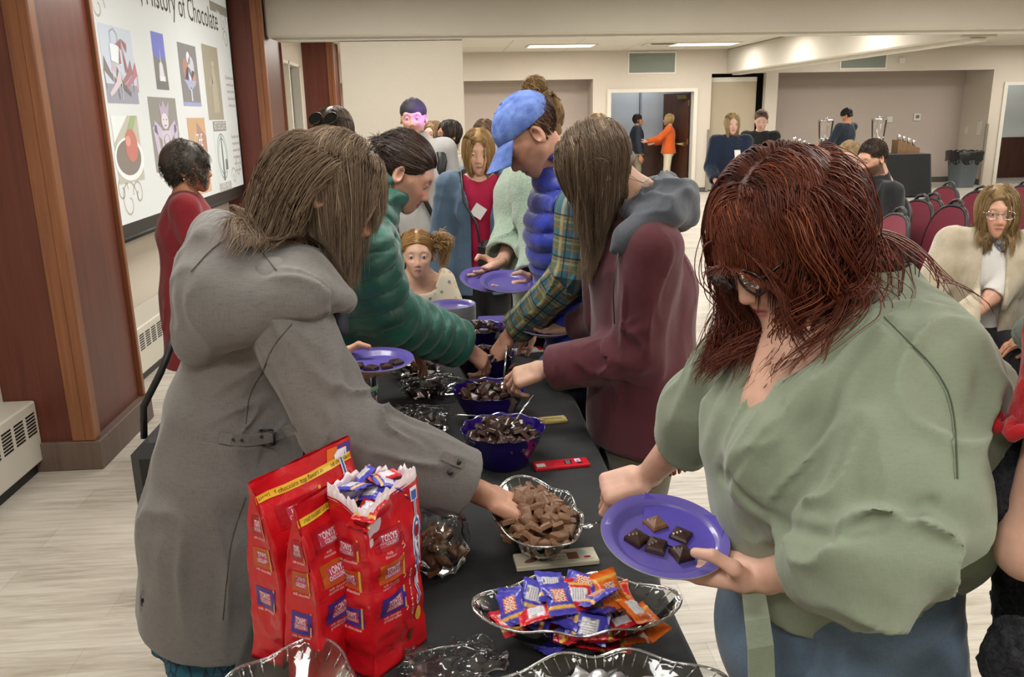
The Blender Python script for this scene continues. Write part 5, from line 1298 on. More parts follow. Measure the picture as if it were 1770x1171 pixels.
def props():
    milk, dark = CHM(); cm, cd = choc_mesh('sq', milk, .033, .010, .005), choc_mesh('sq', dark, .033, .010, .005)
    # plates stack
    c = PZ(783, 579, TZ); n = 42
    for k in range(n): plate((c[0]+.0006*math.sin(k*1.7), c[1]+.0006*math.cos(k*2.3), TZ+.001+k*.0029), (0, 0, 1), 'purple paper plate in the tall stack at the far end of the table' if k < n-1 else 'topmost purple paper plate of the tall stack', 'stacked purple plates' if k < n-1 else None, rz=k*.7)
    b = MB().box((-.065, -.06, 0), (.065, .06, .03), 0, bev=.006)
    q = PZ(851, 562, TZ); tag(b.build('napkin_stack', mat('napkin_purple', '#3a2d80', .8), None, (q[0], q[1], TZ)), 'stack of folded purple napkins to the right of the plate stack', 'napkins')
    q = PZ(885, 566, TZ); tag(MB().box((-.06, -.06, 0), (.06, .06, .022), 0, bev=.006).build('napkin_stack', mat('napkin_navy', '#232450', .8), None, (q[0]+.05, q[1], TZ)), 'low stack of dark navy napkins behind the plaid cuff', 'napkins')
    # bowls
    BW = [((873, 815), 'purple scalloped bowl of dark chocolate nearest the camera', 48, 'nearest'), ((848, 738), 'second purple scalloped bowl of dark chocolate from the camera', 42, 'second'), ((840, 668), 'third purple bowl, with two hands reaching into it', 32, 'third'), ((828, 615), 'farthest purple bowl of chocolate, by the plate stack', 12, 'farthest')]
    for i, (px, lab, n, w) in enumerate(BW):
        p = PZ(*px, TZ); p[1] += .05; purple_bowl(p[0], p[1], lab)
        heap(n, lambda t: .088, TZ+.078, TZ+.118, cd, 'chocolate_square', 'dark chocolate square heaped in the '+w+' purple bowl', 'chocolate', 'squares in the '+w+' purple bowl', seed=10+i, tilt=.55, mind=.021, cx=p[0], cy=p[1])
        MB_ = MB().lathe([(0, .09), (.06, .085), (.092, .07), (.075, .03), (.05, .011), (0, .011)], (0, 0, 0), 40); o = MB_.build('chocolate_fill', dark, None, (p[0], p[1], TZ)); tag(o, 'dark chocolate pieces lying deep in the '+w+' purple bowl', 'chocolate', None, 'stuff')
        BW[i] = p
    pA, pB, pC, pD = BW
    # oval clear bowls
    f = PZ(925, 828, .84); nr = PZ(925, 948, .84); cy = (f[1]+nr[1])/2; cx = (f[0]+nr[0])/2
    e, rim = oval_bowl(cx, cy, math.radians(97), 'clear oval bowl heaped with milk chocolate squares', .158, .088)
    a = math.radians(97); fr = lambda t: rim(t-a, 1)*.84
    heap(84, fr, TZ+.066, TZ+.105, cm, 'chocolate_square', 'milk chocolate square heaped in the clear oval bowl', 'chocolate', 'milk chocolate squares in the oval bowl', seed=3, tilt=.5, mind=.024, cx=cx, cy=cy, sc=(.8, 1.1))
    def fillm(cx, cy, a, rim, mt, lab, z=(.01, .05, .075, .085)):
        b = MB(); N = 60; vs = []
        for k, zz in ((.3, z[0]), (.62, z[1]*.8), (.82, z[2]), (.5, z[3]), (.01, z[3]+.01)):
            for j in range(N): t = 2*math.pi*j/N; r = rim(t, 1)*k; vs.append((r*math.cos(t+a), r*math.sin(t+a), zz))
        b.add(vs, [(i*N+j, i*N+(j+1) % N, (i+1)*N+(j+1) % N, (i+1)*N+j) for i in range(4) for j in range(N)], 0, True); o = b.build('bowl_fill', mt, None, (cx, cy, TZ)); tag(o, lab, 'sweets', None, 'stuff')
    fillm(cx, cy, a, rim, milk, 'milk chocolate pieces lying deep in the clear oval bowl', (.01, .04, .06, .072)); MILK = (cx, cy)
    f = PZ(985, 1000, .84); nr = PZ(985, 1092, .84); cy = (f[1]+nr[1])/2; cx = f[0]; e, rim = oval_bowl(cx, cy, math.radians(-3), 'clear oval bowl of purple, orange and red wrapped sweets', .168, .086)
    cms = {k: [candy_mesh(k, s) for s in range(2)] for k in ('purple', 'orange', 'red')}
    g = np.random.default_rng(5); pts = []
    a = math.radians(-3)
    for layer, (n, z, rr) in enumerate(((10, .036, .58), (13, .060, .76), (13, .085, .66), (6, .108, .34))):
        k = 0; tr = 0; md = .046
        while k < n and tr < 2500:
            tr += 1; t = g.random()*6.283; r = rim(t, 1)*rr*math.sqrt(g.random()); x, y = cx+r*math.cos(t+a), cy+r*math.sin(t+a); zz = TZ+z+g.normal()*.003
            if tr % 400 == 399: md *= .85
            if all((x-p[0])**2+(y-p[1])**2+(2.*(zz-p[2]))**2 > md**2 for p in pts):
                pts.append((x, y, zz)); k += 1; u = (x-cx)/.16; kind = 'orange' if u > .35+.2*g.random() or (u < -.78) else ('red' if (layer < 2 and g.random() < .5) or g.random() < .12 else 'purple')
                fl = math.pi if g.random() < .45 else 0
                place(cms[kind][g.integers(2)], 'wrapped_sweet', (x, y, zz), (g.normal()*.34+fl, g.normal()*.34, g.random()*6.28), kind+' wrapped sweet in the clear oval bowl at the front of the table', 'sweet', kind+' sweets in the oval bowl', (1.28, 1.28, 1.2))
    # bottom bowls
    p = PZ(1030, 1138, .84); e, rim = oval_bowl(p[0], p[1]-.085, 0, 'clear oval bowl of silver foil sweets cut by the bottom edge', .172, .09)
    g = np.random.default_rng(9); sil = mat('silver_foil', '#d5d5d8', .28, .75, bump=.5, bscale=60, bdist=.004)
    b = MB(); b.lathe([(0, .012), (.010, .012), (.016, .008), (.018, 0), (.016, -.004), (0, -.006)], n=18, fn=lambda t, r, z: (r*(1+.05*math.sin(9*t)), z)); ms = b.mesh('foil_sweet'); ms.materials.append(sil)
    b = MB(); b.grid(lambda u, v: ((u-.5)*.045, (v-.5)*.022*(1+.4*abs(2*u-1)**3), .006*(1-abs(2*u-1)**3)*(1-abs(2*v-1)**2)+.001*math.sin(u*60)), 20, 8); b.grid(lambda u, v: ((.5-u)*.045, (v-.5)*.022*(1+.4*abs(2*u-1)**3), -.005*(1-abs(2*u-1)**3)*(1-abs(2*v-1)**2)+.001*math.sin(u*60)), 20, 8); ms2 = b.mesh('foil_twist'); ms2.materials.append(sil)
    heap(34, lambda t: rim(t, 1)*.8, TZ+.055, TZ+.078, [ms, ms2], 'foil_sweet', 'silver foil wrapped sweet in the clear bowl at the bottom edge', 'sweet', 'silver sweets in the bottom bowl', 4, .4, .026, p[0], p[1]-.085)
    q = PZ(497, 1150, .84); e, _ = oval_bowl(q[0], q[1]-.10, math.radians(75), 'empty clear scalloped bowl at the bottom left beside the red bags', .15, .098)
    # packaging
    def cream(p, L, W):
        p.rect(-L*.49, -W*.46, L*.49, W*.46, '#e2dcc4', 1); p.text('dark milk', .005, W*.22, .012, '#5d4a3a', 2); p.text('caramel crunch', -.0, -W*.02, .009, '#7a5b48', 2); p.text('SEA SALT', .0, -W*.24, .008, '#5d4a3a', 2); p.rect(.024, -.016, .048, .012, '#7a4a36', 2)
        for i in range(3):
            for j in range(3): p.rect(.0255+i*.0075, -.014+j*.0085, .0315+i*.0075, -.0075+j*.0085, '#9a6a50', 3)
        p.ell(.062, .008, .007, .007, '#b9d2da', 3); p.ell(.066, -.012, .008, .004, '#a02030', 3); p.text('Chocolate', .068, -.02, .006, '#7a3a30', 2); p.ell(-.055, -.008, .016, .008, '#8d6a58', 2, rot=.4)
    q = PZ(964, 984, TZ); bar((q[0], q[1]+.03), math.radians(4), .178, .058, .012, '#d8d2ba', 'cream boxed chocolate bar between the two clear oval bowls', cream)
    def redp(p, L, W):
        p.rect(-L*.46, -W*.36, -L*.3, W*.1, '#e2d9d4', 1); p.poly([(L*.05, -W*.25), (L*.18, -W*.3), (L*.2, W*.25), (L*.07, W*.3)], '#1b1416', 1)
        for k in range(4): p.text('RITUAL', L*.125, W*.18-k*W*.13, .006, '#ddd6d0', 2, fit=.013)
        p.rect(L*.26, -W*.05, L*.36, W*.36, '#e9e2e2', 1); p.rect(L*.28, W*.0, L*.34, W*.2, '#8a7fc0', 2); p.rect(L*.28, -W*.3, L*.38, -W*.12, '#2b1f2a', 1); p.line([(-L*.2, -.01), (-L*.1, .012), (0, -.004)], .0012, '#6b1218', 1)
    q = PZ(970, 806, TZ); bar((q[0], q[1]), math.radians(6), .152, .048, .01, '#bf1e2c', 'red chocolate bar lying right of the nearest purple bowl', redp)
    def gold(p, L, W):
        p.rect(-L*.5, -W*.12, L*.5, W*.06, '#cdbb7e', 1); p.text('SEED & BEAN', L*.16, .0, .012, '#3a3220', 2, fit=.045, bold=.03); p.ell(L*.36, .0, .008, .008, '#7e9aa0', 2); p.rect(-L*.2, -W*.4, L*.02, -W*.2, '#8f7a42', 1)
    q = PZ(930, 731, TZ); bar((q[0]+.015, q[1]), math.radians(8), .15, .045, .01, '#b9a562', 'gold chocolate bar lying right of the second purple bowl', gold)
    def white(p, L, W):
        p.rect(L*.34, -W*.5, L*.5, W*.5, '#b3252c', 1); p.ell(-L*.1, -.003, .02, .009, '#b8353a', 1, rot=.5); p.line([(-.03, -.015), (0, .0), (.03, .012)], .002, '#3a3a3a', 2); p.rect(.0, -.02, .018, -.008, '#333333', 1); p.text('cherry', .0, .012, .01, '#333333', 2)
    q = PZ(911, 608, TZ); bar((q[0], q[1]), math.radians(12), .125, .06, .01, '#d9d6d2', 'white chocolate bar with a red end by the third purple bowl', white)
    # bags of spare chocolate
    def zp(px, py, *a, **k): q = PZ(px, py, TZ); return zipbag('zip_bag', (q[0], q[1]), *a, **k)
    zp(716, 752, (.20, .15, .085), math.radians(-8), 'bulging clear bag of dark squares left of the second bowl', 12, 21)
    zp(742, 684, (.2, .13, .06), math.radians(14), 'shiny clear bag of dark squares left of the third bowl', 11, 22)
    zp(722, 648, (.2, .13, .06), math.radians(22), 'clear bag with a white label beyond the shiny bag', 9, 23)
    zp(776, 800, (.19, .13, .03), math.radians(-4), 'flat nearly empty clear bag left of the nearest purple bowl', 3, 24)
    zp(757, 985, (.14, .15, .14), math.radians(80), 'upright clear bag of milk chocolate behind the red bags', 14, 25, cm='m')
    zp(775, 1165, (.16, .10, .02), math.radians(10), 'crumpled empty clear film at the bottom of the table', 0, 26)
    q = PZ(722, 628, TZ+.06); pp = Paint().rect(-.04, -.025, .04, .025, '#d6d6d8', 0)
    for k in range(6): pp.rect(-.03, .018-k*.007, .025, .0155-k*.007, '#8b8b92', 1)
    pp.rect(.0, -.022, .03, -.017, '#b03040', 1); o = obj('paper_label', pp.mesh('paper_label', lambda u, v, l: (u, v, .001*l+.006*math.sin(u*60))), P_print, None, (q[0], q[1], TZ+.075)); o.rotation_euler = (.25, 0, .4); tag(o, 'white printed paper label on the farthest clear bag', 'label')
    # tumbler
    q = PZ(640, 705, TZ+.06); e = empty('travel_tumbler', (q[0]-.01, q[1], TZ), 0, 'steel topped tumbler with a colourful beaded band at the table edge', 'tumbler'); m = NT('beadwork'); vo = m.n('ShaderNodeTexVoronoi'); vo.inputs['Scale'].default_value = 130; m.l(m.co(), vo.inputs['Vector']); m.color(m.ramp(vo.outputs['Color'], [(.1, C('#1c2740')), (.35, C('#7a3a30')), (.5, C('#2f5a6a')), (.7, C('#b9b0a0')), (.9, C('#4a2a5a'))], 'CONSTANT')); m.bump(vo.outputs['Distance'], .6, .002)
    MB().lathe([(0, 0), (.03, 0), (.033, .01), (.034, .12), (0, .12)], n=28).build('beaded_body', m.mat, e, (0, 0, 0)); MB().lathe([(.034, .118), (.038, .122), (.038, .13), (.034, .134)], n=28).build('band', mat('mint_band', '#8fb7a0', .4), e, (0, 0, 0)); MB().lathe([(.033, .13), (.035, .185), (.033, .19), (0, .19)], n=28).build('steel_rim', M_chrome, e, (0, 0, 0))
    # cutlery
    fork((pA[0]-.02, pA[1]+.01, TZ+.128), (.95, .1, -.18), 'clear plastic fork pointing right across the nearest purple bowl', L=.17)
    fork((pA[0]+.03, pA[1]-.01, TZ+.125), (-.5, -.65, -.35), 'clear plastic tongs leaning out of the nearest bowl towards the gold bar', L=.15, kind='fork')
    fork((pB[0]-.05, pB[1]+.01, TZ+.13), (.93, .1, -.25), 'clear plastic fork at the left of the second purple bowl', L=.14)
    fork((pB[0]+.045, pB[1]-.02, TZ+.135), (-.15, -.4, -.85), 'clear spoon standing in the second bowl under the maroon cuff', L=.15, kind='spoon')
    # red sweet bags
    bag_z = 0
    pouch('sweet_bag', (-.275, 1.41), math.radians(54), .24, .08, .345, 'tall red sweet bag at the left with a yellow strip along its top', 'sealed', 3, (-.0, .0))
    pouch('sweet_bag', (-.232, 1.305), math.radians(60), .15, .07, .335, 'folded red sweet bag standing in the middle of the three', 'sealed', 8, (.0, -.01))
    e = pouch('sweet_bag', (-.143, 1.325), math.radians(52), .135, .085, .315, 'open red sweet bag at the right, full of wrapped sweets', 'open', 5)
    g = np.random.default_rng(31); M = Matrix.Translation((-.143, 1.325, TZ-.015)) @ Matrix.Rotation(math.radians(52), 4, 'Z')
    for k, (x, y, z, kd) in enumerate([(-.045, -.02, .30, 'red'), (-.01, .012, .315, 'purple'), (.03, .0, .31, 'red'), (.035, -.02, .325, 'purple'), (-.02, -.01, .335, 'purple'), (.0, .02, .355, 'purple'), (-.04, .01, .35, 'purple'), (.045, .015, .335, 'red'), (.01, -.02, .345, 'purple'), (-.05, -.035, .325, 'red')]):
        place(cms[kd][k % 2], 'wrapped_sweet', M @ Vector((x, y, z)), (g.normal()*.35, g.normal()*.35, g.random()*6.28), kd+' wrapped sweet in the mouth of the open red bag', 'sweet', kd+' sweets in the open red bag')
# ---------------------------------------------------------------- the people round the table
def Jx(**k): return {a: np.asarray(b, float) if a != 's' else b for a, b in k.items()}
def legs(J, pel, fwd, b=1., sep=.09, knee=(0, 0), foot=0.0):
    f = unit(V(fwd[0], fwd[1], 0)); r = np.cross(f, V(0, 0, 1)); p = V(*pel)
    for k, s in (('R', 1), ('L', -1)):
        J['hip'+k] = p+r*s*sep-V(0, 0, .03); J['kn'+k] = V(*(p+r*s*(sep+.005)+f*.03)[:2], p[2]*.54); J['an'+k] = V(*(p+r*s*(sep+.01)+f*.0)[:2], .08); J['foot'+k] = f
    J['base'] = V(p[0], p[1], 0)
def hairpart(x0=0., fwd=.0, side=1., dn=-.25):
    def comb(q):
        sx = np.where(q[:, 0] > x0, 1., -1.)
        return np.stack([sx*side, fwd+0*sx+np.where(q[:, 1] < -.03, -.7, 0), dn+0*sx], 1)
    return comb
def chaikin(pts, it=2):
    for _ in range(it): pts = [pts[0]]+[tuple(np.array(a)*(1-t)+np.array(b)*t) for a, b in zip(pts[:-1], pts[1:]) for t in (.25, .75)]+[pts[-1]]
    return pts
def woman_grey():
    sk = skinmat('skin_w1', '#cf9d84', '#9c5548', '#6b5140', open_=0, blush=.75)
    f = unit(V(.80, -.12, -.60)); J = Jx(head=PY(580, 330, 1.87), neck=PY(476, 418, 1.87), chest=PY(440, 585, 1.88), pelvis=PY(405, 800, 1.85),
           shR=PY(482, 520, 1.70), shL=PY(478, 470, 2.04), wrR=PY(838, 856, 1.665), wrL=PY(580, 642, 2.215), hem=PY(352, 1045, 1.86))
    J['M'] = frame(f, V(.6, 0, .8)); J['s'] = 1.0
    J['elR'] = PY(585, 738, 1.62); J['elL'] = PY(515, 640, 2.2)
    legs(J, J['pelvis'], (1, 0, 0), sep=.08)
    J['hem'] = J['pelvis']+V(-.06, .0, -.37)
    p = Person('person in a heather grey hooded coat reaching into the bowl of milk chocolate', J, sk, 1.)
    pl = PY(650, 632, 2.2); plo = plate(pl, (.0, -.05, 1), 'purple paper plate held by the person in the grey coat'); on_plate(plo, [(.03, -.03, .3), (-.01, -.04, 1.), (.055, .0, .6), (-.045, -.02, .2)], 'dddd', 'dark chocolate square on the plate held by the person in grey')
    hR = p.add_hand(-1, (.86, .05, -.5), (.38, -.25, .85), 'reach'); hL = p.add_hand(1, (.95, .12, .0), (-.05, .2, -.95), 'under')
    p.body(hh=.0026, hd=.0025)
    coat = fabric('heather_grey_cloth', '#757270', '#5a5856', 420, .8, .8, .18, 12, .15)
    C_ = J['chest']; P_ = J['pelvis']
    fd = folds([(PY(575, 640, 1.6), .2, unit(J['elR']-J['shR'])+V(0, 0, .6), .008, .055), (PY(640, 720, 1.6), .16, (.5, 0, .9), .012, .05), (PY(720, 790, 1.6), .16, (.9, 0, -.35), .007, .05), (PY(520, 560, 1.6), .15, (.6, .1, -.7), .006, .05),
                (PY(400, 560, 1.8), .2, (.3, 0, 1), .005, .06), (PY(440, 700, 1.75), .17, (.9, 0, .5), .007, .055), (PY(380, 900, 1.8), .35, (.05, 0, 1), .009, .09), (PY(460, 960, 1.8), .3, (.1, 0, 1), .008, .08)], 3)
    hoodc = PY(400, 500, 1.88); L = p.lat
    hood = [seg(PY(520, 470, 1.84), PY(400, 490, 1.84), L, (.19, .07), (.21, .105)), seg(PY(390, 480, 1.84), PY(352, 560, 1.84), L, (.20, .09), (.15, .055)), seg(PY(530, 478, 1.72), PY(592, 518, 1.70), L, (.06, .045), (.05, .028)), seg(PY(372, 400, 1.86), PY(400, 460, 1.86), L, (.14, .045), (.19, .08)), cone(PY(420, 545, 1.66), PY(520, 520, 1.64), .05, .045), cone(PY(420, 545, 1.66), PY(345, 590, 1.74), .05, .04)]
    bw = [seg(P_+V(-.0, 0, .12), P_+V(-.05, 0, -.15), L, (.17, .14), (.225, .175)), seg(P_+V(-.05, 0, -.15), J['hem']+V(0, 0, -.05), L, (.22, .175), (.27, .205))]
    sv = [p.sleeve_sdf('R', .024, (.062, .056, .05), .93, .008), p.sleeve_sdf('L', .02, (.06, .05, .042), .9)]
    top = U(p.torso_sdf(.024, 0, 1.0, 1.1, yoke=.062)+bw+[sub(U(a, .02), c[0], .003) for a, c in sv], .035)
    hs_ = disp(U(hood, .05), lambda q, a=folds([(hoodc, .25, (.8, 0, .25), .010, .075), (PY(540, 500, 1.66), .12, (.8, 0, -.4), .007, .04)], 9), b=rumple(.004, 9, 3): a(q)+b(q), proj=True); f_ = top
    f_ = disp(f_, lambda q, a=fd, b=rumple(.0035, 8.): a(q)+b(q), proj=True)
    seam = [cone(PY(560, 650, 1.55), PY(420, 720, 1.6), .0)]
    for a, c in sv: f_ = sub(f_, c[1], .003)
    f_ = inter(f_, plane(J['hem'], (-.10, -.05, -1)), .004)
    # vent slit at the back hem
    f_ = sub(f_, U([cone(PY(262, 1040, y), PY(290, 945, y), .022, .001) for y in (1.62, 1.72, 1.82)], 0), .002)
    ct = p.part('coat', f_, coat, .0056)
    nk = cone(J['neck']-unit(J['head']-J['neck'])*.02, J['head'], .062, .085)
    hs_ = sub(hs_, nk, .015)
    p.part('hood', hs_, coat, .0055)
    # collar flap, dark inside
    navy = mat('navy_lining', '#1c2130', .6)
    p.part('collar', sub(seg(PY(575, 520, 1.77), PY(585, 570, 1.75), L, (.045, .03), (.035, .022)), sph(PY(600, 510, 1.77), .02), .01), navy, .005)
    # belt with buckle, cuff strap, buttons
    def ribbon(pts, w, nrm, m, name, t=.003):
        b = MB(); pts = [np.array(q) for q in pts]; n = unit(nrm); vs = []
        for i, q in enumerate(pts):
            d = unit(pts[min(i+1, len(pts)-1)]-pts[max(i-1, 0)]); s = unit(np.cross(n, d)); vs += [q+s*w+n*t, q-s*w+n*t, q-s*w-n*t, q+s*w-n*t]
        fs = []
        for i in range(len(pts)-1):
            for k in range(4): fs.append((i*4+k, i*4+(k+1) % 4, i*4+4+(k+1) % 4, i*4+4+k))
        fs += [(3, 2, 1, 0), tuple(len(vs)-4+k for k in range(4))]; b.add(vs, fs, 0, False); return b.build(name, m, p.e)
    def onsurf(px, py, o=.004, f0=None):
        """first hit of the pixel ray with the coat, lifted by o"""
        f0 = f0 or f_; d = unit(ray(px, py)); t = .9
        for _ in range(90):
            q = CAMC+d*t; h = float(f0(q[None].astype(F32))[0])
            if h < .001: break
            t += max(h*.7, .0015)
        return CAMC+d*(t-o)
    blt = ribbon([onsurf(x, y, .005) for x, y in ((380, 756), (400, 760), (430, 762), (460, 758), (490, 748), (508, 742))], .012, (0, -1, .1), coat, 'belt')
    b = MB(); c0 = onsurf(462, 757, .011); 
    for (dx, dz) in ((-.014, 0), (.014, 0)): b.tube([c0+V(dx, 0, -.017), c0+V(dx, 0, .017)], .0025, 6)
    for dz in (-.017, .017): b.tube([c0+V(-.014, 0, dz), c0+V(.014, 0, dz)], .0025, 6)
    under(b.build('buckle', mat('gunmetal', '#3a3a3c', .35, .7), p.e), blt)
    for (x, y) in ((452, 755), (403, 760), (418, 761)):
        o = under(MB().lathe([(0, .002), (.003, .002), (.003, 0)], n=10).build('eyelet', M_dkgrey, p.e), blt); o.matrix_basis = Matrix.Translation(onsurf(x, y, .009)) @ V_to(V(0, -1, .1))
    ribbon([onsurf(x, y, .005) for x, y in ((765, 788), (782, 796), (800, 803))], .010, (.2, -.8, .5), coat, 'cuff_strap')
    for (x, y) in ((792, 799), (778, 817)): under(MB().lathe([(0, .003), (.006, .002), (.0065, 0)], n=14).build('button', M_dkgrey, p.e), ct).matrix_basis = Matrix.Translation(onsurf(x, y, .009)) @ V_to(V(.2, -.8, .5))
    # seams on the coat
    dkc = mat('grey_stitch', '#55524e', .9)
    for pts in (((425, 860), (400, 930), (392, 1000), (385, 1075)), ((455, 640), (430, 680), (425, 735)), ((330, 470), (370, 425), (420, 395), (480, 470)), ((505, 560), (470, 600), (455, 640))):
        q = []; pts = chaikin(pts)
        for a_, b_ in zip(pts[:-1], pts[1:]):
            for t in np.linspace(0, 1, 3)[:-1]: q.append(onsurf(a_[0]+(b_[0]-a_[0])*t, a_[1]+(b_[1]-a_[1])*t, .0005, U([f_, hs_], .0)))
        under(MB().tube(q, .0012, 4).build('seam', dkc, p.e), ct)
    # skirt, tights, shoes
    m = NT('teal_pattern'); vo = m.n('ShaderNodeTexVoronoi', feature='DISTANCE_TO_EDGE'); vo.inputs['Scale'].default_value = 34; m.l(m.co(scale=(1, 1, .6)), vo.inputs['Vector']); m.color(m.ramp(vo.outputs['Distance'], [(.02, C('#0e2a44')), (.09, C('#1d5a70'))])); m.set(Roughness=.8)
    s_ = seg(P_+V(-.05, 0, -.2), J['hem']+V(.0, 0, -.09), L, (.17, .13), (.235, .17)); s_ = inter(disp(s_, lambda q: .008*np.sin(np.arctan2(q[:, 1]-P_[1], q[:, 0]-P_[0]+.06)*9)), plane(J['hem']+V(0, 0, -.06), (0, 0, -1))); p.part('skirt', s_, m.mat, .007)
    p.pants(mat('navy_tights', '#1b2740', .8), .009, .004, 'tights'); p.shoes(M_black)
    # black shoulder bag on her far side
    b = MB(); bc = PY(284, 800, 2.06); b.box(tuple(bc-V(.045, .12, .11)), tuple(bc+V(.045, .12, .09)), 0, bev=.03); b.tube([bc+V(-.03, -.03, .08), bc+V(-.025, -.02, .16), bc+V(.02, .0, .24), bc+V(.06, .02, .33)], .009, 8); o = b.build('shoulder_bag', mat('black_leather', '#17171a', .45, bump=.2), None); tag(o, 'black shoulder bag hanging behind the person in the grey coat', 'bag')
    # hair
    H = hairmat('hair_greybrown', '#8a7560', '#d0bda5', '#4d3f32')
    col = [(f_, .012), (hs_, .012)]
    line = lambda q: (q[:, 2] > -.03) & ((q[:, 1] < .06) | (q[:, 2] > .065)) & ((q[:, 1] < .02) | (q[:, 2] > .03))
    cmb = lambda q: np.stack([np.where(q[:, 0] > 0, 1., -1.)*.7, np.where(q[:, 1] > .02, .35, -.5), -.5+0*q[:, 0]], 1)
    back = lambda q: (q[:, 2] > -.085) & (q[:, 1] < .0) & (q[:, 2] < .075)
    cmb2 = lambda q: np.stack([np.sign(q[:, 0])*.5, -.45+0*q[:, 0], -.85+0*q[:, 0]], 1)
    SH = ((0, .145, -.05), (.056, .1, .13)); P1 = grow(p, 9500, .35, .25, 24, line, comb=cmb, stiff=.50, volume=.026, clump=.35, nclump=300, collide=col, seed=4, wave=.1, wfreq=4, shield=SH)
    P2 = grow(p, 8000, .37, .35, 24, back, comb=cmb2, stiff=.6, grav=.95, volume=.07, clump=.4, nclump=160, collide=col, seed=8, curl=.0, hr=(.1, .95), tight=.3, flow=lambda P, t, q: V(-.20, -.04, 0))
    bang = lambda q: (q[:, 1] > .03) & (q[:, 2] > .07)
    P3 = grow(p, 1600, .15, .25, 16, bang, comb=lambda q: np.stack([q[:, 0]*4, 1+0*q[:, 0], -.2+0*q[:, 0]], 1), stiff=.62, volume=.02, clump=.4, nclump=60, seed=5, collide=col)
    hair(p, H, [P1, P2, P3], r=.0007)
    return p
def V_to(n):
    return Vector(n).normalized().to_track_quat('Z', 'Y').to_matrix().to_4x4()
def glasses(p, m, lens=True, y=.098, w=.024, h=.019, r=.0016, z=.001, name='glasses', tint=None, temple=True):
    c = p.J['head']; M = p.Mh; hs = p.hs; W = lambda q: c+M@(np.array(q)*hs)
    e = MB()
    for sx in (-1, 1):
        pts = [W((sx*.034+w*math.cos(t), y-.004*abs(math.cos(t))-.0, z-.002+h*math.sin(t))) for t in np.linspace(0, 6.283, 25)]; e.tube(pts, r, 6, cap=False)
        if temple: e.tube([W((sx*(.034+w), y-.004, z+.006)), W((sx*.072, .07, z+.007)), W((sx*.079, .0, z+.004)), W((sx*.078, -.03, z-.012))], r*.9, 6)
    e.tube([W((-.0115, y-.002, z+.004)), W((0, y+.002, z+.007)), W((.0115, y-.002, z+.004))], r*1.1, 6)
    o = e.build(name, m, p.e)
    if lens:
        b = MB()
        for sx in (-1, 1): b.add([W((sx*.034+w*math.cos(t), y-.004*abs(math.cos(t)), z-.002+h*math.sin(t))) for t in np.linspace(0, 6.283, 25)[:-1]], [tuple(range(24))], 0, False)
        under(b.build('lenses', tint or glassmat('spectacle_lens', '#f5f5f5', .03, ior=1.15, alpha=.06), p.e), o)
    return o
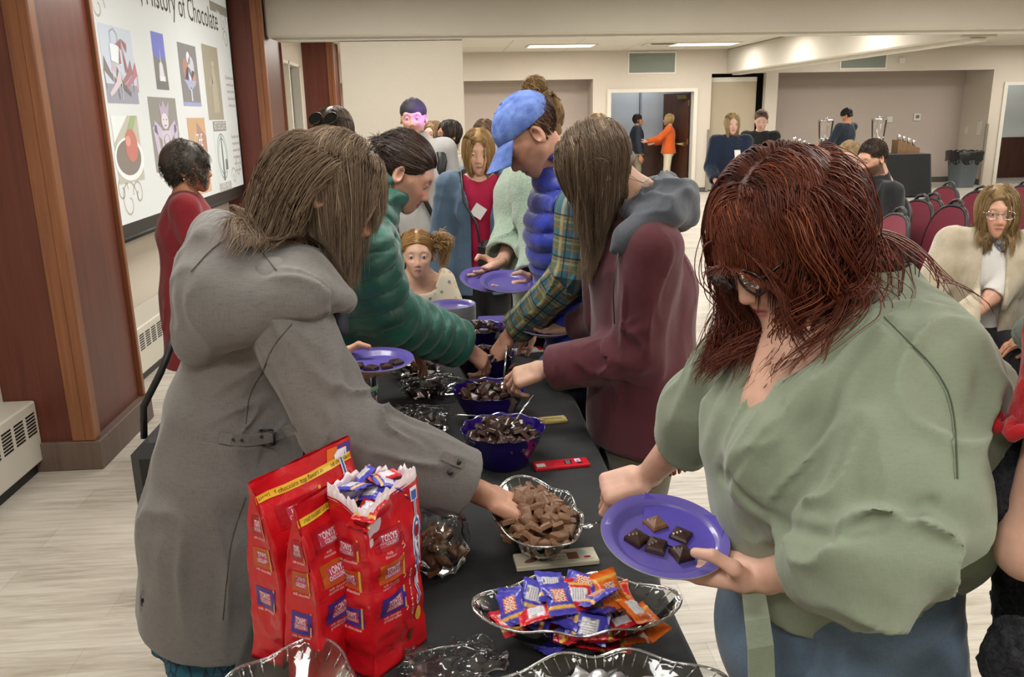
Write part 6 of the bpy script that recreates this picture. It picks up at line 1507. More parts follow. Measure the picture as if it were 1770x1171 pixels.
def woman_red():
    sk = skinmat('skin_w2', '#dcb09c', '#b56a66', '#6b3a2a', open_=0, blush=.5)
    f = unit(V(-.76, -.34, -.56)); J = Jx(head=PY(1348, 408, 1.25), neck=PY(1482, 545, 1.24), chest=PY(1475, 745, 1.22), pelvis=PY(1440, 1085, 1.24),
           shR=PY(1318, 590, 1.41), shL=PY(1580, 650, 1.08), wrR=PY(1118, 824, 1.63), wrL=PY(1316, 996, 1.125), elR=PY(1200, 742, 1.52), elL=PY(1545, 962, .93))
    J['M'] = frame(f, V(-.6, -.15, .8)); J['s'] = 1.06
    legs(J, J['pelvis'], (-1, -.2, 0), sep=.10)
    p = Person('person with wavy auburn hair in a sage green wrap top holding a plate of chocolates', J, sk, 1.02)
    L = p.lat; fw = unit(np.cross(L, V(0, 0, 1))); fw = fw if fw[0] < 0 else -fw
    pc = PY(1147, 938, 1.20); plo = plate(pc, (.05, -.22, 1.), 'purple paper plate with five chocolates held by the person in the sage wrap top', sc=1.0)
    nm = NT('napkin_paper'); nm.color(C('#5144a8')); nm.set(Roughness=.85); nm.bump(nm.noise(nm.co(), 400, 2), .2, .001)
    b = MB(); pts = [(-.03, .012), (.012, .102), (.112, .005), (.06, -.065)]; b.grid(lambda u, v: ((1-u)*(1-v)*pts[0][0]+u*(1-v)*pts[1][0]+u*v*pts[2][0]+(1-u)*v*pts[3][0], (1-u)*(1-v)*pts[0][1]+u*(1-v)*pts[1][1]+u*v*pts[2][1]+(1-u)*v*pts[3][1], .006+.016*max(0, (math.hypot((1-u)*(1-v)*pts[0][0]+u*(1-v)*pts[1][0]+u*v*pts[2][0]+(1-u)*v*pts[3][0], (1-u)*(1-v)*pts[0][1]+u*(1-v)*pts[1][1]+u*v*pts[2][1]+(1-u)*v*pts[3][1])-.072)/.03)), 14, 14)
    o = b.build('napkin', nm.mat, None, (0, 0, 0)); o.matrix_world = plo.matrix_world.copy(); tag(o, 'folded purple napkin lying on the plate with five chocolates', 'napkin')
    on_plate(plo, [(-.042, .012, .5), (.002, .036, .2), (-.02, -.012, .9), (.03, .0, .7), (.012, -.038, .1)], 'dmddd', ['dark chocolate square nearest the left rim of the five chocolate plate', 'single milk chocolate square on the plate in the foreground', 'dark chocolate square in the middle of the five chocolate plate', 'dark chocolate square under the thumb on the foreground plate', 'dark chocolate square at the front of the five chocolate plate'])
    hR = p.add_hand(-1, (-.93, .05, -.30), (-.25, -.45, .85), 'pinch', 1.0); hL = p.add_hand(1, (-.88, .42, .02), (.1, .1, -.97), 'under', 1.03)
    fork(hR.tips[0]+V(-.03, 0, .0), (-.95, .1, -.12), 'clear plastic spoon held over the milk chocolate bowl', L=.09, kind='spoon')
    vn = [cone(PY(1400, 600, 1.2), PY(1350, 700, 1.18), .075, .06)]
    p.body(hh=.0028, hd=.0026, chest=vn, fine=(PY(1350, 740, 1.1)-V(.12, .12, .1), PY(1400, 600, 1.2)+V(.12, .12, .05)), fat=1.05)
    sage = fabric('sage_linen', '#889480', '#717d69', 500, .85, .45, .15, 10, 0., .25)
    ch, pv, nk = J['chest'], J['pelvis'], J['neck']
    X = lambda px, py, y: PY(px, py, y)
    body = [seg(X(1475, 600, 1.24), X(1450, 740, 1.22), L, (.17, .11), (.235, .18)), seg(X(1450, 740, 1.22), X(1430, 850, 1.21), L, (.235, .18), (.21, .175)),
            seg(X(1430, 850, 1.23), X(1435, 960, 1.25), L, (.19, .17), (.185, .180)), seg(X(1435, 960, 1.25), X(1440, 1105, 1.25), L, (.185, .180), (.195, .195)),
            sph(X(1330, 760, 1.27), .105), sph(X(1390, 800, 1.12), .115), seg(X(1545, 575, 1.2), X(1620, 710, 1.2), L, (.13, .075), (.16, .085)), seg(X(1620, 710, 1.2), X(1580, 900, 1.18), L, (.16, .085), (.14, .11)),
            cone(nk+V(.02, 0, -.02), PY(1500, 500, 1.24), .088, .072),
            cone(X(1480, 590, 1.13), X(1405, 680, 1.095), .034, .030), cone(X(1405, 680, 1.095), X(1350, 738, 1.09), .030, .026), cone(X(1335, 575, 1.34), X(1318, 660, 1.25), .034, .030), cone(X(1318, 660, 1.25), X(1328, 730, 1.16), .030, .026)]
    slL = [cone(J['shL'], X(1568, 850, .99), .095, .10), cone(X(1568, 850, .99), X(1500, 960, .95), .10, .088), cone(X(1500, 960, .95), X(1412, 976, 1.0), .088, .062), cone(X(1560, 930, 1.0), X(1560, 1010, 1.04), .07, .045)]
    slR = [cone(J['shR'], J['elR']+V(.01, -.01, .04), .085, .080), cone(J['elR']+V(.01, -.01, .04), J['elR']*.75+J['wrR']*.25, .08, .062)]
    fd = folds([(X(1480, 740, 1.05), .26, X(1400, 850, 1.05)-X(1560, 620, 1.05), .013, .075), (X(1400, 780, 1.1), .2, X(1300, 850, 1.1)-X(1450, 700, 1.1), .010, .06), (X(1590, 720, 1.05), .24, X(1520, 900, 1.)-X(1640, 620, 1.), .019, .08), (X(1540, 940, .93), .19, (-.9, .2, .25), .022, .065),
                (X(1430, 950, 1.05), .2, (-1, 0, -.12), .005, .06), (X(1190, 640, 1.4), .2, (.1, 0, 1), .010, .06), (X(1500, 1050, 1.05), .25, (-.7, 0, .6), .006, .07), (X(1620, 780, 1.2), .25, (0, 0, 1), .010, .07), (X(1290, 700, 1.2), .15, (.25, 0, 1), .006, .05)], 20)
    cl = X(1403, 976, 1.02); axl = unit(J['wrL']-J['elL']); cr_ = J['elR']*.72+J['wrR']*.28; axr = unit(J['wrR']-J['elR'])
    sL = sub(sub(U(slL, .03), inter(cone(cl, cl+axl*.14, .12), plane(cl, -axl)), .003), cone(cl-axl*.05, cl+axl*.1, .048, .052), .003); sR = sub(sub(U(slR, .03), inter(cone(cr_, cr_+axr*.13, .12), plane(cr_, -axr)), .003), cone(cr_-axr*.05, cr_+axr*.1, .048, .052), .003)
    bd_ = inter(U(body, .035), plane(X(1440, 1062, 1.2), (-.33, .0, -1)), .003)
    f_ = disp(U([bd_, sL, sR], .035), lambda q, a=fd, b=rumple(.004, 6.5, 71): a(q)+b(q), proj=True)
    # waist gather line, wrap edge, seam
    def groove(pts, w=.006, near=.0): return U([cone(a, b, w) for a, b in zip(pts[:-1], pts[1:]) if np.linalg.norm(a-b) < .05], .002)
    def surf(px, py, o=.0, f0=None):
        f0 = f0 or f_; d = unit(ray(px, py)); t = .7
        for _ in range(120):
            q = CAMC+d*t; h = float(f0(q[None].astype(F32))[0])
            if h < .0008: break
            t += max(h*.7, .0012)
        return CAMC+d*(t-o)
    def path(pts, o=0., n=4):
        pts = chaikin(pts); return [surf(a[0]+(b[0]-a[0])*t, a[1]+(b[1]-a[1])*t, o) for a, b in zip(pts[:-1], pts[1:]) for t in np.linspace(0, 1, n)[:-1]]
    wst = path([(1245, 820), (1300, 880), (1380, 920), (1440, 930), (1500, 905), (1515, 900)]); sm = path([(1528, 548), (1570, 590), (1620, 640), (1650, 700), (1655, 830)]); 
    wr = path([(1352, 700), (1330, 745), (1280, 800), (1250, 828)]); cr = path([(1512, 905), (1560, 895), (1610, 870)])
    g0 = [groove(wst, .009), groove(sm, .0022), groove(wr, .0035), groove(cr, .008)]
    # open neckline: V
    vcut = U([cone(X(1398, 570, 1.14), X(1338, 728, 1.10), .036, .005), cone(X(1390, 560, 1.2), X(1338, 715, 1.14), .040, .010)], .01)
    f2 = f_
    f2 = sub(f2, cone(nk-unit(J['head']-nk)*.02, J['head'], .060, .08), .008); f2 = sub(f2, cone(nk+V(.01, 0, 0), PY(1500, 470, 1.24), .058, .060), .006); f2 = sub(f2, vcut, .006)
    for g_ in g0: f2 = sub(f2, g_, .01)
    tp = p.part('wrap_top', f2, sage, .0052)
    # hanging belt end
    b = MB(); pts = [X(1300, 985, 1.17), X(1304, 1028, 1.10), X(1310, 1072, 1.04), X(1316, 1120, 1.01)]; q = pts[-1]; pts += [q+V(.004, -.004, -.06), q+V(.008, -.004, -.14), q+V(.01, -.0, -.25)]; vs = []
    for k, q in enumerate(pts): w = .018+.003*k/5; vs += [q+V(-w, -.002, 0), q+V(w, .004, 0), q+V(w, .008, 0), q+V(-w, .002, 0)]
    b.add(vs, [(i*4+k, i*4+(k+1) % 4, i*4+4+(k+1) % 4, i*4+4+k) for i in range(len(pts)-1) for k in range(4)]+[(len(vs)-4, len(vs)-3, len(vs)-2, len(vs)-1)], 0, False); under(b.build('belt', sage, p.e), tp)
    under(MB().tube(sm, .0012, 4).build('seam', mat('sage_stitch', '#4f5c49', .9), p.e), tp)
    jean = fabric('blue_denim', '#64798f', '#465c74', 700, .85, .7, .25, 14, .2)
    J['hipR'] = J['hipR']; p.pants(jean, .009, .012, 'jeans', 1.36, .01, up=.12, df=folds([(X(1300, 1130, 1.1), .25, (0, 0, 1), .006, .05), (X(1500, 1150, 1.1), .25, (.9, 0, .3), .005, .05)], 2)); p.shoes(M_black)
    # black strap under the arm and hair tie on the wrist
    MB().tube([X(1262, 500, 1.47), X(1256, 540, 1.40), X(1262, 580, 1.36), X(1275, 620, 1.33)], .016, 8, flat=.3).build('bag_strap', M_black, p.e)
    w = J['wrR']; ax = unit(w-J['elR']); r1 = unit(np.cross(ax, V(0, 0, 1))); r2 = np.cross(ax, r1); cc = w-ax*.0; MB().tube([cc+(r1*math.cos(t)+r2*math.sin(t))*.0275 for t in np.linspace(0, 6.283, 25)], .0024, 6, cap=False).build('hair_tie', M_black, p.e)
    # tasselled scarf end showing behind
    glasses(p, mat('tortoise_frame', '#2b1a14', .25), w=.026, h=.023, r=.0021, y=.106)
    H = hairmat('hair_auburn', '#632c1a', '#a05a38', '#38180f', .5)
    col = [(f2, .01)]
    line = lambda q: (q[:, 2] > -.04) & ((q[:, 1] < .062) | (q[:, 2] > .068)) & ((q[:, 1] < .015) | (q[:, 2] > .02))
    # parting on her left; fringe swept forward over the brow, sides wavy
    cmb = lambda q: np.stack([np.where(q[:, 0] > -.015, 1., -1.)*.8, np.where(q[:, 1] > .02, .45, -.45), -.35+0*q[:, 0]], 1)
    SH = ((0, .15, -.05), (.078, .105, .13)); P1 = grow(p, 11000, .33, .28, 26, line, comb=cmb, stiff=.52, volume=.034, clump=.38, nclump=170, wave=.45, wfreq=6., collide=col, seed=14, curl=.02, shield=SH)
    P2 = grow(p, 10000, .36, .3, 26, lambda q: (q[:, 2] > -.09) & (q[:, 2] < .075) & (q[:, 1] < .03), comb=lambda q: np.stack([np.sign(q[:, 0])*.45, -.25+0*q[:, 0], -1.+0*q[:, 0]], 1), stiff=.58, grav=1., tight=.4, volume=.075, clump=.55, nclump=80, wave=.55, wfreq=6, collide=col, seed=15, curl=.0, hr=(.2, .95))
    bang = lambda q: (q[:, 1] > .04) & (q[:, 2] > .06)
    P3 = grow(p, 2600, .17, .2, 16, bang, comb=lambda q: np.stack([-1.+0*q[:, 0], .55+0*q[:, 0], -.2+0*q[:, 0]], 1), stiff=.66, volume=.026, clump=.45, nclump=50, seed=16, collide=col, wave=.2, shield=((0, .14, -.055), (.085, .09, .085)))
    P4 = grow(p, 1500, .2, .2, 16, lambda q: (q[:, 2] > .08) & (np.abs(q[:, 0]+.015) < .02), comb=lambda q: np.stack([np.where(q[:, 0] > -.015, 1., -1.), .1+0*q[:, 0], 0*q[:, 0]], 1), stiff=.6, volume=.008, clump=.2, nclump=60, seed=18, collide=col)
    hair(p, H, [P1, P2, P3, P4], r=.0010, capv=.2)
    return p
def quilt(axis_pts, period, amp, ph=0.):
    """horizontal puffer baffles measured along a polyline"""
    A = [np.asarray(a, F32) for a in axis_pts]
    def fn(p):
        best = np.full(len(p), 9., F32); s = np.zeros(len(p), F32); acc = 0.
        for a, b in zip(A[:-1], A[1:]):
            ab = b-a; L = float(np.linalg.norm(ab)); t = (p-a)@ab/(L*L); tc = np.clip(t, 0, 1); d = np.linalg.norm(p-a-tc[:, None]*ab, axis=1)
            m = d < best; best[m] = d[m]; s[m] = acc+tc[m]*L; acc += L
        w = s+.006*vnoise(p*9, 3)
        return amp*(np.abs(np.sin(np.pi*(w/period)+ph))**.55-.55)+.0022*vnoise(p*np.array((30, 30, 30), F32), 4)
    return fn
def limb_fn(*fns):
    """choose the displacement by nearest guide: [(pts, fn)...]"""
    def fn(p):
        ds = []
        for pts, f in fns:
            d = np.full(len(p), 9., F32)
            for a, b in zip(pts[:-1], pts[1:]):
                a = np.asarray(a, F32); b = np.asarray(b, F32); ab = b-a; t = np.clip((p-a)@ab/float(ab@ab), 0, 1); d = np.minimum(d, np.linalg.norm(p-a-t[:, None]*ab, axis=1))
            ds.append(d)
        k = np.argmin(np.stack(ds), 0); o = np.zeros(len(p), F32)
        for i, (_, f) in enumerate(fns):
            m = k == i
            if m.any(): o[m] = f(p[m])
        return o
    return fn
def garment_uv(chains):
    """per vertex (distance along, arc length around, side) from the nearest limb"""
    def fn(v):
        best = np.full(len(v), 9.); out = np.zeros((len(v), 3))
        for ci, pts in enumerate(chains):
            acc = 0.; up = V(.1, .2, 1)
            for a, b in zip(pts[:-1], pts[1:]):
                a = np.asarray(a, float); b = np.asarray(b, float); ab = b-a; L = np.linalg.norm(ab); d = ab/L; t = np.clip((v-a)@ab/(L*L), 0, 1); q = v-a-t[:, None]*ab; r = np.linalg.norm(q, axis=1)
                x = unit(np.cross(d, up)); y = np.cross(d, x); ang = np.arctan2(q@y, q@x); m = r < best; best[m] = r[m]; out[m, 0] = acc+t[m]*L; out[m, 1] = (ang*.06)[m]; out[m, 2] = ci; acc += L
        return {'lc': out}
    return fn
def plaidmat():
    m = NT('plaid'); a = m.n('ShaderNodeAttribute', attribute_name='lc'); sx = m.n('ShaderNodeSeparateXYZ'); m.l(a.outputs['Vector'], sx.inputs[0])
    def band(src, per, off, w):
        f = m.math('FRACT', m.math('ADD', m.math('DIVIDE', src, per), off)); return m.math('LESS_THAN', f, w)
    u, v = sx.outputs[0], sx.outputs[1]; c = C('#5f6b4e')
    col = m.mix(m.math('MULTIPLY', band(u, .066, 0, .36), .75), c, C('#2d6d85')); col = m.mix(m.math('MULTIPLY', band(v, .063, .1, .36), .6), col, C('#25586e'))
    col = m.mix(m.math('MULTIPLY', band(u, .066, .5, .12), .7), col, C('#8b8f6e')); col = m.mix(m.math('MULTIPLY', band(v, .063, .55, .14), .7), col, C('#a8a583'))
    col = m.mix(m.math('MULTIPLY', band(u, .033, .3, .08), .8), col, C('#a5703a')); col = m.mix(m.math('MULTIPLY', band(v, .0315, .2, .08), .8), col, C('#a5703a')); col = m.mix(m.math('MULTIPLY', band(u, .066, .75, .08), .8), col, C('#1c2a2e')); col = m.mix(m.math('MULTIPLY', band(v, .063, .8, .08), .8), col, C('#1c2a2e'))
    m.color(col); m.set(Roughness=.85); m.bump(m.noise(m.co(), 500, 2), .15, .001, m.bump(m.noise(m.co(), 12, 3), .2, .01)); return m.mat
def puffmat(name, col, col2):
    m = NT(name); m.color(m.ramp(m.noise(m.co(), 14, 4), [(.3, C(col2)), (.7, C(col))])); m.set(Roughness=.42); m.b.inputs['Sheen Weight'].default_value = .3; m.bump(m.noise(m.co(scale=(1, 1, 1)), 30, 4, .6, .6), .45, .006); return m.mat
def maroon_woman():
    sk = skinmat('skin_w3', '#c39a84', '#a06058', '#6b5140', open_=0)
    J = Jx(head=PY(1030, 290, 2.36), neck=PY(1105, 345, 2.38), chest=PY(1112, 500, 2.38), pelvis=PY(1105, 705, 2.36), shR=PY(1048, 410, 2.56), shL=PY(1128, 430, 2.19),
           wrR=PY(1000, 566, 2.74), wrL=PY(944, 638, 2.36), elR=PY(1045, 545, 2.62), elL=PY(1105, 612, 2.22))
    f = unit(V(-.62, .10, -.78)); J['M'] = frame(f, V(-.75, .05, .6)); J['s'] = 1.; legs(J, J['pelvis'], (-1, 0, 0), sep=.08)
    p = Person('person with long grey brown hair in a maroon hooded jacket leaning over the bowls', J, sk, 1.)
    plo = plate(PY(950, 573, 2.78), (-.0, -.06, 1), 'purple paper plate held in front of the maroon jacket'); on_plate(plo, [(.0, -.02, .4), (-.03, -.03, 1.), (.02, -.04, .7)], 'ddd', 'dark chocolate square on the plate in front of the maroon jacket')
    p.add_hand(-1, (-.96, .1, -.02), (.05, .2, -.97), 'under', .97); hL = p.add_hand(1, (-.93, .15, -.3), (-.2, -.45, .86), 'reach', 1.)
    p.body(hh=.004, hd=.003)
    m = fabric('maroon_softshell', '#55262f', '#3f1c24', 500, .75, .3, .2, 10); g = fabric('slate_hood', '#4f545c', '#383c43', 500, .7, .4, .3, 12)
    L = p.lat
    fd = folds([(PY(1100, 560, 2.15), .2, (.1, 0, 1), .008, .06), (PY(1050, 620, 2.15), .17, (.9, .1, .25), .012, .05), (PY(1150, 470, 2.2), .2, (.1, 0, 1), .006, .06), (PY(1120, 680, 2.2), .2, (.1, 0, 1), .006, .07), (PY(990, 640, 2.25), .12, (.1, .2, 1), .006, .04)], 33)
    ex = [seg(PY(1112, 500, 2.38), PY(1108, 752, 2.36), L, (.18, .135), (.215, .16))]
    p.top(m, 'jacket', .0065, .022, .97, 0, 1., 1.05, ex, df=lambda q: fd(q)+rumple(.003, 9., 12)(q), sr=(.058, .052, .042), flare=.006, hemplane=(PY(1108, 752, 2.36), (.0, 0, -1)), neck_r=.07)
    hd = U([seg(PY(1090, 360, 2.37), PY(1150, 340, 2.37), L, (.15, .05), (.17, .06)), seg(PY(1145, 345, 2.37), PY(1172, 378, 2.36), L, (.17, .055), (.13, .035)), cone(PY(1085, 412, 2.2), PY(1150, 372, 2.2), .035, .05), cone(PY(1060, 432, 2.2), PY(1085, 412, 2.2), .012, .03)], .04)
    hd = disp(hd, lambda q, a=folds([(PY(1150, 340, 2.3), .22, (.5, .6, -.3), .012, .05)], 41), b=rumple(.005, 12, 8): a(q)+b(q), proj=True); hd = sub(hd, U([cone(J['neck'], J['head'], .075, .08)], 0), .01)
    p.part('hood', hd, g, .006)
    olive = fabric('olive_trousers', '#6a6556', '#55503f', 500, .9); p.pants(olive, .011, .02, 'trousers', 1.05); p.shoes(M_black)
    MB().tube([PY(1068, 438, 2.13), PY(1060, 500, 2.12), PY(1062, 560, 2.12)], .002, 5).build('zip', M_dkgrey, p.e)
    H = hairmat('hair_long_grey', '#75624f', '#c4b098', '#3f3228')
    col = [(p.topf, .012), (hd, .01)]
    cmb = lambda q: np.stack([np.where(q[:, 0] > .01, 1., -1.)*.9, np.where(q[:, 1] > .0, .3, -.2), -.3+0*q[:, 0]], 1)
    P1 = grow(p, 9000, .42, .25, 26, lambda q: (q[:, 2] > -.05) & ((q[:, 1] < .06) | (q[:, 2] > .06)), comb=cmb, stiff=.5, volume=.03, clump=.4, nclump=220, collide=col, seed=51, wave=.12, wfreq=4)
    P2 = grow(p, 3500, .38, .35, 24, lambda q: (q[:, 2] > -.085) & (q[:, 2] < .07) & (q[:, 1] < .0), comb=lambda q: np.stack([np.sign(q[:, 0])*.6, -.2+0*q[:, 0], -.9+0*q[:, 0]], 1), stiff=.6, volume=.04, clump=.4, nclump=90, collide=col, seed=52, hr=(.1, .9))
    hair(p, H, [P1, P2], r=.0009)
def cap_mesh(p, m, brimm=None, back=False, name='cap', rx=(.088, .106, .088), logo=None, tilt=.0):
    c = p.J['head']; M = p.Mh; s = p.hs; W = lambda q: c+M@(np.array(q)*s); ux, uy, uz = M[:, 0], M[:, 1], M[:, 2]
    d = 1. if not back else -1.
    E_ = ell(W((0, -.015, .034)), tuple(np.array(rx)*s), M); inn = ell(W((0, -.015, .030)), tuple((np.array(rx)-.006)*s), M)
    f = sub(E_, inn, .0); f = inter(f, plane(W((0, 0, .022)), -uz*1.+uy*.2*d), .002)
    f = disp(f, folds([(W((0, -.02, .1)), .14*s, uy, .0028, .03)], 61))
    cp = p.part(name, f, m, .004)
    b = MB()
    def br(u, v): 
        x = (u-.5)*2; a = x*1.05; r = .0+v; yy = d*(.084+.092*v*math.cos(a*.9)**.7); xx = .076*math.sin(a*1.25)*(1+.03*v)
        return W((xx, yy-.030*abs(x)**2*d, .046-.012*abs(x)**2-(.024+.018*abs(x)**2)*v+(.0 if not back else .0)))
    b.grid(br, 18, 8); b.grid(lambda u, v: tuple(np.array(br(1-u, v))-uz*.003*s), 18, 8); under(b.build('brim', brimm or m, p.e), cp)
    under(MB().lathe([(0, .004), (.005, .003), (.006, 0)], n=12).build('button', m, p.e), cp).matrix_basis = Matrix.Translation(W((0, -.015, .034+rx[2]))) @ V_to(uz)
def cap_man():
    sk = skinmat('skin_m1', '#c4927a', '#8f5348', '#5a4334', open_=0, blush=.9)
    J = Jx(head=PY(912, 232, 2.8), neck=PY(972, 300, 2.84), chest=PY(1008, 440, 2.86), pelvis=PY(1040, 610, 2.86), shR=PY(950, 350, 3.03), shL=PY(1002, 362, 2.66), wrR=PY(930, 560, 3.25), wrL=PY(884, 578, 2.84), elR=PY(960, 470, 3.1), elL=PY(986, 478, 2.66))
    f = unit(V(-.66, -.12, -.76)); J['M'] = frame(f, V(-.75, -.05, .65)); J['s'] = 1.08; legs(J, J['pelvis'], (-1, 0, 0), sep=.09)
    p = Person('person in a faded blue baseball cap, blue down vest and plaid shirt', J, sk, 1.05, male=True, nose=1.15)
    p.add_hand(1, (-.55, .05, -.8), (-.75, -.35, .55), 'reach', 1.1); p.add_hand(-1, (-.6, 0, -.7), (-.6, .2, .7), 'relax', 1.08); p.body(hh=.0034, hd=.003)
    ch = [[J['shL'], J['elL'], J['wrL']], [J['shR'], J['elR'], J['wrR']], [J['neck'], J['chest'], J['pelvis']]]
    fd = folds([(PY(960, 500, 2.6), .16, (.7, 0, .6), .009, .045), (PY(910, 560, 2.7), .12, (.5, 0, .8), .006, .04)], 70)
    p.top(plaidmat(), 'shirt', .0065, .014, .95, .05, 1., 1., df=lambda q: fd(q)+rumple(.003, 10, 77)(q), fn=garment_uv(ch), sr=(.058, .05, .04), flare=.004)
    v = U(p.torso_sdf(.04, .04, 1.05, 1.1, yoke=.058)+[cone(J['neck']-V(.01, 0, .02), J['neck']+unit(J['head']-J['neck'])*.07, .075, .068)], .03)
    v = disp(v, quilt([J['neck']+V(0, 0, .1), J['neck'], J['chest'], J['pelvis']+V(0, 0, -.08)], .062, .016)); ax = p.lat
    for s_, k in ((1, 'shL'), (-1, 'shR')): v = sub(v, cone(J[k]+ax*s_*.03, J[k]+ax*s_*.2, .095, .12), .015)
    v = sub(v, cone(J['neck']-unit(J['head']-J['neck'])*.02, J['head'], .056, .07), .008); v = inter(v, plane(J['pelvis']+V(0, 0, -.06), (0, 0, -1)), .01)
    p.part('vest', v, puffmat('blue_down', '#2038b4', '#16257f'), .006)
    p.pants(fabric('navy_jeans', '#2a3450', '#1e2740', 600), .011, .02, 'trousers', 1.1); p.shoes(mat('brown_shoe', '#3a2b20', .5))
    m = NT('faded_blue_cotton'); m.color(m.ramp(m.noise(m.co(), 30, 5), [(.3, C('#4a63a8')), (.7, C('#7590d2'))])); m.set(Roughness=.9); m.bump(m.noise(m.co(), 60, 4, .6), .4, .004); cap_mesh(p, m.mat)
    H = hairmat('hair_short_brown', '#4a3428', '#8a6a50'); P = grow(p, 1500, .03, .3, 6, lambda q: (q[:, 2] < .045) & (q[:, 2] > -.05) & (q[:, 1] < -.0), comb=lambda q: np.stack([0*q[:, 0], -.3+0*q[:, 0], -1+0*q[:, 0]], 1), stiff=.8, volume=.004, clump=.1, nclump=40, seed=66); hair(p, H, [P], cap=False, r=.0009)
def sherpa():
    sk = skinmat('skin_p5', '#d2a48e', '#a5625a')
    J = Jx(head=PY(926, 218, 3.5), neck=PY(940, 282, 3.5), chest=PY(925, 370, 3.42), pelvis=PY(960, 540, 3.46), shR=PY(902, 312, 3.55), shL=PY(918, 320, 3.2), wrR=PY(868, 452, 3.19), wrL=PY(922, 488, 3.03), elR=PY(893, 400, 3.35), elL=PY(940, 440, 3.12))
    f = unit(V(-.9, -.25, -.35)); J['M'] = frame(f, V(-.3, 0, .95)); J['s'] = 1.03; legs(J, J['pelvis'], (-1, -.2, 0))
    p = Person('person with a blonde bun in a pale green fleece holding two purple plates', J, sk, .98)
    a = plate(PY(842, 490, 3.04), (.12, -.28, 1), 'left one of the two empty purple plates held above the table'); b = plate(PY(878, 494, 2.96), (.05, -.22, 1), 'right one of the two empty purple plates held above the table')
    p.add_hand(-1, (-.62, -.65, -.15), (.35, -.1, -.93), 'under', .97); p.add_hand(1, (-.93, -.25, .0), (.15, .1, -.97), 'under', .97); p.body(hh=.0045, hd=.0032)
    m = NT('sherpa_fleece'); n = m.noise(m.co(), 160, 4, .7); m.color(m.ramp(n, [(.3, C('#8fa892')), (.65, C('#bdd2bd'))])); m.set(Roughness=.95); m.b.inputs['Sheen Weight'].default_value = .5; m.bump(n, .9, .006)
    p.top(m.mat, 'fleece', .007, .028, .96, .06, 1.05, 1.1, df=lambda q: folds([(PY(885, 410, 3.2), .18, (.6, 0, .7), .012, .07)], 80)(q)+rumple(.005, 9, 82)(q), sr=(.058, .055, .044), flare=.006)
    p.pants(mat('black_leggings', '#16171b', .8), .012, .012, 'trousers'); p.shoes(mat('tan_suede', '#a07a45', .8))
    H = hairmat('hair_blonde_bun', '#8a6a42', '#d8bb85', '#5a4228'); c = J['head']; M = p.Mh
    P1 = grow(p, 3000, .16, .2, 14, lambda q: (q[:, 2] > -.07) & ((q[:, 1] < .05) | (q[:, 2] > .06)), comb=lambda q: np.stack([-q[:, 0]*3, -1+0*q[:, 0], .6+0*q[:, 0]], 1), stiff=.7, grav=-.1, volume=.008, clump=.4, nclump=120, seed=83)
    g = np.random.default_rng(3); N = 700; K = 14; bc = c+M@V(0, -.055, .135); P = np.zeros((N, K, 3)); ax = g.normal(size=(N, 3)); ax /= np.linalg.norm(ax, axis=1, keepdims=True); r = .018+.032*g.random(N)
    e1 = np.cross(ax, g.normal(size=(N, 3))); e1 /= np.linalg.norm(e1, axis=1, keepdims=True); e2 = np.cross(ax, e1); ph = g.random(N)*6
    for k in range(K): t = k/K*3.4; rr = r*(1+.25*(k/K)**3); P[:, k] = bc+(e1*np.cos(t)[None] if 0 else e1*math.cos(t)+e2*math.sin(t))*rr[:, None]+g.normal(size=(N, 3))*.0012+.004*np.sin(k*.9+g.random((1, 3))*3)
    hair(p, H, [P1, (P, g.random(N))], r=.0011)
    MB().tube([c+M@V(.045, -.05, .13), c+M@V(.06, -.07, .15), c+M@V(.055, -.09, .175)], .008, 8).build('hair_clip', M_black, p.e)
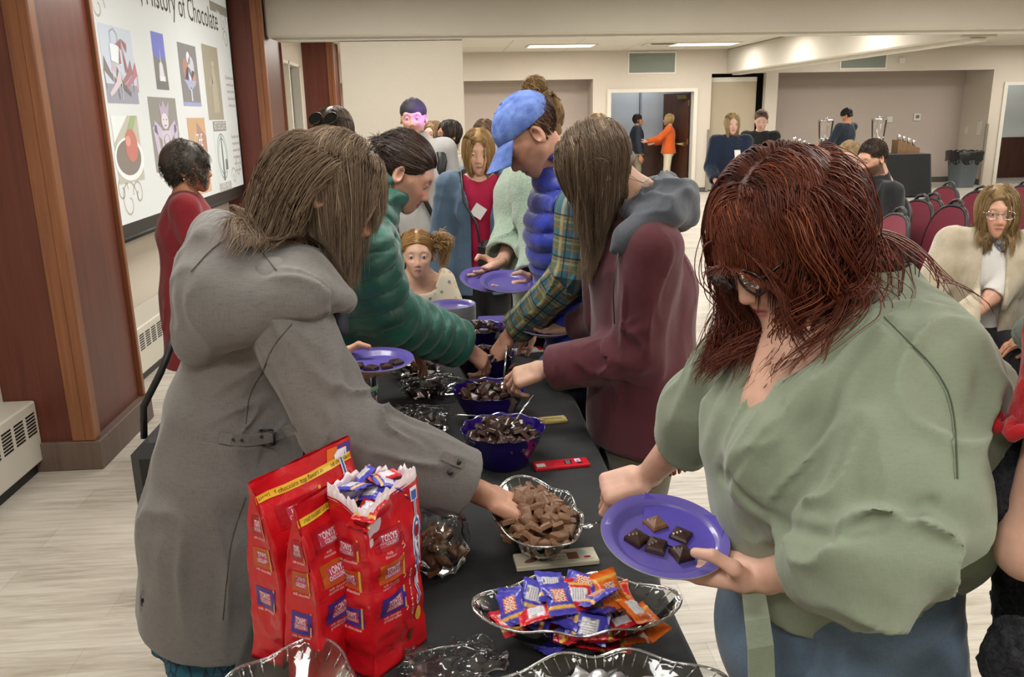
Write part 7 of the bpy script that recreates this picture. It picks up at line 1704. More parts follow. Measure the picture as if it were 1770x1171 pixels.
def puffer_woman():
    sk = skinmat('skin_w4', '#d3a08a', '#9c4f4a', '#4a342a', open_=.55, gaze=(.002, -.003), blush=.6)
    J = Jx(head=PY(702, 298, 2.70), neck=PY(643, 356, 2.68), chest=PY(600, 480, 2.58), pelvis=PY(545, 640, 2.62), shR=PY(622, 432, 2.40), shL=PY(615, 395, 2.76), wrR=PY(800, 598, 2.69), wrL=PY(680, 585, 2.85), elR=PY(668, 545, 2.48), elL=PY(640, 520, 2.9))
    f = unit(V(.80, -.12, -.58)); J['M'] = frame(f, V(.55, 0, .8)); J['s'] = 1.02; legs(J, J['pelvis'], (1, 0, 0))
    p = Person('person with tied back dark hair in a green quilted down jacket reaching into a bowl', J, sk, .93, nose=1.1)
    p.add_hand(-1, (.75, .05, -.65), (.5, -.35, .8), 'reach', 1.); p.add_hand(1, (.8, .0, -.6), (.5, .3, .8), 'relax'); p.body(hh=.0032, hd=.003)
    sa = [J['shR']+V(0, 0, .06), J['shR'], J['elR'], J['wrR']]; sb = [J['shL'], J['elL'], J['wrL']]; tt = [J['neck']+V(0, 0, .1), J['neck'], J['chest'], J['pelvis']+V(0, 0, -.1)]
    df = limb_fn((sa, quilt(sa, .058, .014)), (sb, quilt(sb, .058, .014)), (tt, quilt(tt, .06, .014, 1.)))
    p.top(puffmat('green_down', '#1f6a5a', '#134a40'), 'down_jacket', .006, .035, .96, .1, 1.02, 1.08, df=df, sr=(.06, .055, .042), k=.045, neck_r=.066, collar=.06)
    p.pants(fabric('dark_denim', '#222c44', '#182034', 600), .011, .02, 'trousers'); p.shoes(M_black)
    H = hairmat('hair_dark_tied', '#3a2a22', '#7b6656', '#1c1411'); 
    P1 = grow(p, 5200, .19, .15, 18, lambda q: (q[:, 2] > -.06) & ((q[:, 1] < .062) | (q[:, 2] > .065)) & ((q[:, 1] < .005) | (q[:, 2] > .03)), comb=lambda q: np.stack([-q[:, 0]*2, -1+0*q[:, 0], -.15+.4*(q[:, 2] < 0)], 1), stiff=.75, grav=.06, volume=.007, clump=.35, nclump=200, seed=91, tight=.9)
    P2 = grow(p, 400, .07, .4, 12, lambda q: (q[:, 2] > -.04) & (q[:, 2] < .05) & (q[:, 1] < -.08), comb=lambda q: np.stack([q[:, 0]*4, -1+0*q[:, 0], .1+0*q[:, 0]], 1), stiff=.6, grav=.7, volume=.02, clump=.2, nclump=30, seed=92, curl=.15, tight=0)
    hair(p, H, [P1, P2], r=.0009, capoff=.006)
    e = J['head']+p.Mh@V(.083, -.01, -.052); MB().tube([e, e+V(0, 0, -.012)], .0012, 5).lathe([(0, -.018), (.004, -.014), (0, -.009)], tuple(e), 8).build('earring', M_brass, p.e)
    MB().tube([J['head']+p.Mh@V(.083, -.01, -.05), J['head']+p.Mh@V(.083, -.01, -.052)], .001, 5)
def cardigan_red():
    J, W, D = stand(-1.325, 4.35, -78, 1.555, 2, -8, .02, wR=(.1, .2, .62), wL=(-.1, .2, .62))
    sk = skinmat('skin_w9', '#b98468', '#9c5548', '#2c2420', open_=1.)
    p = Person('person with short curly grey hair in a long dark red cardigan by the screen', J, sk, 1.)
    p.add_hand(-1, D((0, .9, .1)), D((.6, 0, .7)), 'relax'); p.add_hand(1, D((0, .9, .1)), D((-.6, 0, .7)), 'relax'); p.body(hh=.004, hd=.0045)
    m = fabric('red_knit', '#84222a', '#64181f', 260, .9, .5, .3, 10)
    p.top(m, 'cardigan', .009, .022, .95, .38, 1.08, 1.1, df=lambda q: folds([(W((0, 0, .55)), .5, (.1, 0, 1), .010, .08)], 95)(q)+rumple(.004, 8, 96)(q), neck_r=.06)
    p.pants(mat('black_trousers', '#1a1a1c', .8), .014); p.shoes(M_black); glasses(p, mat('red_frame', '#7a1e1e', .4), w=.023, h=.016)
    H = hairmat('hair_curly_grey', '#5a534c', '#b0a9a0', '#2a2521'); P = grow(p, 3000, .15, .4, 20, lambda q: (q[:, 2] > -.085) & ((q[:, 1] < .05) | (q[:, 2] > .05)) & ((q[:, 1] < .0) | (q[:, 2] > -.02)), comb=lambda q: q, stiff=.4, volume=.03, clump=.75, nclump=150, wave=1.5, wfreq=13, curl=.25, seed=97, tight=.5)
    hair(p, H, [P], r=.0014, capoff=.018)
    e = J['head']+p.Mh@V(.08, -.006, -.052); MB().lathe([(0, -.005), (.005, 0), (0, .005)], tuple(e), 10).build('earring', mat('pearl', '#e8e2d8', .2), p.e)
# ---------------------------------------------------------------- people farther away
def wrists(W, D): return None
def style(p, kind, m, seed, n=1800, r=.0016, L=None, vol=.02, cap=.005, shield=((0, .16, -.04), (.066, .095, .13)), col=(), part=0., capv=.35, wave=.1, **k):
    bald = lambda q: (q[:, 2] > -.06) & ((q[:, 1] < .062) | (q[:, 2] > .07)) & ((q[:, 1] < .005) | (q[:, 2] > .03))
    side = lambda q: np.stack([np.where(q[:, 0] > part, 1., -1.), .25+0*q[:, 0], -.3+0*q[:, 0]], 1)
    if kind == 'long': P = [grow(p, n, L or .38, .2, 20, bald, comb=side, stiff=.45, volume=vol, clump=.4, nclump=120, seed=seed, shield=shield, collide=col, wave=wave, wfreq=5, **k)]
    elif kind == 'bob': P = [grow(p, n, L or .24, .15, 18, bald, comb=side, stiff=.5, volume=vol, clump=.4, nclump=120, seed=seed, shield=shield, collide=col, wave=wave, **k)]
    elif kind == 'short': P = [grow(p, n, L or .045, .3, 7, lambda q: (q[:, 2] > -.055) & ((q[:, 1] < .055) | (q[:, 2] > .072)) & ((q[:, 1] < .0) | (q[:, 2] > .025)), comb=lambda q: np.stack([q[:, 0]*2, .5+0*q[:, 0], -.3+0*q[:, 0]], 1), stiff=.8, volume=.01, clump=.3, nclump=80, seed=seed, **k)]
    elif kind == 'capped': P = [grow(p, n, .03, .3, 6, lambda q: (q[:, 2] < .03) & (q[:, 2] > -.05) & (q[:, 1] < .0), comb=lambda q: np.stack([0*q[:, 0], -.3+0*q[:, 0], -1+0*q[:, 0]], 1), stiff=.8, volume=.003, clump=.1, nclump=40, seed=seed)]
    elif kind == 'back': P = [grow(p, n, L or .18, .15, 16, bald, comb=lambda q: np.stack([-q[:, 0]*2, -1+0*q[:, 0], -.1+0*q[:, 0]], 1), stiff=.75, grav=.06, volume=.007, clump=.35, nclump=120, seed=seed, tight=.9, **k)]
    hair(p, m, P, r=r, capoff=cap, capv=capv, cap=kind != 'capped')
def bgp(label, x, y, ang, H, sk, topm, botm, hairk, hairm, seed, pitch=0, hyaw=0, lean=0., frac=1., wR=None, wL=None, hR=(.3, -.6, -.5), hL=(-.3, -.6, -.5), posR=('relax', None, None), posL=('relax', None, None), topname='shirt', h=.012, hh=.006, hd=.0045, t=.02, hem=.1, fat=1., male=False, hkw=None, df=None, shoe=None, z0=0., hs=1., roll=0., tkw=None, body=True):
    J, W, D = stand(x, y, ang, H, pitch, hyaw, lean, wR, wL, hR, hL, z0, roll); p = Person(label, J, sk, hs, male=male)
    for side, q, k in ((-1, posR, 'R'), (1, posL, 'L')):
        ax = unit(J['wr'+k]-J['el'+k]); fw = D(q[1]) if q[1] is not None else ax; do = D(q[2]) if q[2] is not None else unit(np.cross(ax, V(0, 0, 1))+J['rt']*(-side)*1.); p.add_hand(side, fw, do, q[0], 1.)
    p.body(hh=hh, hd=hd, hc=.02); dd = folds([(J['chest'], .5, (.2, .1, 1), .007, .07)], seed); rr = rumple(.004, 8, seed+1)
    p.top(topm, topname, h, t, frac, hem, fat, 1.05, df=df or (lambda q: dd(q)+rr(q)), **(tkw or {})); p.pants(botm, .015, .018, 'trousers', fat); p.shoes(shoe or M_black, .012)
    if hairk: style(p, hairk, hairm, seed, **(hkw or {}))
    return p, W, D
def blue_jacket_woman():
    J, W, D = stand(.185, 4.85, 178, 1.585, 10, 0, .0, wR=(.16, .06, .47), wL=(-.16, .06, .47))
    p = Person('person with a blonde bob in an open slate blue rain jacket over a magenta top', J, skinmat('skin_w5', '#d9ad94', '#a8685c', '#8a6a4c', open_=.4, blush=.45), 1.)
    for s in (-1, 1): p.add_hand(s, D((0, .15, -1)), D((-s*.9, .3, 0)), 'relax')
    p.body(hh=.0035, hd=.004)
    mag = fabric('magenta_knit', '#a3173f', '#84112f', 400); bl = fabric('slate_blue_shell', '#4b6279', '#364a5e', 500, .6, .5, .35, 14)
    p.top(mag, 'top', .009, .010, .6, .06, 1., 1., neck_r=.075); inner = p.topf
    nk = J['neck']; fwd = J['fw']; fd = folds([(J['chest'], .45, (.15, 0, 1), .012, .07)], 5)
    cut = [S(lambda q: rb(q), J['chest']+fwd*.2, .7)]; rb = rbox(J['chest']+fwd*.22+V(0, 0, .0), (.055, .2, .6), .03, frame(fwd, V(.0, 0, 1))); rb2 = cone(nk+fwd*.06+V(0, 0, .04), J['chest']+fwd*.16+V(0, 0, -.04), .115, .05)
    ex = [seg(nk-fwd*.07+V(0, 0, .0), nk-fwd*.06+V(0, 0, .045), J['rt'], (.13, .05), (.11, .04)), cone(nk+J['rt']*.08+V(0, 0, .02), J['chest']+J['rt']*.07+fwd*.10, .035), cone(nk-J['rt']*.08+V(0, 0, .02), J['chest']-J['rt']*.07+fwd*.10, .035)]
    p.top(bl, 'jacket', .008, .034, .93, .16, 1.05, 1.15, ex, cuts=(rb, rb2), df=lambda q: fd(q)+rumple(.005, 9, 7)(q), neck_r=.07, flare=.008)
    pants = mat('black_slacks', '#141519', .85); p.pants(pants, .012); p.shoes(M_black)
    H = hairmat('hair_blonde_bob', '#a88655', '#dcc290', '#6f5533'); style(p, 'bob', H, 111, 4200, .0012, .23, .022, .008, wave=.1, col=[(p.topf, .01)])
    # white paper sticker, bag with strap
    o = MB().box((-.035, -.001, -.035), (.035, .001, .035)).build('name_sticker', mat('paper_white', '#d8d8da', .6), p.e); q = J['chest']+fwd*.155+V(-.01, 0, .02); o.matrix_basis = Matrix.Translation(q) @ Matrix.Rotation(math.radians(-4), 4, 'Z') @ Matrix.Rotation(.6, 4, 'Y')
    b = MB(); c = J['pelvis']+fwd*.20-J['rt']*.10+V(0, 0, .07); b.box((-.12, -.045, -.10), (.12, .045, .09), 0, bev=.035); o = b.build('handbag', mat('black_grained_leather', '#1b1b1d', .4, bump=.4, bscale=150), None, tuple(c)); tag(o, 'black leather handbag hanging in front of the person in the slate blue jacket', 'bag')
    st = MB().tube([c+V(-.11, -.02, .08), J['chest']+J['rt']*.02+fwd*.19+V(0, 0, -.05), J['chest']+J['rt']*.09+fwd*.17+V(0, 0, .08), nk+J['rt']*.10+fwd*.05+V(0, 0, .045), nk+J['rt']*.11-fwd*.07+V(0, 0, .04)], .007, 6).build('strap', M_black, o); st.matrix_parent_inverse = Matrix.Translation(c).inverted()
def girl():
    J, W, D = stand(-.145, 3.80, 182, 1.17, 3, 0, .02, wR=(.17, .1, .5), wL=(-.17, .12, .5)); J['head'] = J['head']+V(0, 0, -.012); J['s'] = .72
    J['shR'] = J['neck']+J['rt']*.105+V(0, 0, -.035); J['shL'] = J['neck']-J['rt']*.105+V(0, 0, -.035)
    p = Person('small child with blonde pigtails in a floral top at the end of the table', J, skinmat('skin_girl', '#e2b8a2', '#b06a62', '#a98560', open_=.85, iris='#2a211c', blush=.5), .88, nose=.8, chin=.75, jaw=.9)
    for s in (-1, 1): p.add_hand(s, D((0, .3, -1)), D((-s*.9, .3, 0)), 'relax', .7)
    p.body(hh=.0032, hd=.004)
    m = NT('floral_cotton'); vo = m.n('ShaderNodeTexVoronoi'); vo.inputs['Scale'].default_value = 34; m.l(m.noise(m.co(), 3, 2), vo.inputs['Vector']) if 0 else m.l(m.co(), vo.inputs['Vector'])
    d = m.math('ADD', vo.outputs['Distance'], m.math('MULTIPLY', m.math('SUBTRACT', m.noise(m.co(), 60, 2), .5), .35)); cc = m.ramp(vo.outputs['Color'], [(.2, C('#c0566c')), (.4, C('#8f9a68')), (.6, C('#d9b86a')), (.8, C('#8d7aa0'))], 'CONSTANT'); m.color(m.mix(m.math('MULTIPLY', m.math('SUBTRACT', .34, d), 9., True), C('#d9cfba'), cc)); m.set(Roughness=.85); m.bump(m.noise(m.co(), 14, 4), .3, .01)
    p.top(m.mat, 'floral_top', .006, .014, .34, .12, .95, 1., neck_r=.105, df=rumple(.003, 12, 5), flare=.01, sr=(.066, .062, .05)); p.pants(mat('girl_leggings', '#5a5f78', .8), .012); p.shoes(mat('pink_shoe', '#b06a7c', .6))
    H = hairmat('hair_child', '#a98250', '#dcc090', '#7a5c36', .4)
    P1 = grow(p, 3200, .13, .1, 14, lambda q: (q[:, 2] > -.06) & ((q[:, 1] < .055) | (q[:, 2] > .07)) & ((q[:, 1] < .005) | (q[:, 2] > .03)), comb=lambda q: np.stack([np.sign(q[:, 0])*1.2, -.5+0*q[:, 0], -.1-(q[:, 2]-.02)*6], 1), stiff=.75, grav=.1, volume=.006, clump=.3, nclump=150, seed=121, tight=.9)
    sets = [P1]; g = np.random.default_rng(4)
    for sx in (-1, 1):
        N, K = 420, 14; a0 = J['head']+p.Mh@V(sx*.078, -.03, .045); P = np.zeros((N, K, 3)); o = g.normal(size=(N, 3))*.007
        for k in range(K): t = k/(K-1); fl = .012+.03*math.sin(min(1, t*1.3)*math.pi)*.9; P[:, k] = a0+p.Mh@V(sx*(.035*math.sin(t*2.4)+.01), 0, .02*math.sin(t*3)-.11*t*t)+o*(1+fl*90*(t > .05)*.6)+.004*np.sin(t*14+o*500)
        sets.append((P, g.random(N)*.7+.3))
    hair(p, H, sets, r=.0010, capoff=.004, capv=.5)
def crowd():
    grey = fabric('grey_marl', '#a9a8a6', '#8e8d8c', 500, .95, .6, .3, 12); dk = mat('dark_trousers', '#20242e', .85)
    sk1 = skinmat('skin_fair', '#d6a792', '#a8655c', '#7a5c45', open_=.8); sk2 = skinmat('skin_tan', '#b98468', '#96584c', '#2e231e', open_=.9); sk0 = skinmat('skin_pale_bg', '#dcb3a2', '#b07068', '#8f6f55', open_=.6)
    # backwards cap
    p, W, D = bgp('person in a backwards dark cap and grey hooded sweatshirt, lit purple by the projector', -.20, 5.7, 176, 1.79, skinmat('skin_m2', '#d0a08c', '#a46258', '#8a6a50', open_=.5), grey, mat('navy_joggers', '#1c2444', .85), 'capped', hairmat('hair_brown_s', '#5a4230'), 131, pitch=6, fat=1.25, male=True, h=.010, hh=.0045, t=.03, hkw=dict(n=700), topname='hoodie', tkw=dict(collar=.05))
    m = mat('mesh_cap', '#1d1b20', .7, bump=.3, bscale=400); c = p.J['head']; M = p.Mh; cap_mesh(p, m, None, True)
    s = MB().tube([p.J['shR']+V(0, 0, .07)-p.J['fw']*.06, p.J['shR']*.5+p.J['chest']*.5+p.J['fw']*.17-p.J['rt']*.06, p.J['pelvis']+p.J['fw']*.2-p.J['rt']*.16], .02, 6, flat=.3).tube([p.J['shL']*.8+p.J['neck']*.2+V(0, 0, .08), p.J['shL']+V(0, 0, -.06)+p.J['fw']*.13, p.J['shL']*.3+p.J['chest']*.7+p.J['fw']*.12-p.J['rt']*.08+V(0, 0, -.2)], .03, 6, flat=.3); s.build('strap', M_black, p.e)
    # sunglasses on head
    p, W, D = bgp('person with sunglasses pushed up on brown hair, behind the grey coat', -.50, 3.98, 165, 1.715, sk2, mat('dark_top', '#2a2c30', .85), dk, 'long', hairmat('hair_dark_brown', '#4b3a2c', '#93795c', '#2a2019'), 141, pitch=14, hh=.005, hkw=dict(n=3500, r=.0012, L=.34, vol=.016), h=.014)
    c = p.J['head']; M = p.Mh; b = MB(); b2 = MB(); Z = lambda q: c+M@np.array(q)
    for sx in (-1, 1):
        pts = [Z((sx*.036+.028*math.cos(t), .085-.03*math.sin(t)-.02*math.sin(t)*0, .098+.017*math.sin(t))) for t in np.linspace(0, 6.283, 21)]; b.tube(pts, .003, 6, cap=False); b2.add([a+M@V(0, .002, .003) for a in pts[:-1]], [tuple(range(20))], 0, True); b.tube([Z((sx*.063, .08, .10)), Z((sx*.086, .02, .08)), Z((sx*.088, -.03, .06))], .0028, 6)
    b.tube([Z((-.01, .09, .10)), Z((.01, .09, .10))], .003, 6); b.build('sunglasses', mat('dark_frame', '#17120f', .2), p.e); b2.build('lenses', mat('dark_lens', '#0c0d10', .06, .3), p.e)
    # two women chatting
    bgp('person with straight light brown hair, half hidden behind the dark haired woman', -.10, 7.95, 150, 1.62, sk1, mat('oat_top', '#b7a68e', .85), dk, 'long', hairmat('hair_light_brown', '#8a6c4a', '#bfa070', '#5e4830'), 151, pitch=0, h=.016, hh=.007, hkw=dict(n=1200, r=.002))
    bgp('person with long dark hair smiling to the left beside the cream panel', .045, 7.3, 118, 1.63, sk2, mat('olive_top', '#a39a7c', .85), dk, 'long', hairmat('hair_black_blonde', '#2c221d', '#8a6c4a', '#16110f'), 161, pitch=3, h=.016, hh=.006, hkw=dict(n=1600, r=.002))
    bgp('person with brown hair just left of the faded blue cap', .29, 6.3, 172, 1.63, sk1, mat('pale_top', '#b9b2a8', .85), dk, 'long', hairmat('hair_mid_brown', '#6e563f', '#a3876a', '#46362a'), 171, pitch=10, h=.016, hh=.006, hkw=dict(n=1600, r=.0018))
    p, W, D = bgp('person in a bright purple cap and pale grey hooded sweatshirt', .50, 5.65, 120, 1.80, sk1, grey, dk, 'capped', MATS['hair_brown_s'], 181, pitch=4, h=.012, hh=.006, male=True, fat=1.15, t=.03, hkw=dict(n=500), topname='hoodie', tkw=dict(collar=.05))
    cap_mesh(p, mat('purple_cap', '#3d2196', .8, var=.3, vscale=30)); q = p.J['head']+p.Mh@V(.0, .092, .085); pp = Paint(); pp.rect(-.02, -.02, .02, .02, '#8f86c0', 0); pp.rect(-.014, -.014, .014, .014, '#3d2196', 1); pp.rect(-.006, -.006, .01, .006, '#8f86c0', 2); o = obj('emblem', pp.mesh('emblem', lambda u, v, l: (u, v, l*.0006)), P_print, p.e); o.matrix_basis = Matrix.Translation(q) @ V_to(p.Mh@V(0, .9, .55))
    bgp('person with fair curly hair glimpsed behind the bun of the person in green fleece', 1.25, 7.0, 175, 1.66, sk1, grey, dk, 'bob', hairmat('hair_fair_curl', '#a88a60', '#d8c097', '#75603f'), 191, h=.018, hh=.008, hkw=dict(n=900, r=.002, wave=.8))
    # doorway pair
    p, W, D = bgp('person with dark hair in a navy jacket standing in the far doorway', 4.16, 18.5, -95, 1.62, sk2, mat('tan_shirt', '#a89a80', .85), mat('khaki', '#8a7f6a', .85), 'short', hairmat('hair_black', '#1d1815', '#4a3a30', '#0c0a09'), 201, h=.02, hh=.009, hd=.008, male=True, hkw=dict(n=700, r=.003, L=.06))
    p.top(mat('navy_jacket', '#1d2533', .8), 'jacket', .02, .032, .95, .06, 1.02, 1.1, cuts=(rbox(p.J['chest']+p.J['fw']*.2, (.07, .12, .5), .02, frame(p.J['fw'], (0, 0, 1))),))
    skd = skinmat('skin_m9', '#b08068', '#96584c', '#1a1512', open_=.8, beard='#241a15'); 
    bgp('person in an orange jumper and cream trousers in the far doorway', 4.8, 18.25, 75, 1.62, sk1, fabric('orange_knit', '#cc5a1c', '#a84612', 300), mat('cream_trousers', '#cdc4a8', .85), 'bob', hairmat('hair_blonde_far', '#b79a68', '#e0cfa0', '#7d6744'), 211, h=.018, hh=.009, hd=.008, wR=(.1, .2, .63), wL=(-.1, .28, .66), hkw=dict(n=900, r=.003, L=.2), topname='jumper', hem=.06)
    # pair by the partition
    p, W, D = bgp('person with long pale blonde hair in a navy sweatshirt looking at a phone', 3.30, 9.75, 172, 1.635, sk0, fabric('navy_sweat', '#1e2a3f', '#16202f', 400, .9), mat('grey_jeans', '#3f4450', .85), 'long', hairmat('hair_platinum', '#b59c6e', '#e3d2a4', '#7d6a48'), 221, pitch=2, h=.012, hh=.006, hd=.005, wR=(.12, .13, .55), wL=(-.03, .22, .68), posL=('grip', (.5, .55, .6), (-.3, -.8, .4)), hkw=dict(n=2600, r=.0017, L=.40), fat=1.0, topname='sweatshirt', t=.03)
    q = p.J['wrL']+D((.05, .08, .07)); e = MB().box((-.036, -.004, -.075), (.036, .004, .075), 0, bev=.006).box((-.032, .004, -.07), (.032, .0046, .07), 1).lathe([(0, 0), (.006, 0)], (-.018, 0, 0), 10).build('phone', [mat('phone_silver', '#b9b4b0', .3, .6), mat('phone_glass', '#15171c', .1)], None, tuple(q)); e.rotation_euler = (-.3, 0, .1); tag(e, 'phone in a pale case held by the blonde in navy', 'phone')
    p, W, D = bgp('person in a black T-shirt and lanyard with sunglasses on the head, holding a camera', 3.98, 10.65, 160, 1.66, sk0, mat('black_tee', '#131315', .85), mat('black_jeans2', '#17171b', .85), 'back', hairmat('hair_brown_back', '#6b4a36', '#9c7656', '#432e22'), 231, pitch=16, h=.013, hh=.006, hd=.005, frac=.42, wR=(.04, .20, .68), wL=(-.05, .20, .68), posR=('grip', (-.7, .6, .1), (.2, .3, .9)), posL=('grip', (.7, .6, .1), (-.2, .3, .9)), hkw=dict(n=1500, r=.0018), fat=1.1, topname='t_shirt')
    c = p.J['head']; M = p.Mh; b = MB()
    for sx in (-1, 1): b.tube([c+M@V(sx*.033+.025*math.cos(t), .075, .108+.012*math.sin(t)) for t in np.linspace(0, 6.28, 15)], .004, 5)
    b.build('sunglasses', M_black, p.e); b = MB(); b.tube([p.J['neck']+p.J['rt']*.05+V(0, 0, .03), p.J['chest']+p.J['fw']*.15+p.J['rt']*.03], .016, 6, flat=.3).tube([p.J['neck']-p.J['rt']*.05+V(0, 0, .03), p.J['chest']+p.J['fw']*.15-p.J['rt']*.03], .016, 6, flat=.3).build('scarf', mat('floral_scarf', '#c07a5a', .8, var=.6, vscale=60), p.e)
    q = p.J['wrL']*.5+p.J['wrR']*.5+D((0, .06, .03)); o = MB().box((-.06, -.03, -.04), (.06, .03, .04), 0, bev=.008).tube([(0, .03, 0), (0, .07, 0)], .03, 14).build('camera_body', M_black, None, tuple(q)); tag(o, 'black camera in the hands of the person with the lanyard', 'camera')
    # man at drinks table, seen from behind
    bgp('person in a dark navy jumper serving themselves at the drinks table', 7.3, 15.25, 22, 1.66, sk2, fabric('dark_navy_knit', '#1d2733', '#141c26', 300), mat('grey_pants', '#55565c', .85), 'short', hairmat('hair_black', '#1d1815'), 241, pitch=38, hyaw=25, h=.016, hh=.008, hd=.007, male=True, wR=(.05, .22, .62), wL=(-.16, .2, .62), hkw=dict(n=800, r=.0026), topname='jumper', fat=1.05)
def sit(x, y, ang, H=1.65, seat=.46, lean=.0, pitch=0, hyaw=0, wR=None, wL=None, roll=0., hR=(.5, -.4, -.6), hL=(-.5, -.4, -.6), knees=None, spread=.08):
    a = math.radians(ang); f = V(-math.sin(a), math.cos(a), 0); r = V(math.cos(a), math.sin(a), 0); u = V(0, 0, 1); o = V(x, y, seat)
    W = lambda q: o+(r*q[0]+f*q[1]+u*q[2])*H; D = lambda q: r*q[0]+f*q[1]+u*q[2]
    J = dict(pelvis=W((0, 0, .06)), chest=W((0, lean*.5, .245)), neck=W((0, lean*.9, .362)), shR=W((.105, lean*.85, .34)), shL=W((-.105, lean*.85, .34)), hipR=W((.05, .02, .045)), hipL=W((-.05, .02, .045)),
             knR=W((spread, .26, .065)), knL=W((-spread, .26, .065)), base=V(x, y, 0))
    J['anR'] = V(*(J['knR']+f*.02)[:2], .08); J['anL'] = V(*(J['knL']+f*.02)[:2], .08); J['footR'] = J['footL'] = f
    if knees: J.update({k: W(v) for k, v in knees.items()})
    hy = math.radians(hyaw); hf = f*math.cos(hy)-r*math.sin(hy); p = math.radians(pitch); fw = hf*math.cos(p)-u*math.sin(p); up = u*math.cos(p)+hf*math.sin(p); rr = math.radians(roll)
    J['M'] = frame(fw, up+math.tan(rr)*np.cross(fw, up)); J['head'] = W((0, lean*1.15+.012, .46)); J['s'] = H/1.65; J['fw'] = f; J['rt'] = r
    J['wrR'] = W(wR or (.09, .2, .11)); J['wrL'] = W(wL or (-.09, .2, .11)); J['elR'] = ik(J['shR'], J['wrR'], .178*H, .155*H, D(hR)); J['elL'] = ik(J['shL'], J['wrL'], .178*H, .155*H, D(hL))
    return J, W, D
def seated():
    sk = skinmat('skin_s1', '#d2a28a', '#ad6a60', '#8a6c50', open_=.75, blush=.6)
    J, W, D = sit(2.60, 4.0, 152, 1.66, pitch=2, hyaw=-2, wR=(.14, .19, .10), wL=(.10, .22, .12))
    t = PY(1724, 366, 3.86); dlt = t-J['head']; 
    J = {k: (v+V(dlt[0], dlt[1], 0) if isinstance(v, np.ndarray) and v.shape == (3,) and k not in ('fw', 'rt', 'footR', 'footL') else v) for k, v in J.items()}; J['head'] = J['head']+V(0, 0, dlt[2]); J['neck'] = J['neck']+V(0, 0, dlt[2]*.7); J['M'] = frame(unit(V(-.42, -.9, -.06)), (0, 0, 1))
    p = Person('seated person with shoulder length blonde hair and clear glasses in a cream cardigan', J, sk, 1.)
    for s, dx in ((-1, .9), (1, -.9)): p.add_hand(s, D((-s*.9, .4, -.15)), D((0, .4, .9)), 'relax', 1.)
    p.body(hh=.0035, hd=.0035)
    p.top(fabric('white_blouse', '#d6d3cf', '#bdb9b4', 500), 'blouse', .008, .012, .5, .02, 1., 1., neck_r=.07, hemplane=(J['pelvis'], (0, 0, -1)))
    f = J['fw']; cut = rbox(J['chest']+f*.2, (.05, .16, .6), .03, frame(f, V(0, 0, 1))); fd = folds([(J['chest'], .4, (.2, 0, 1), .008, .06)], 7)
    m = NT('cream_knit'); w = m.n('ShaderNodeTexWave'); w.inputs['Scale'].default_value = 60; m.l(m.co(scale=(1, 1, .3)), w.inputs['Vector']); m.color(m.ramp(m.noise(m.co(), 12, 3), [(.3, C('#a89c85')), (.7, C('#c3b8a2'))])); m.set(Roughness=.95); m.b.inputs['Sheen Weight'].default_value = .4; m.bump(w.outputs['Fac'], .25, .003)
    p.top(m.mat, 'cardigan', .0075, .032, .97, .0, 1.05, 1.1, cuts=(cut,), df=lambda q: fd(q)+rumple(.003, 8, 9)(q), neck_r=.075, hemplane=(J['pelvis']-V(0, 0, .05), (0, 0, -1)), flare=.004)
    p.pants(mat('black_skirt', '#15161b', .85), .012, .02, 'trousers'); p.shoes(M_black)
    nk = J['neck']; sc = U([cone(nk+V(-.05, -.03, .03), nk+V(.05, -.03, .03), .03), cone(nk+V(-.05, -.0, .03), nk+V(0, .05, .03), .03), cone(nk+V(.05, 0, .03), nk+V(0, .05, .03), .03), cone(nk+V(0, -.07, .02), nk+V(-.01, -.10, -.08), .028, .02), sph(nk+V(-.01, -.08, .0), .032)], .02)
    m = NT('patterned_scarf'); vo = m.n('ShaderNodeTexVoronoi'); vo.inputs['Scale'].default_value = 70; m.l(m.co(), vo.inputs['Vector']); m.color(m.ramp(vo.outputs['Color'], [(.2, C('#46536b')), (.4, C('#b8b3a6')), (.6, C('#8a8f9a')), (.8, C('#b49a6a'))], 'CONSTANT')); m.bump(m.noise(m.co(), 30, 4), .6, .01); p.part('scarf', disp(sc, rumple(.006, 22, 3)), m.mat, .005)
    glasses(p, glassmat('clear_frame', '#e8dcd8', .1, alpha=1.2), w=.026, h=.020, r=.0018)
    style(p, 'bob', hairmat('hair_blonde_s', '#8a7048', '#cdb585', '#58452c'), 301, 5000, .0011, .30, .035, .012, col=[(p.topf, .012)], wave=.25, part=.01)
    chair((J['base'][0], J['base'][1]+.0, 0), math.radians(152), 'burgundy chair under the person in the cream cardigan', None)
    # neighbour with crossed legs, mostly outside the picture
    J, W, D = sit(2.98, 3.45, 118, 1.75, pitch=5, knees=dict(knR=(.06, .27, .15), knL=(-.03, .27, .06), anR=(-.16, .36, .02), anL=(-.03, .28, -.22)))
    p = Person('seated person in grey green trousers with crossed legs at the right edge', J, skinmat('skin_tan', '#b98468'), 1., male=True)
    for s in (-1, 1): p.add_hand(s, D((-s*.5, .8, 0)), D((0, .2, .9)), 'relax')
    p.body(hh=.008, hd=.006, hc=.02); p.top(mat('charcoal_top', '#3a3c40', .85), 'shirt', .014, .02, .95, .02); p.pants(fabric('grey_green_twill', '#4f574d', '#3d443c', 500, .85, .5, .3, 12), .009, .022, 'trousers', 1.1, df=folds([(J['knR'], .3, (.3, .6, .5), .008, .05), (J['knL'], .3, (.3, .6, .5), .008, .05)], 4)); p.shoes(M_black)
    style(p, 'short', MATS['hair_brown_s'] if 'hair_brown_s' in MATS else hairmat('hair_brown_s', '#5a4230'), 311, 800, .002); chair((2.98, 3.45, 0), math.radians(118), 'burgundy chair under the person with crossed legs', None)
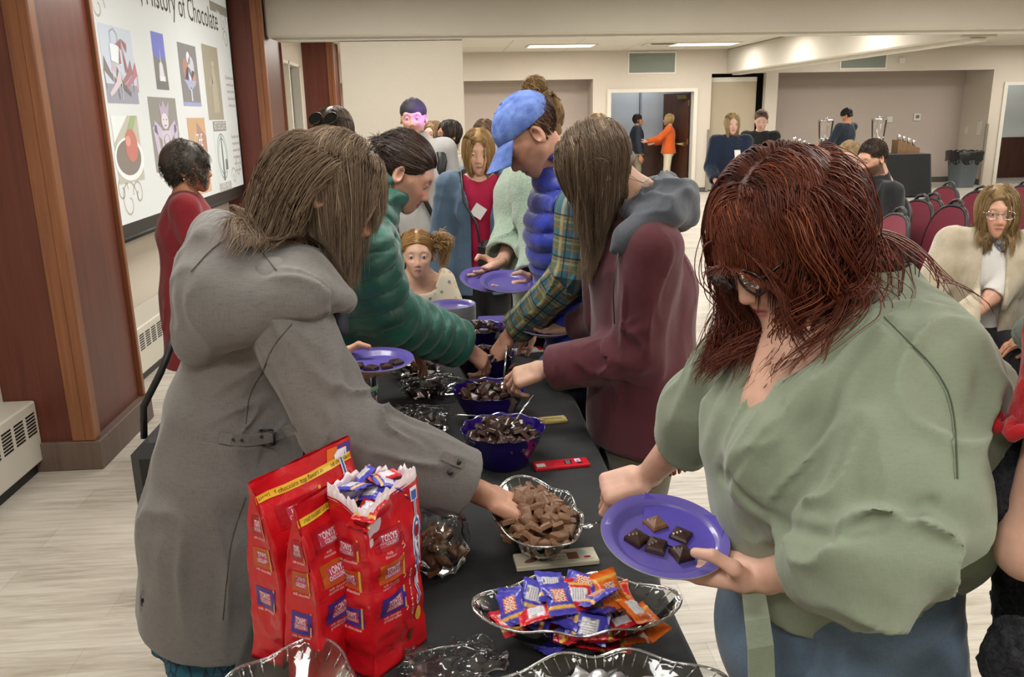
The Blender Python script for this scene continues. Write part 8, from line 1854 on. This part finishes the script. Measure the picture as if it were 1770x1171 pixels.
    # man in black and the fair woman beyond him
    J, W, D = sit(3.1, 6.15, 100, 1.82, lean=.05, pitch=18, hyaw=10, wR=(.12, .22, .12), wL=(-.1, .2, .13)); t = PY(1507, 273, 6.1); dl = t-J['head']
    J = {k: (v+V(dl[0], dl[1], 0) if isinstance(v, np.ndarray) and v.shape == (3,) and k not in ('fw', 'rt', 'footR', 'footL') else v) for k, v in J.items()}; J['head'] = J['head']+V(0, 0, dl[2]); J['neck'] = J['neck']+V(.05, 0, dl[2]*.7)
    J['wrL'] = J['wrL']+V(-.06, -.02, .02)
    p = Person('seated person with short dark hair and a beard in a black short sleeved shirt', J, skinmat('skin_m_s', '#cf9f86', '#9c5c50', '#2e221c', open_=.4, beard='#2c211c'), 1.06, male=True)
    for s in (-1, 1): p.add_hand(s, D((-s*.4, .9, -.1)), D((0, .2, .9)), 'relax', 1.08)
    p.body(hh=.005, hd=.005, fat=1.2); p.top(fabric('black_shirt', '#1c1d20', '#141517', 500), 'shirt', .009, .03, .5, .04, 1.35, 1.2, df=lambda q: folds([(J['chest'], .5, (.3, .2, 1), .010, .07)], 5)(q)+rumple(.004, 8, 5)(q), collar=.04, st=.028, bust=0)
    p.pants(mat('dark_jeans_s', '#22262e', .85), .014, .02, 'trousers', 1.2); p.shoes(M_black); style(p, 'short', hairmat('hair_dark_short', '#43352b', '#75604e', '#271e18'), 321, 3000, .0014, .03)
    chair((J['base'][0], J['base'][1], 0), math.radians(98), 'burgundy chair under the person in the black shirt', None)
    J, W, D = sit(3.4, 7.0, 150, 1.62, pitch=14, hyaw=-8); t = PY(1466, 272, 6.95); dl = t-J['head']
    J = {k: (v+V(dl[0], dl[1], 0) if isinstance(v, np.ndarray) and v.shape == (3,) and k not in ('fw', 'rt', 'footR', 'footL') else v) for k, v in J.items()}; J['head'] = J['head']+V(0, 0, dl[2]); J['neck'] = J['neck']+V(0, 0, dl[2]*.7)
    p = Person('seated person with tied back fair hair and a pink lanyard beside the man in black', J, skinmat('skin_pale_bg2', '#dcb3a2', '#b07068', '#9a7a5c', open_=.3), 1.05)
    for s in (-1, 1): p.add_hand(s, D((-s*.4, .9, -.1)), D((0, .2, .9)), 'relax')
    p.body(hh=.005, hd=.006, fat=1.15); p.top(fabric('grey_pattern', '#8f9298', '#3c3f46', 120, .9, 1.), 'top', .011, .025, .9, .04, 1.25, 1.1, neck_r=.085); p.pants(mat('dark_jeans_s', '#22262e', .85), .016, .02, 'trousers', 1.2); p.shoes(M_black)
    n = J['neck']; MB().tube([n+J['rt']*.06+V(0, 0, .03), J['chest']+J['fw']*.16], .011, 6, flat=.3).tube([n-J['rt']*.06+V(0, 0, .03), J['chest']+J['fw']*.16], .011, 6, flat=.3).build('lanyard', mat('lilac_lanyard', '#a58fc0', .7), p.e)
    style(p, 'back', hairmat('hair_fair_back', '#a88c62', '#cdb488', '#705a3c'), 331, 1600, .0016); chair((J['base'][0], J['base'][1], 0), math.radians(150), 'burgundy chair under the person with the lilac lanyard', None)
def edge_person():
    sk = skinmat('skin_edge', '#d9ad98', '#b06a62')
    q = PY(1778, 950, .93); J, W, D = stand(q[0]+.16, q[1]+.02, 60, 1.62); e = q
    J['elL'] = e; J['shL'] = e+V(.055, .02, .27); J['wrL'] = e+V(.22, .10, -.05)
    J['shR'] = J['shL']+V(.36, .06, .0); J['elR'] = J['shR']+V(.05, .0, -.28); J['wrR'] = J['elR']+V(-.05, .2, -.05)
    mid = (J['shL']+J['shR'])/2+V(.07, .02, 0); J['neck'] = mid+V(0, 0, .04); J['chest'] = mid+V(0, 0, -.16); J['pelvis'] = V(mid[0], mid[1], .86); J['head'] = mid+V(-.01, .02, .20); legs(J, J['pelvis'], (-.5, .86, 0)); J['base'] = V(mid[0], mid[1], 0)
    p = Person('person at the right edge with a bare arm and a red frilled sleeve', J, sk, 1.)
    p.add_hand(1, (.9, .4, -.1), (.1, -.1, .9), 'grip'); p.add_hand(-1, (-.3, .9, 0), (.3, .1, .9), 'relax'); p.body(hh=.006, hd=.004, hc=.008)
    # the upper arm that the picture shows, at full detail in the same skin
    red = fabric('red_crinkle', '#b01822', '#8c121b', 180, .85, .7, .6, 30)
    p.top(red, 'blouse', .006, .012, .22, .08, .9, .95, df=lambda q_: rumple(.006, 26, 3)(q_), sr=(.056, .056, .04), flare=.004)
    a = J['shL']; b_ = J['elL']; c = a+(b_-a)*.6*1.0; ax = unit(b_-a); c = a+(b_-a)*.44; r1 = unit(np.cross(ax, V(0, 1, 0))); r2 = np.cross(ax, r1); N = 60
    MB().tube([c+(r1*math.cos(t)+r2*math.sin(t))*(.072+.008*math.sin(9*t))+ax*(.008*math.sin(13*t)) for t in np.linspace(0, 6.283, N)], .009, 6, cap=False).build('frill', red, p.e)
    p.pants(mat('black_jeans2', '#17171b', .85), .012); p.shoes(M_black); style(p, 'long', hairmat('hair_edge', '#3a2a20'), 341, 1500, .002)
    # black shearling coat over the arm, crossing behind the sage top
    f = U([cone(PY(1650, 853, .955), PY(1712, 868, .975), .014, .020), cone(PY(1712, 868, .975), PY(1790, 780, 1.02), .022, .06), cone(PY(1790, 780, 1.02), PY(1830, 900, 1.05), .06, .09), cone(PY(1830, 900, 1.05), PY(1850, 1150, 1.05), .09, .10)], .03)
    m = NT('black_shearling'); n = m.noise(m.co(), 130, 4, .7); m.color(m.ramp(n, [(.35, C('#0d0e12')), (.7, C('#3a3e48'))])); m.set(Roughness=.9); m.bump(n, 1., .012); me = sdf_mesh('shearling_coat', [(disp(f, lambda q_: .006*vnoise(q_*60, 5)+.004*vnoise(q_*150, 6)), *bounds_of([f]), .005)]); o = obj('shearling_coat', me, m.mat); tag(o, 'black shearling coat carried on the arm of the person at the right edge', 'coat')
    b = MB(); q = PY(1768, 1145, .93); g = np.random.default_rng(2)
    f = disp(U([ell(q, (.045, .04, .06)), cone(q, q+V(.1, .02, -.1), .05, .06)], .03), lambda q_: .008*vnoise(q_*70, 5)); me = sdf_mesh('lace_bag', [(f, *bounds_of([f]), .005)]); o = obj('lace_bag', me, m.mat); tag(o, 'black textured bag corner at the bottom right edge', 'bag')
    # fringed scarf end behind the sage top
    b = MB()
    for k in range(9):
        q0 = PY(1160+k*4.5, 790-k*1.5, 1.75); b.tube([q0, q0+V(.003*math.sin(k*2), 0, -.022), q0+V(.006*math.sin(k*3), 0, -.048)], [.004, .005, .003], 6)
    b.tube([PY(1156, 782, 1.75), PY(1200, 772, 1.75)], .006, 6); tag(b.build('scarf_fringe', mat('orange_fringe', '#a8552c', .8, var=.5, vscale=90)), 'orange and black fringe of a scarf hanging behind the sage sleeve', 'scarf')
STEPS = [('camera', camera), ('lights', lights), ('room', room), ('screen', screen), ('furniture', furniture), ('table', tablemod), ('props', props), ('w1', woman_grey), ('w2', woman_red), ('w3', maroon_woman), ('m1', cap_man), ('p5', sherpa), ('w4', puffer_woman), ('w9', cardigan_red),
         ('w5', blue_jacket_woman), ('girl', girl), ('crowd', crowd), ('seated', seated), ('edge', edge_person)]
want = lambda n: (not ONLY) or n in ONLY.split(',')
import time as _t
for _n, _f in STEPS:
    if want(_n) or _n in ('camera', 'lights', 'room'):
        _s = _t.time(); _f(); print('STEP', _n, round(_t.time()-_s, 1))
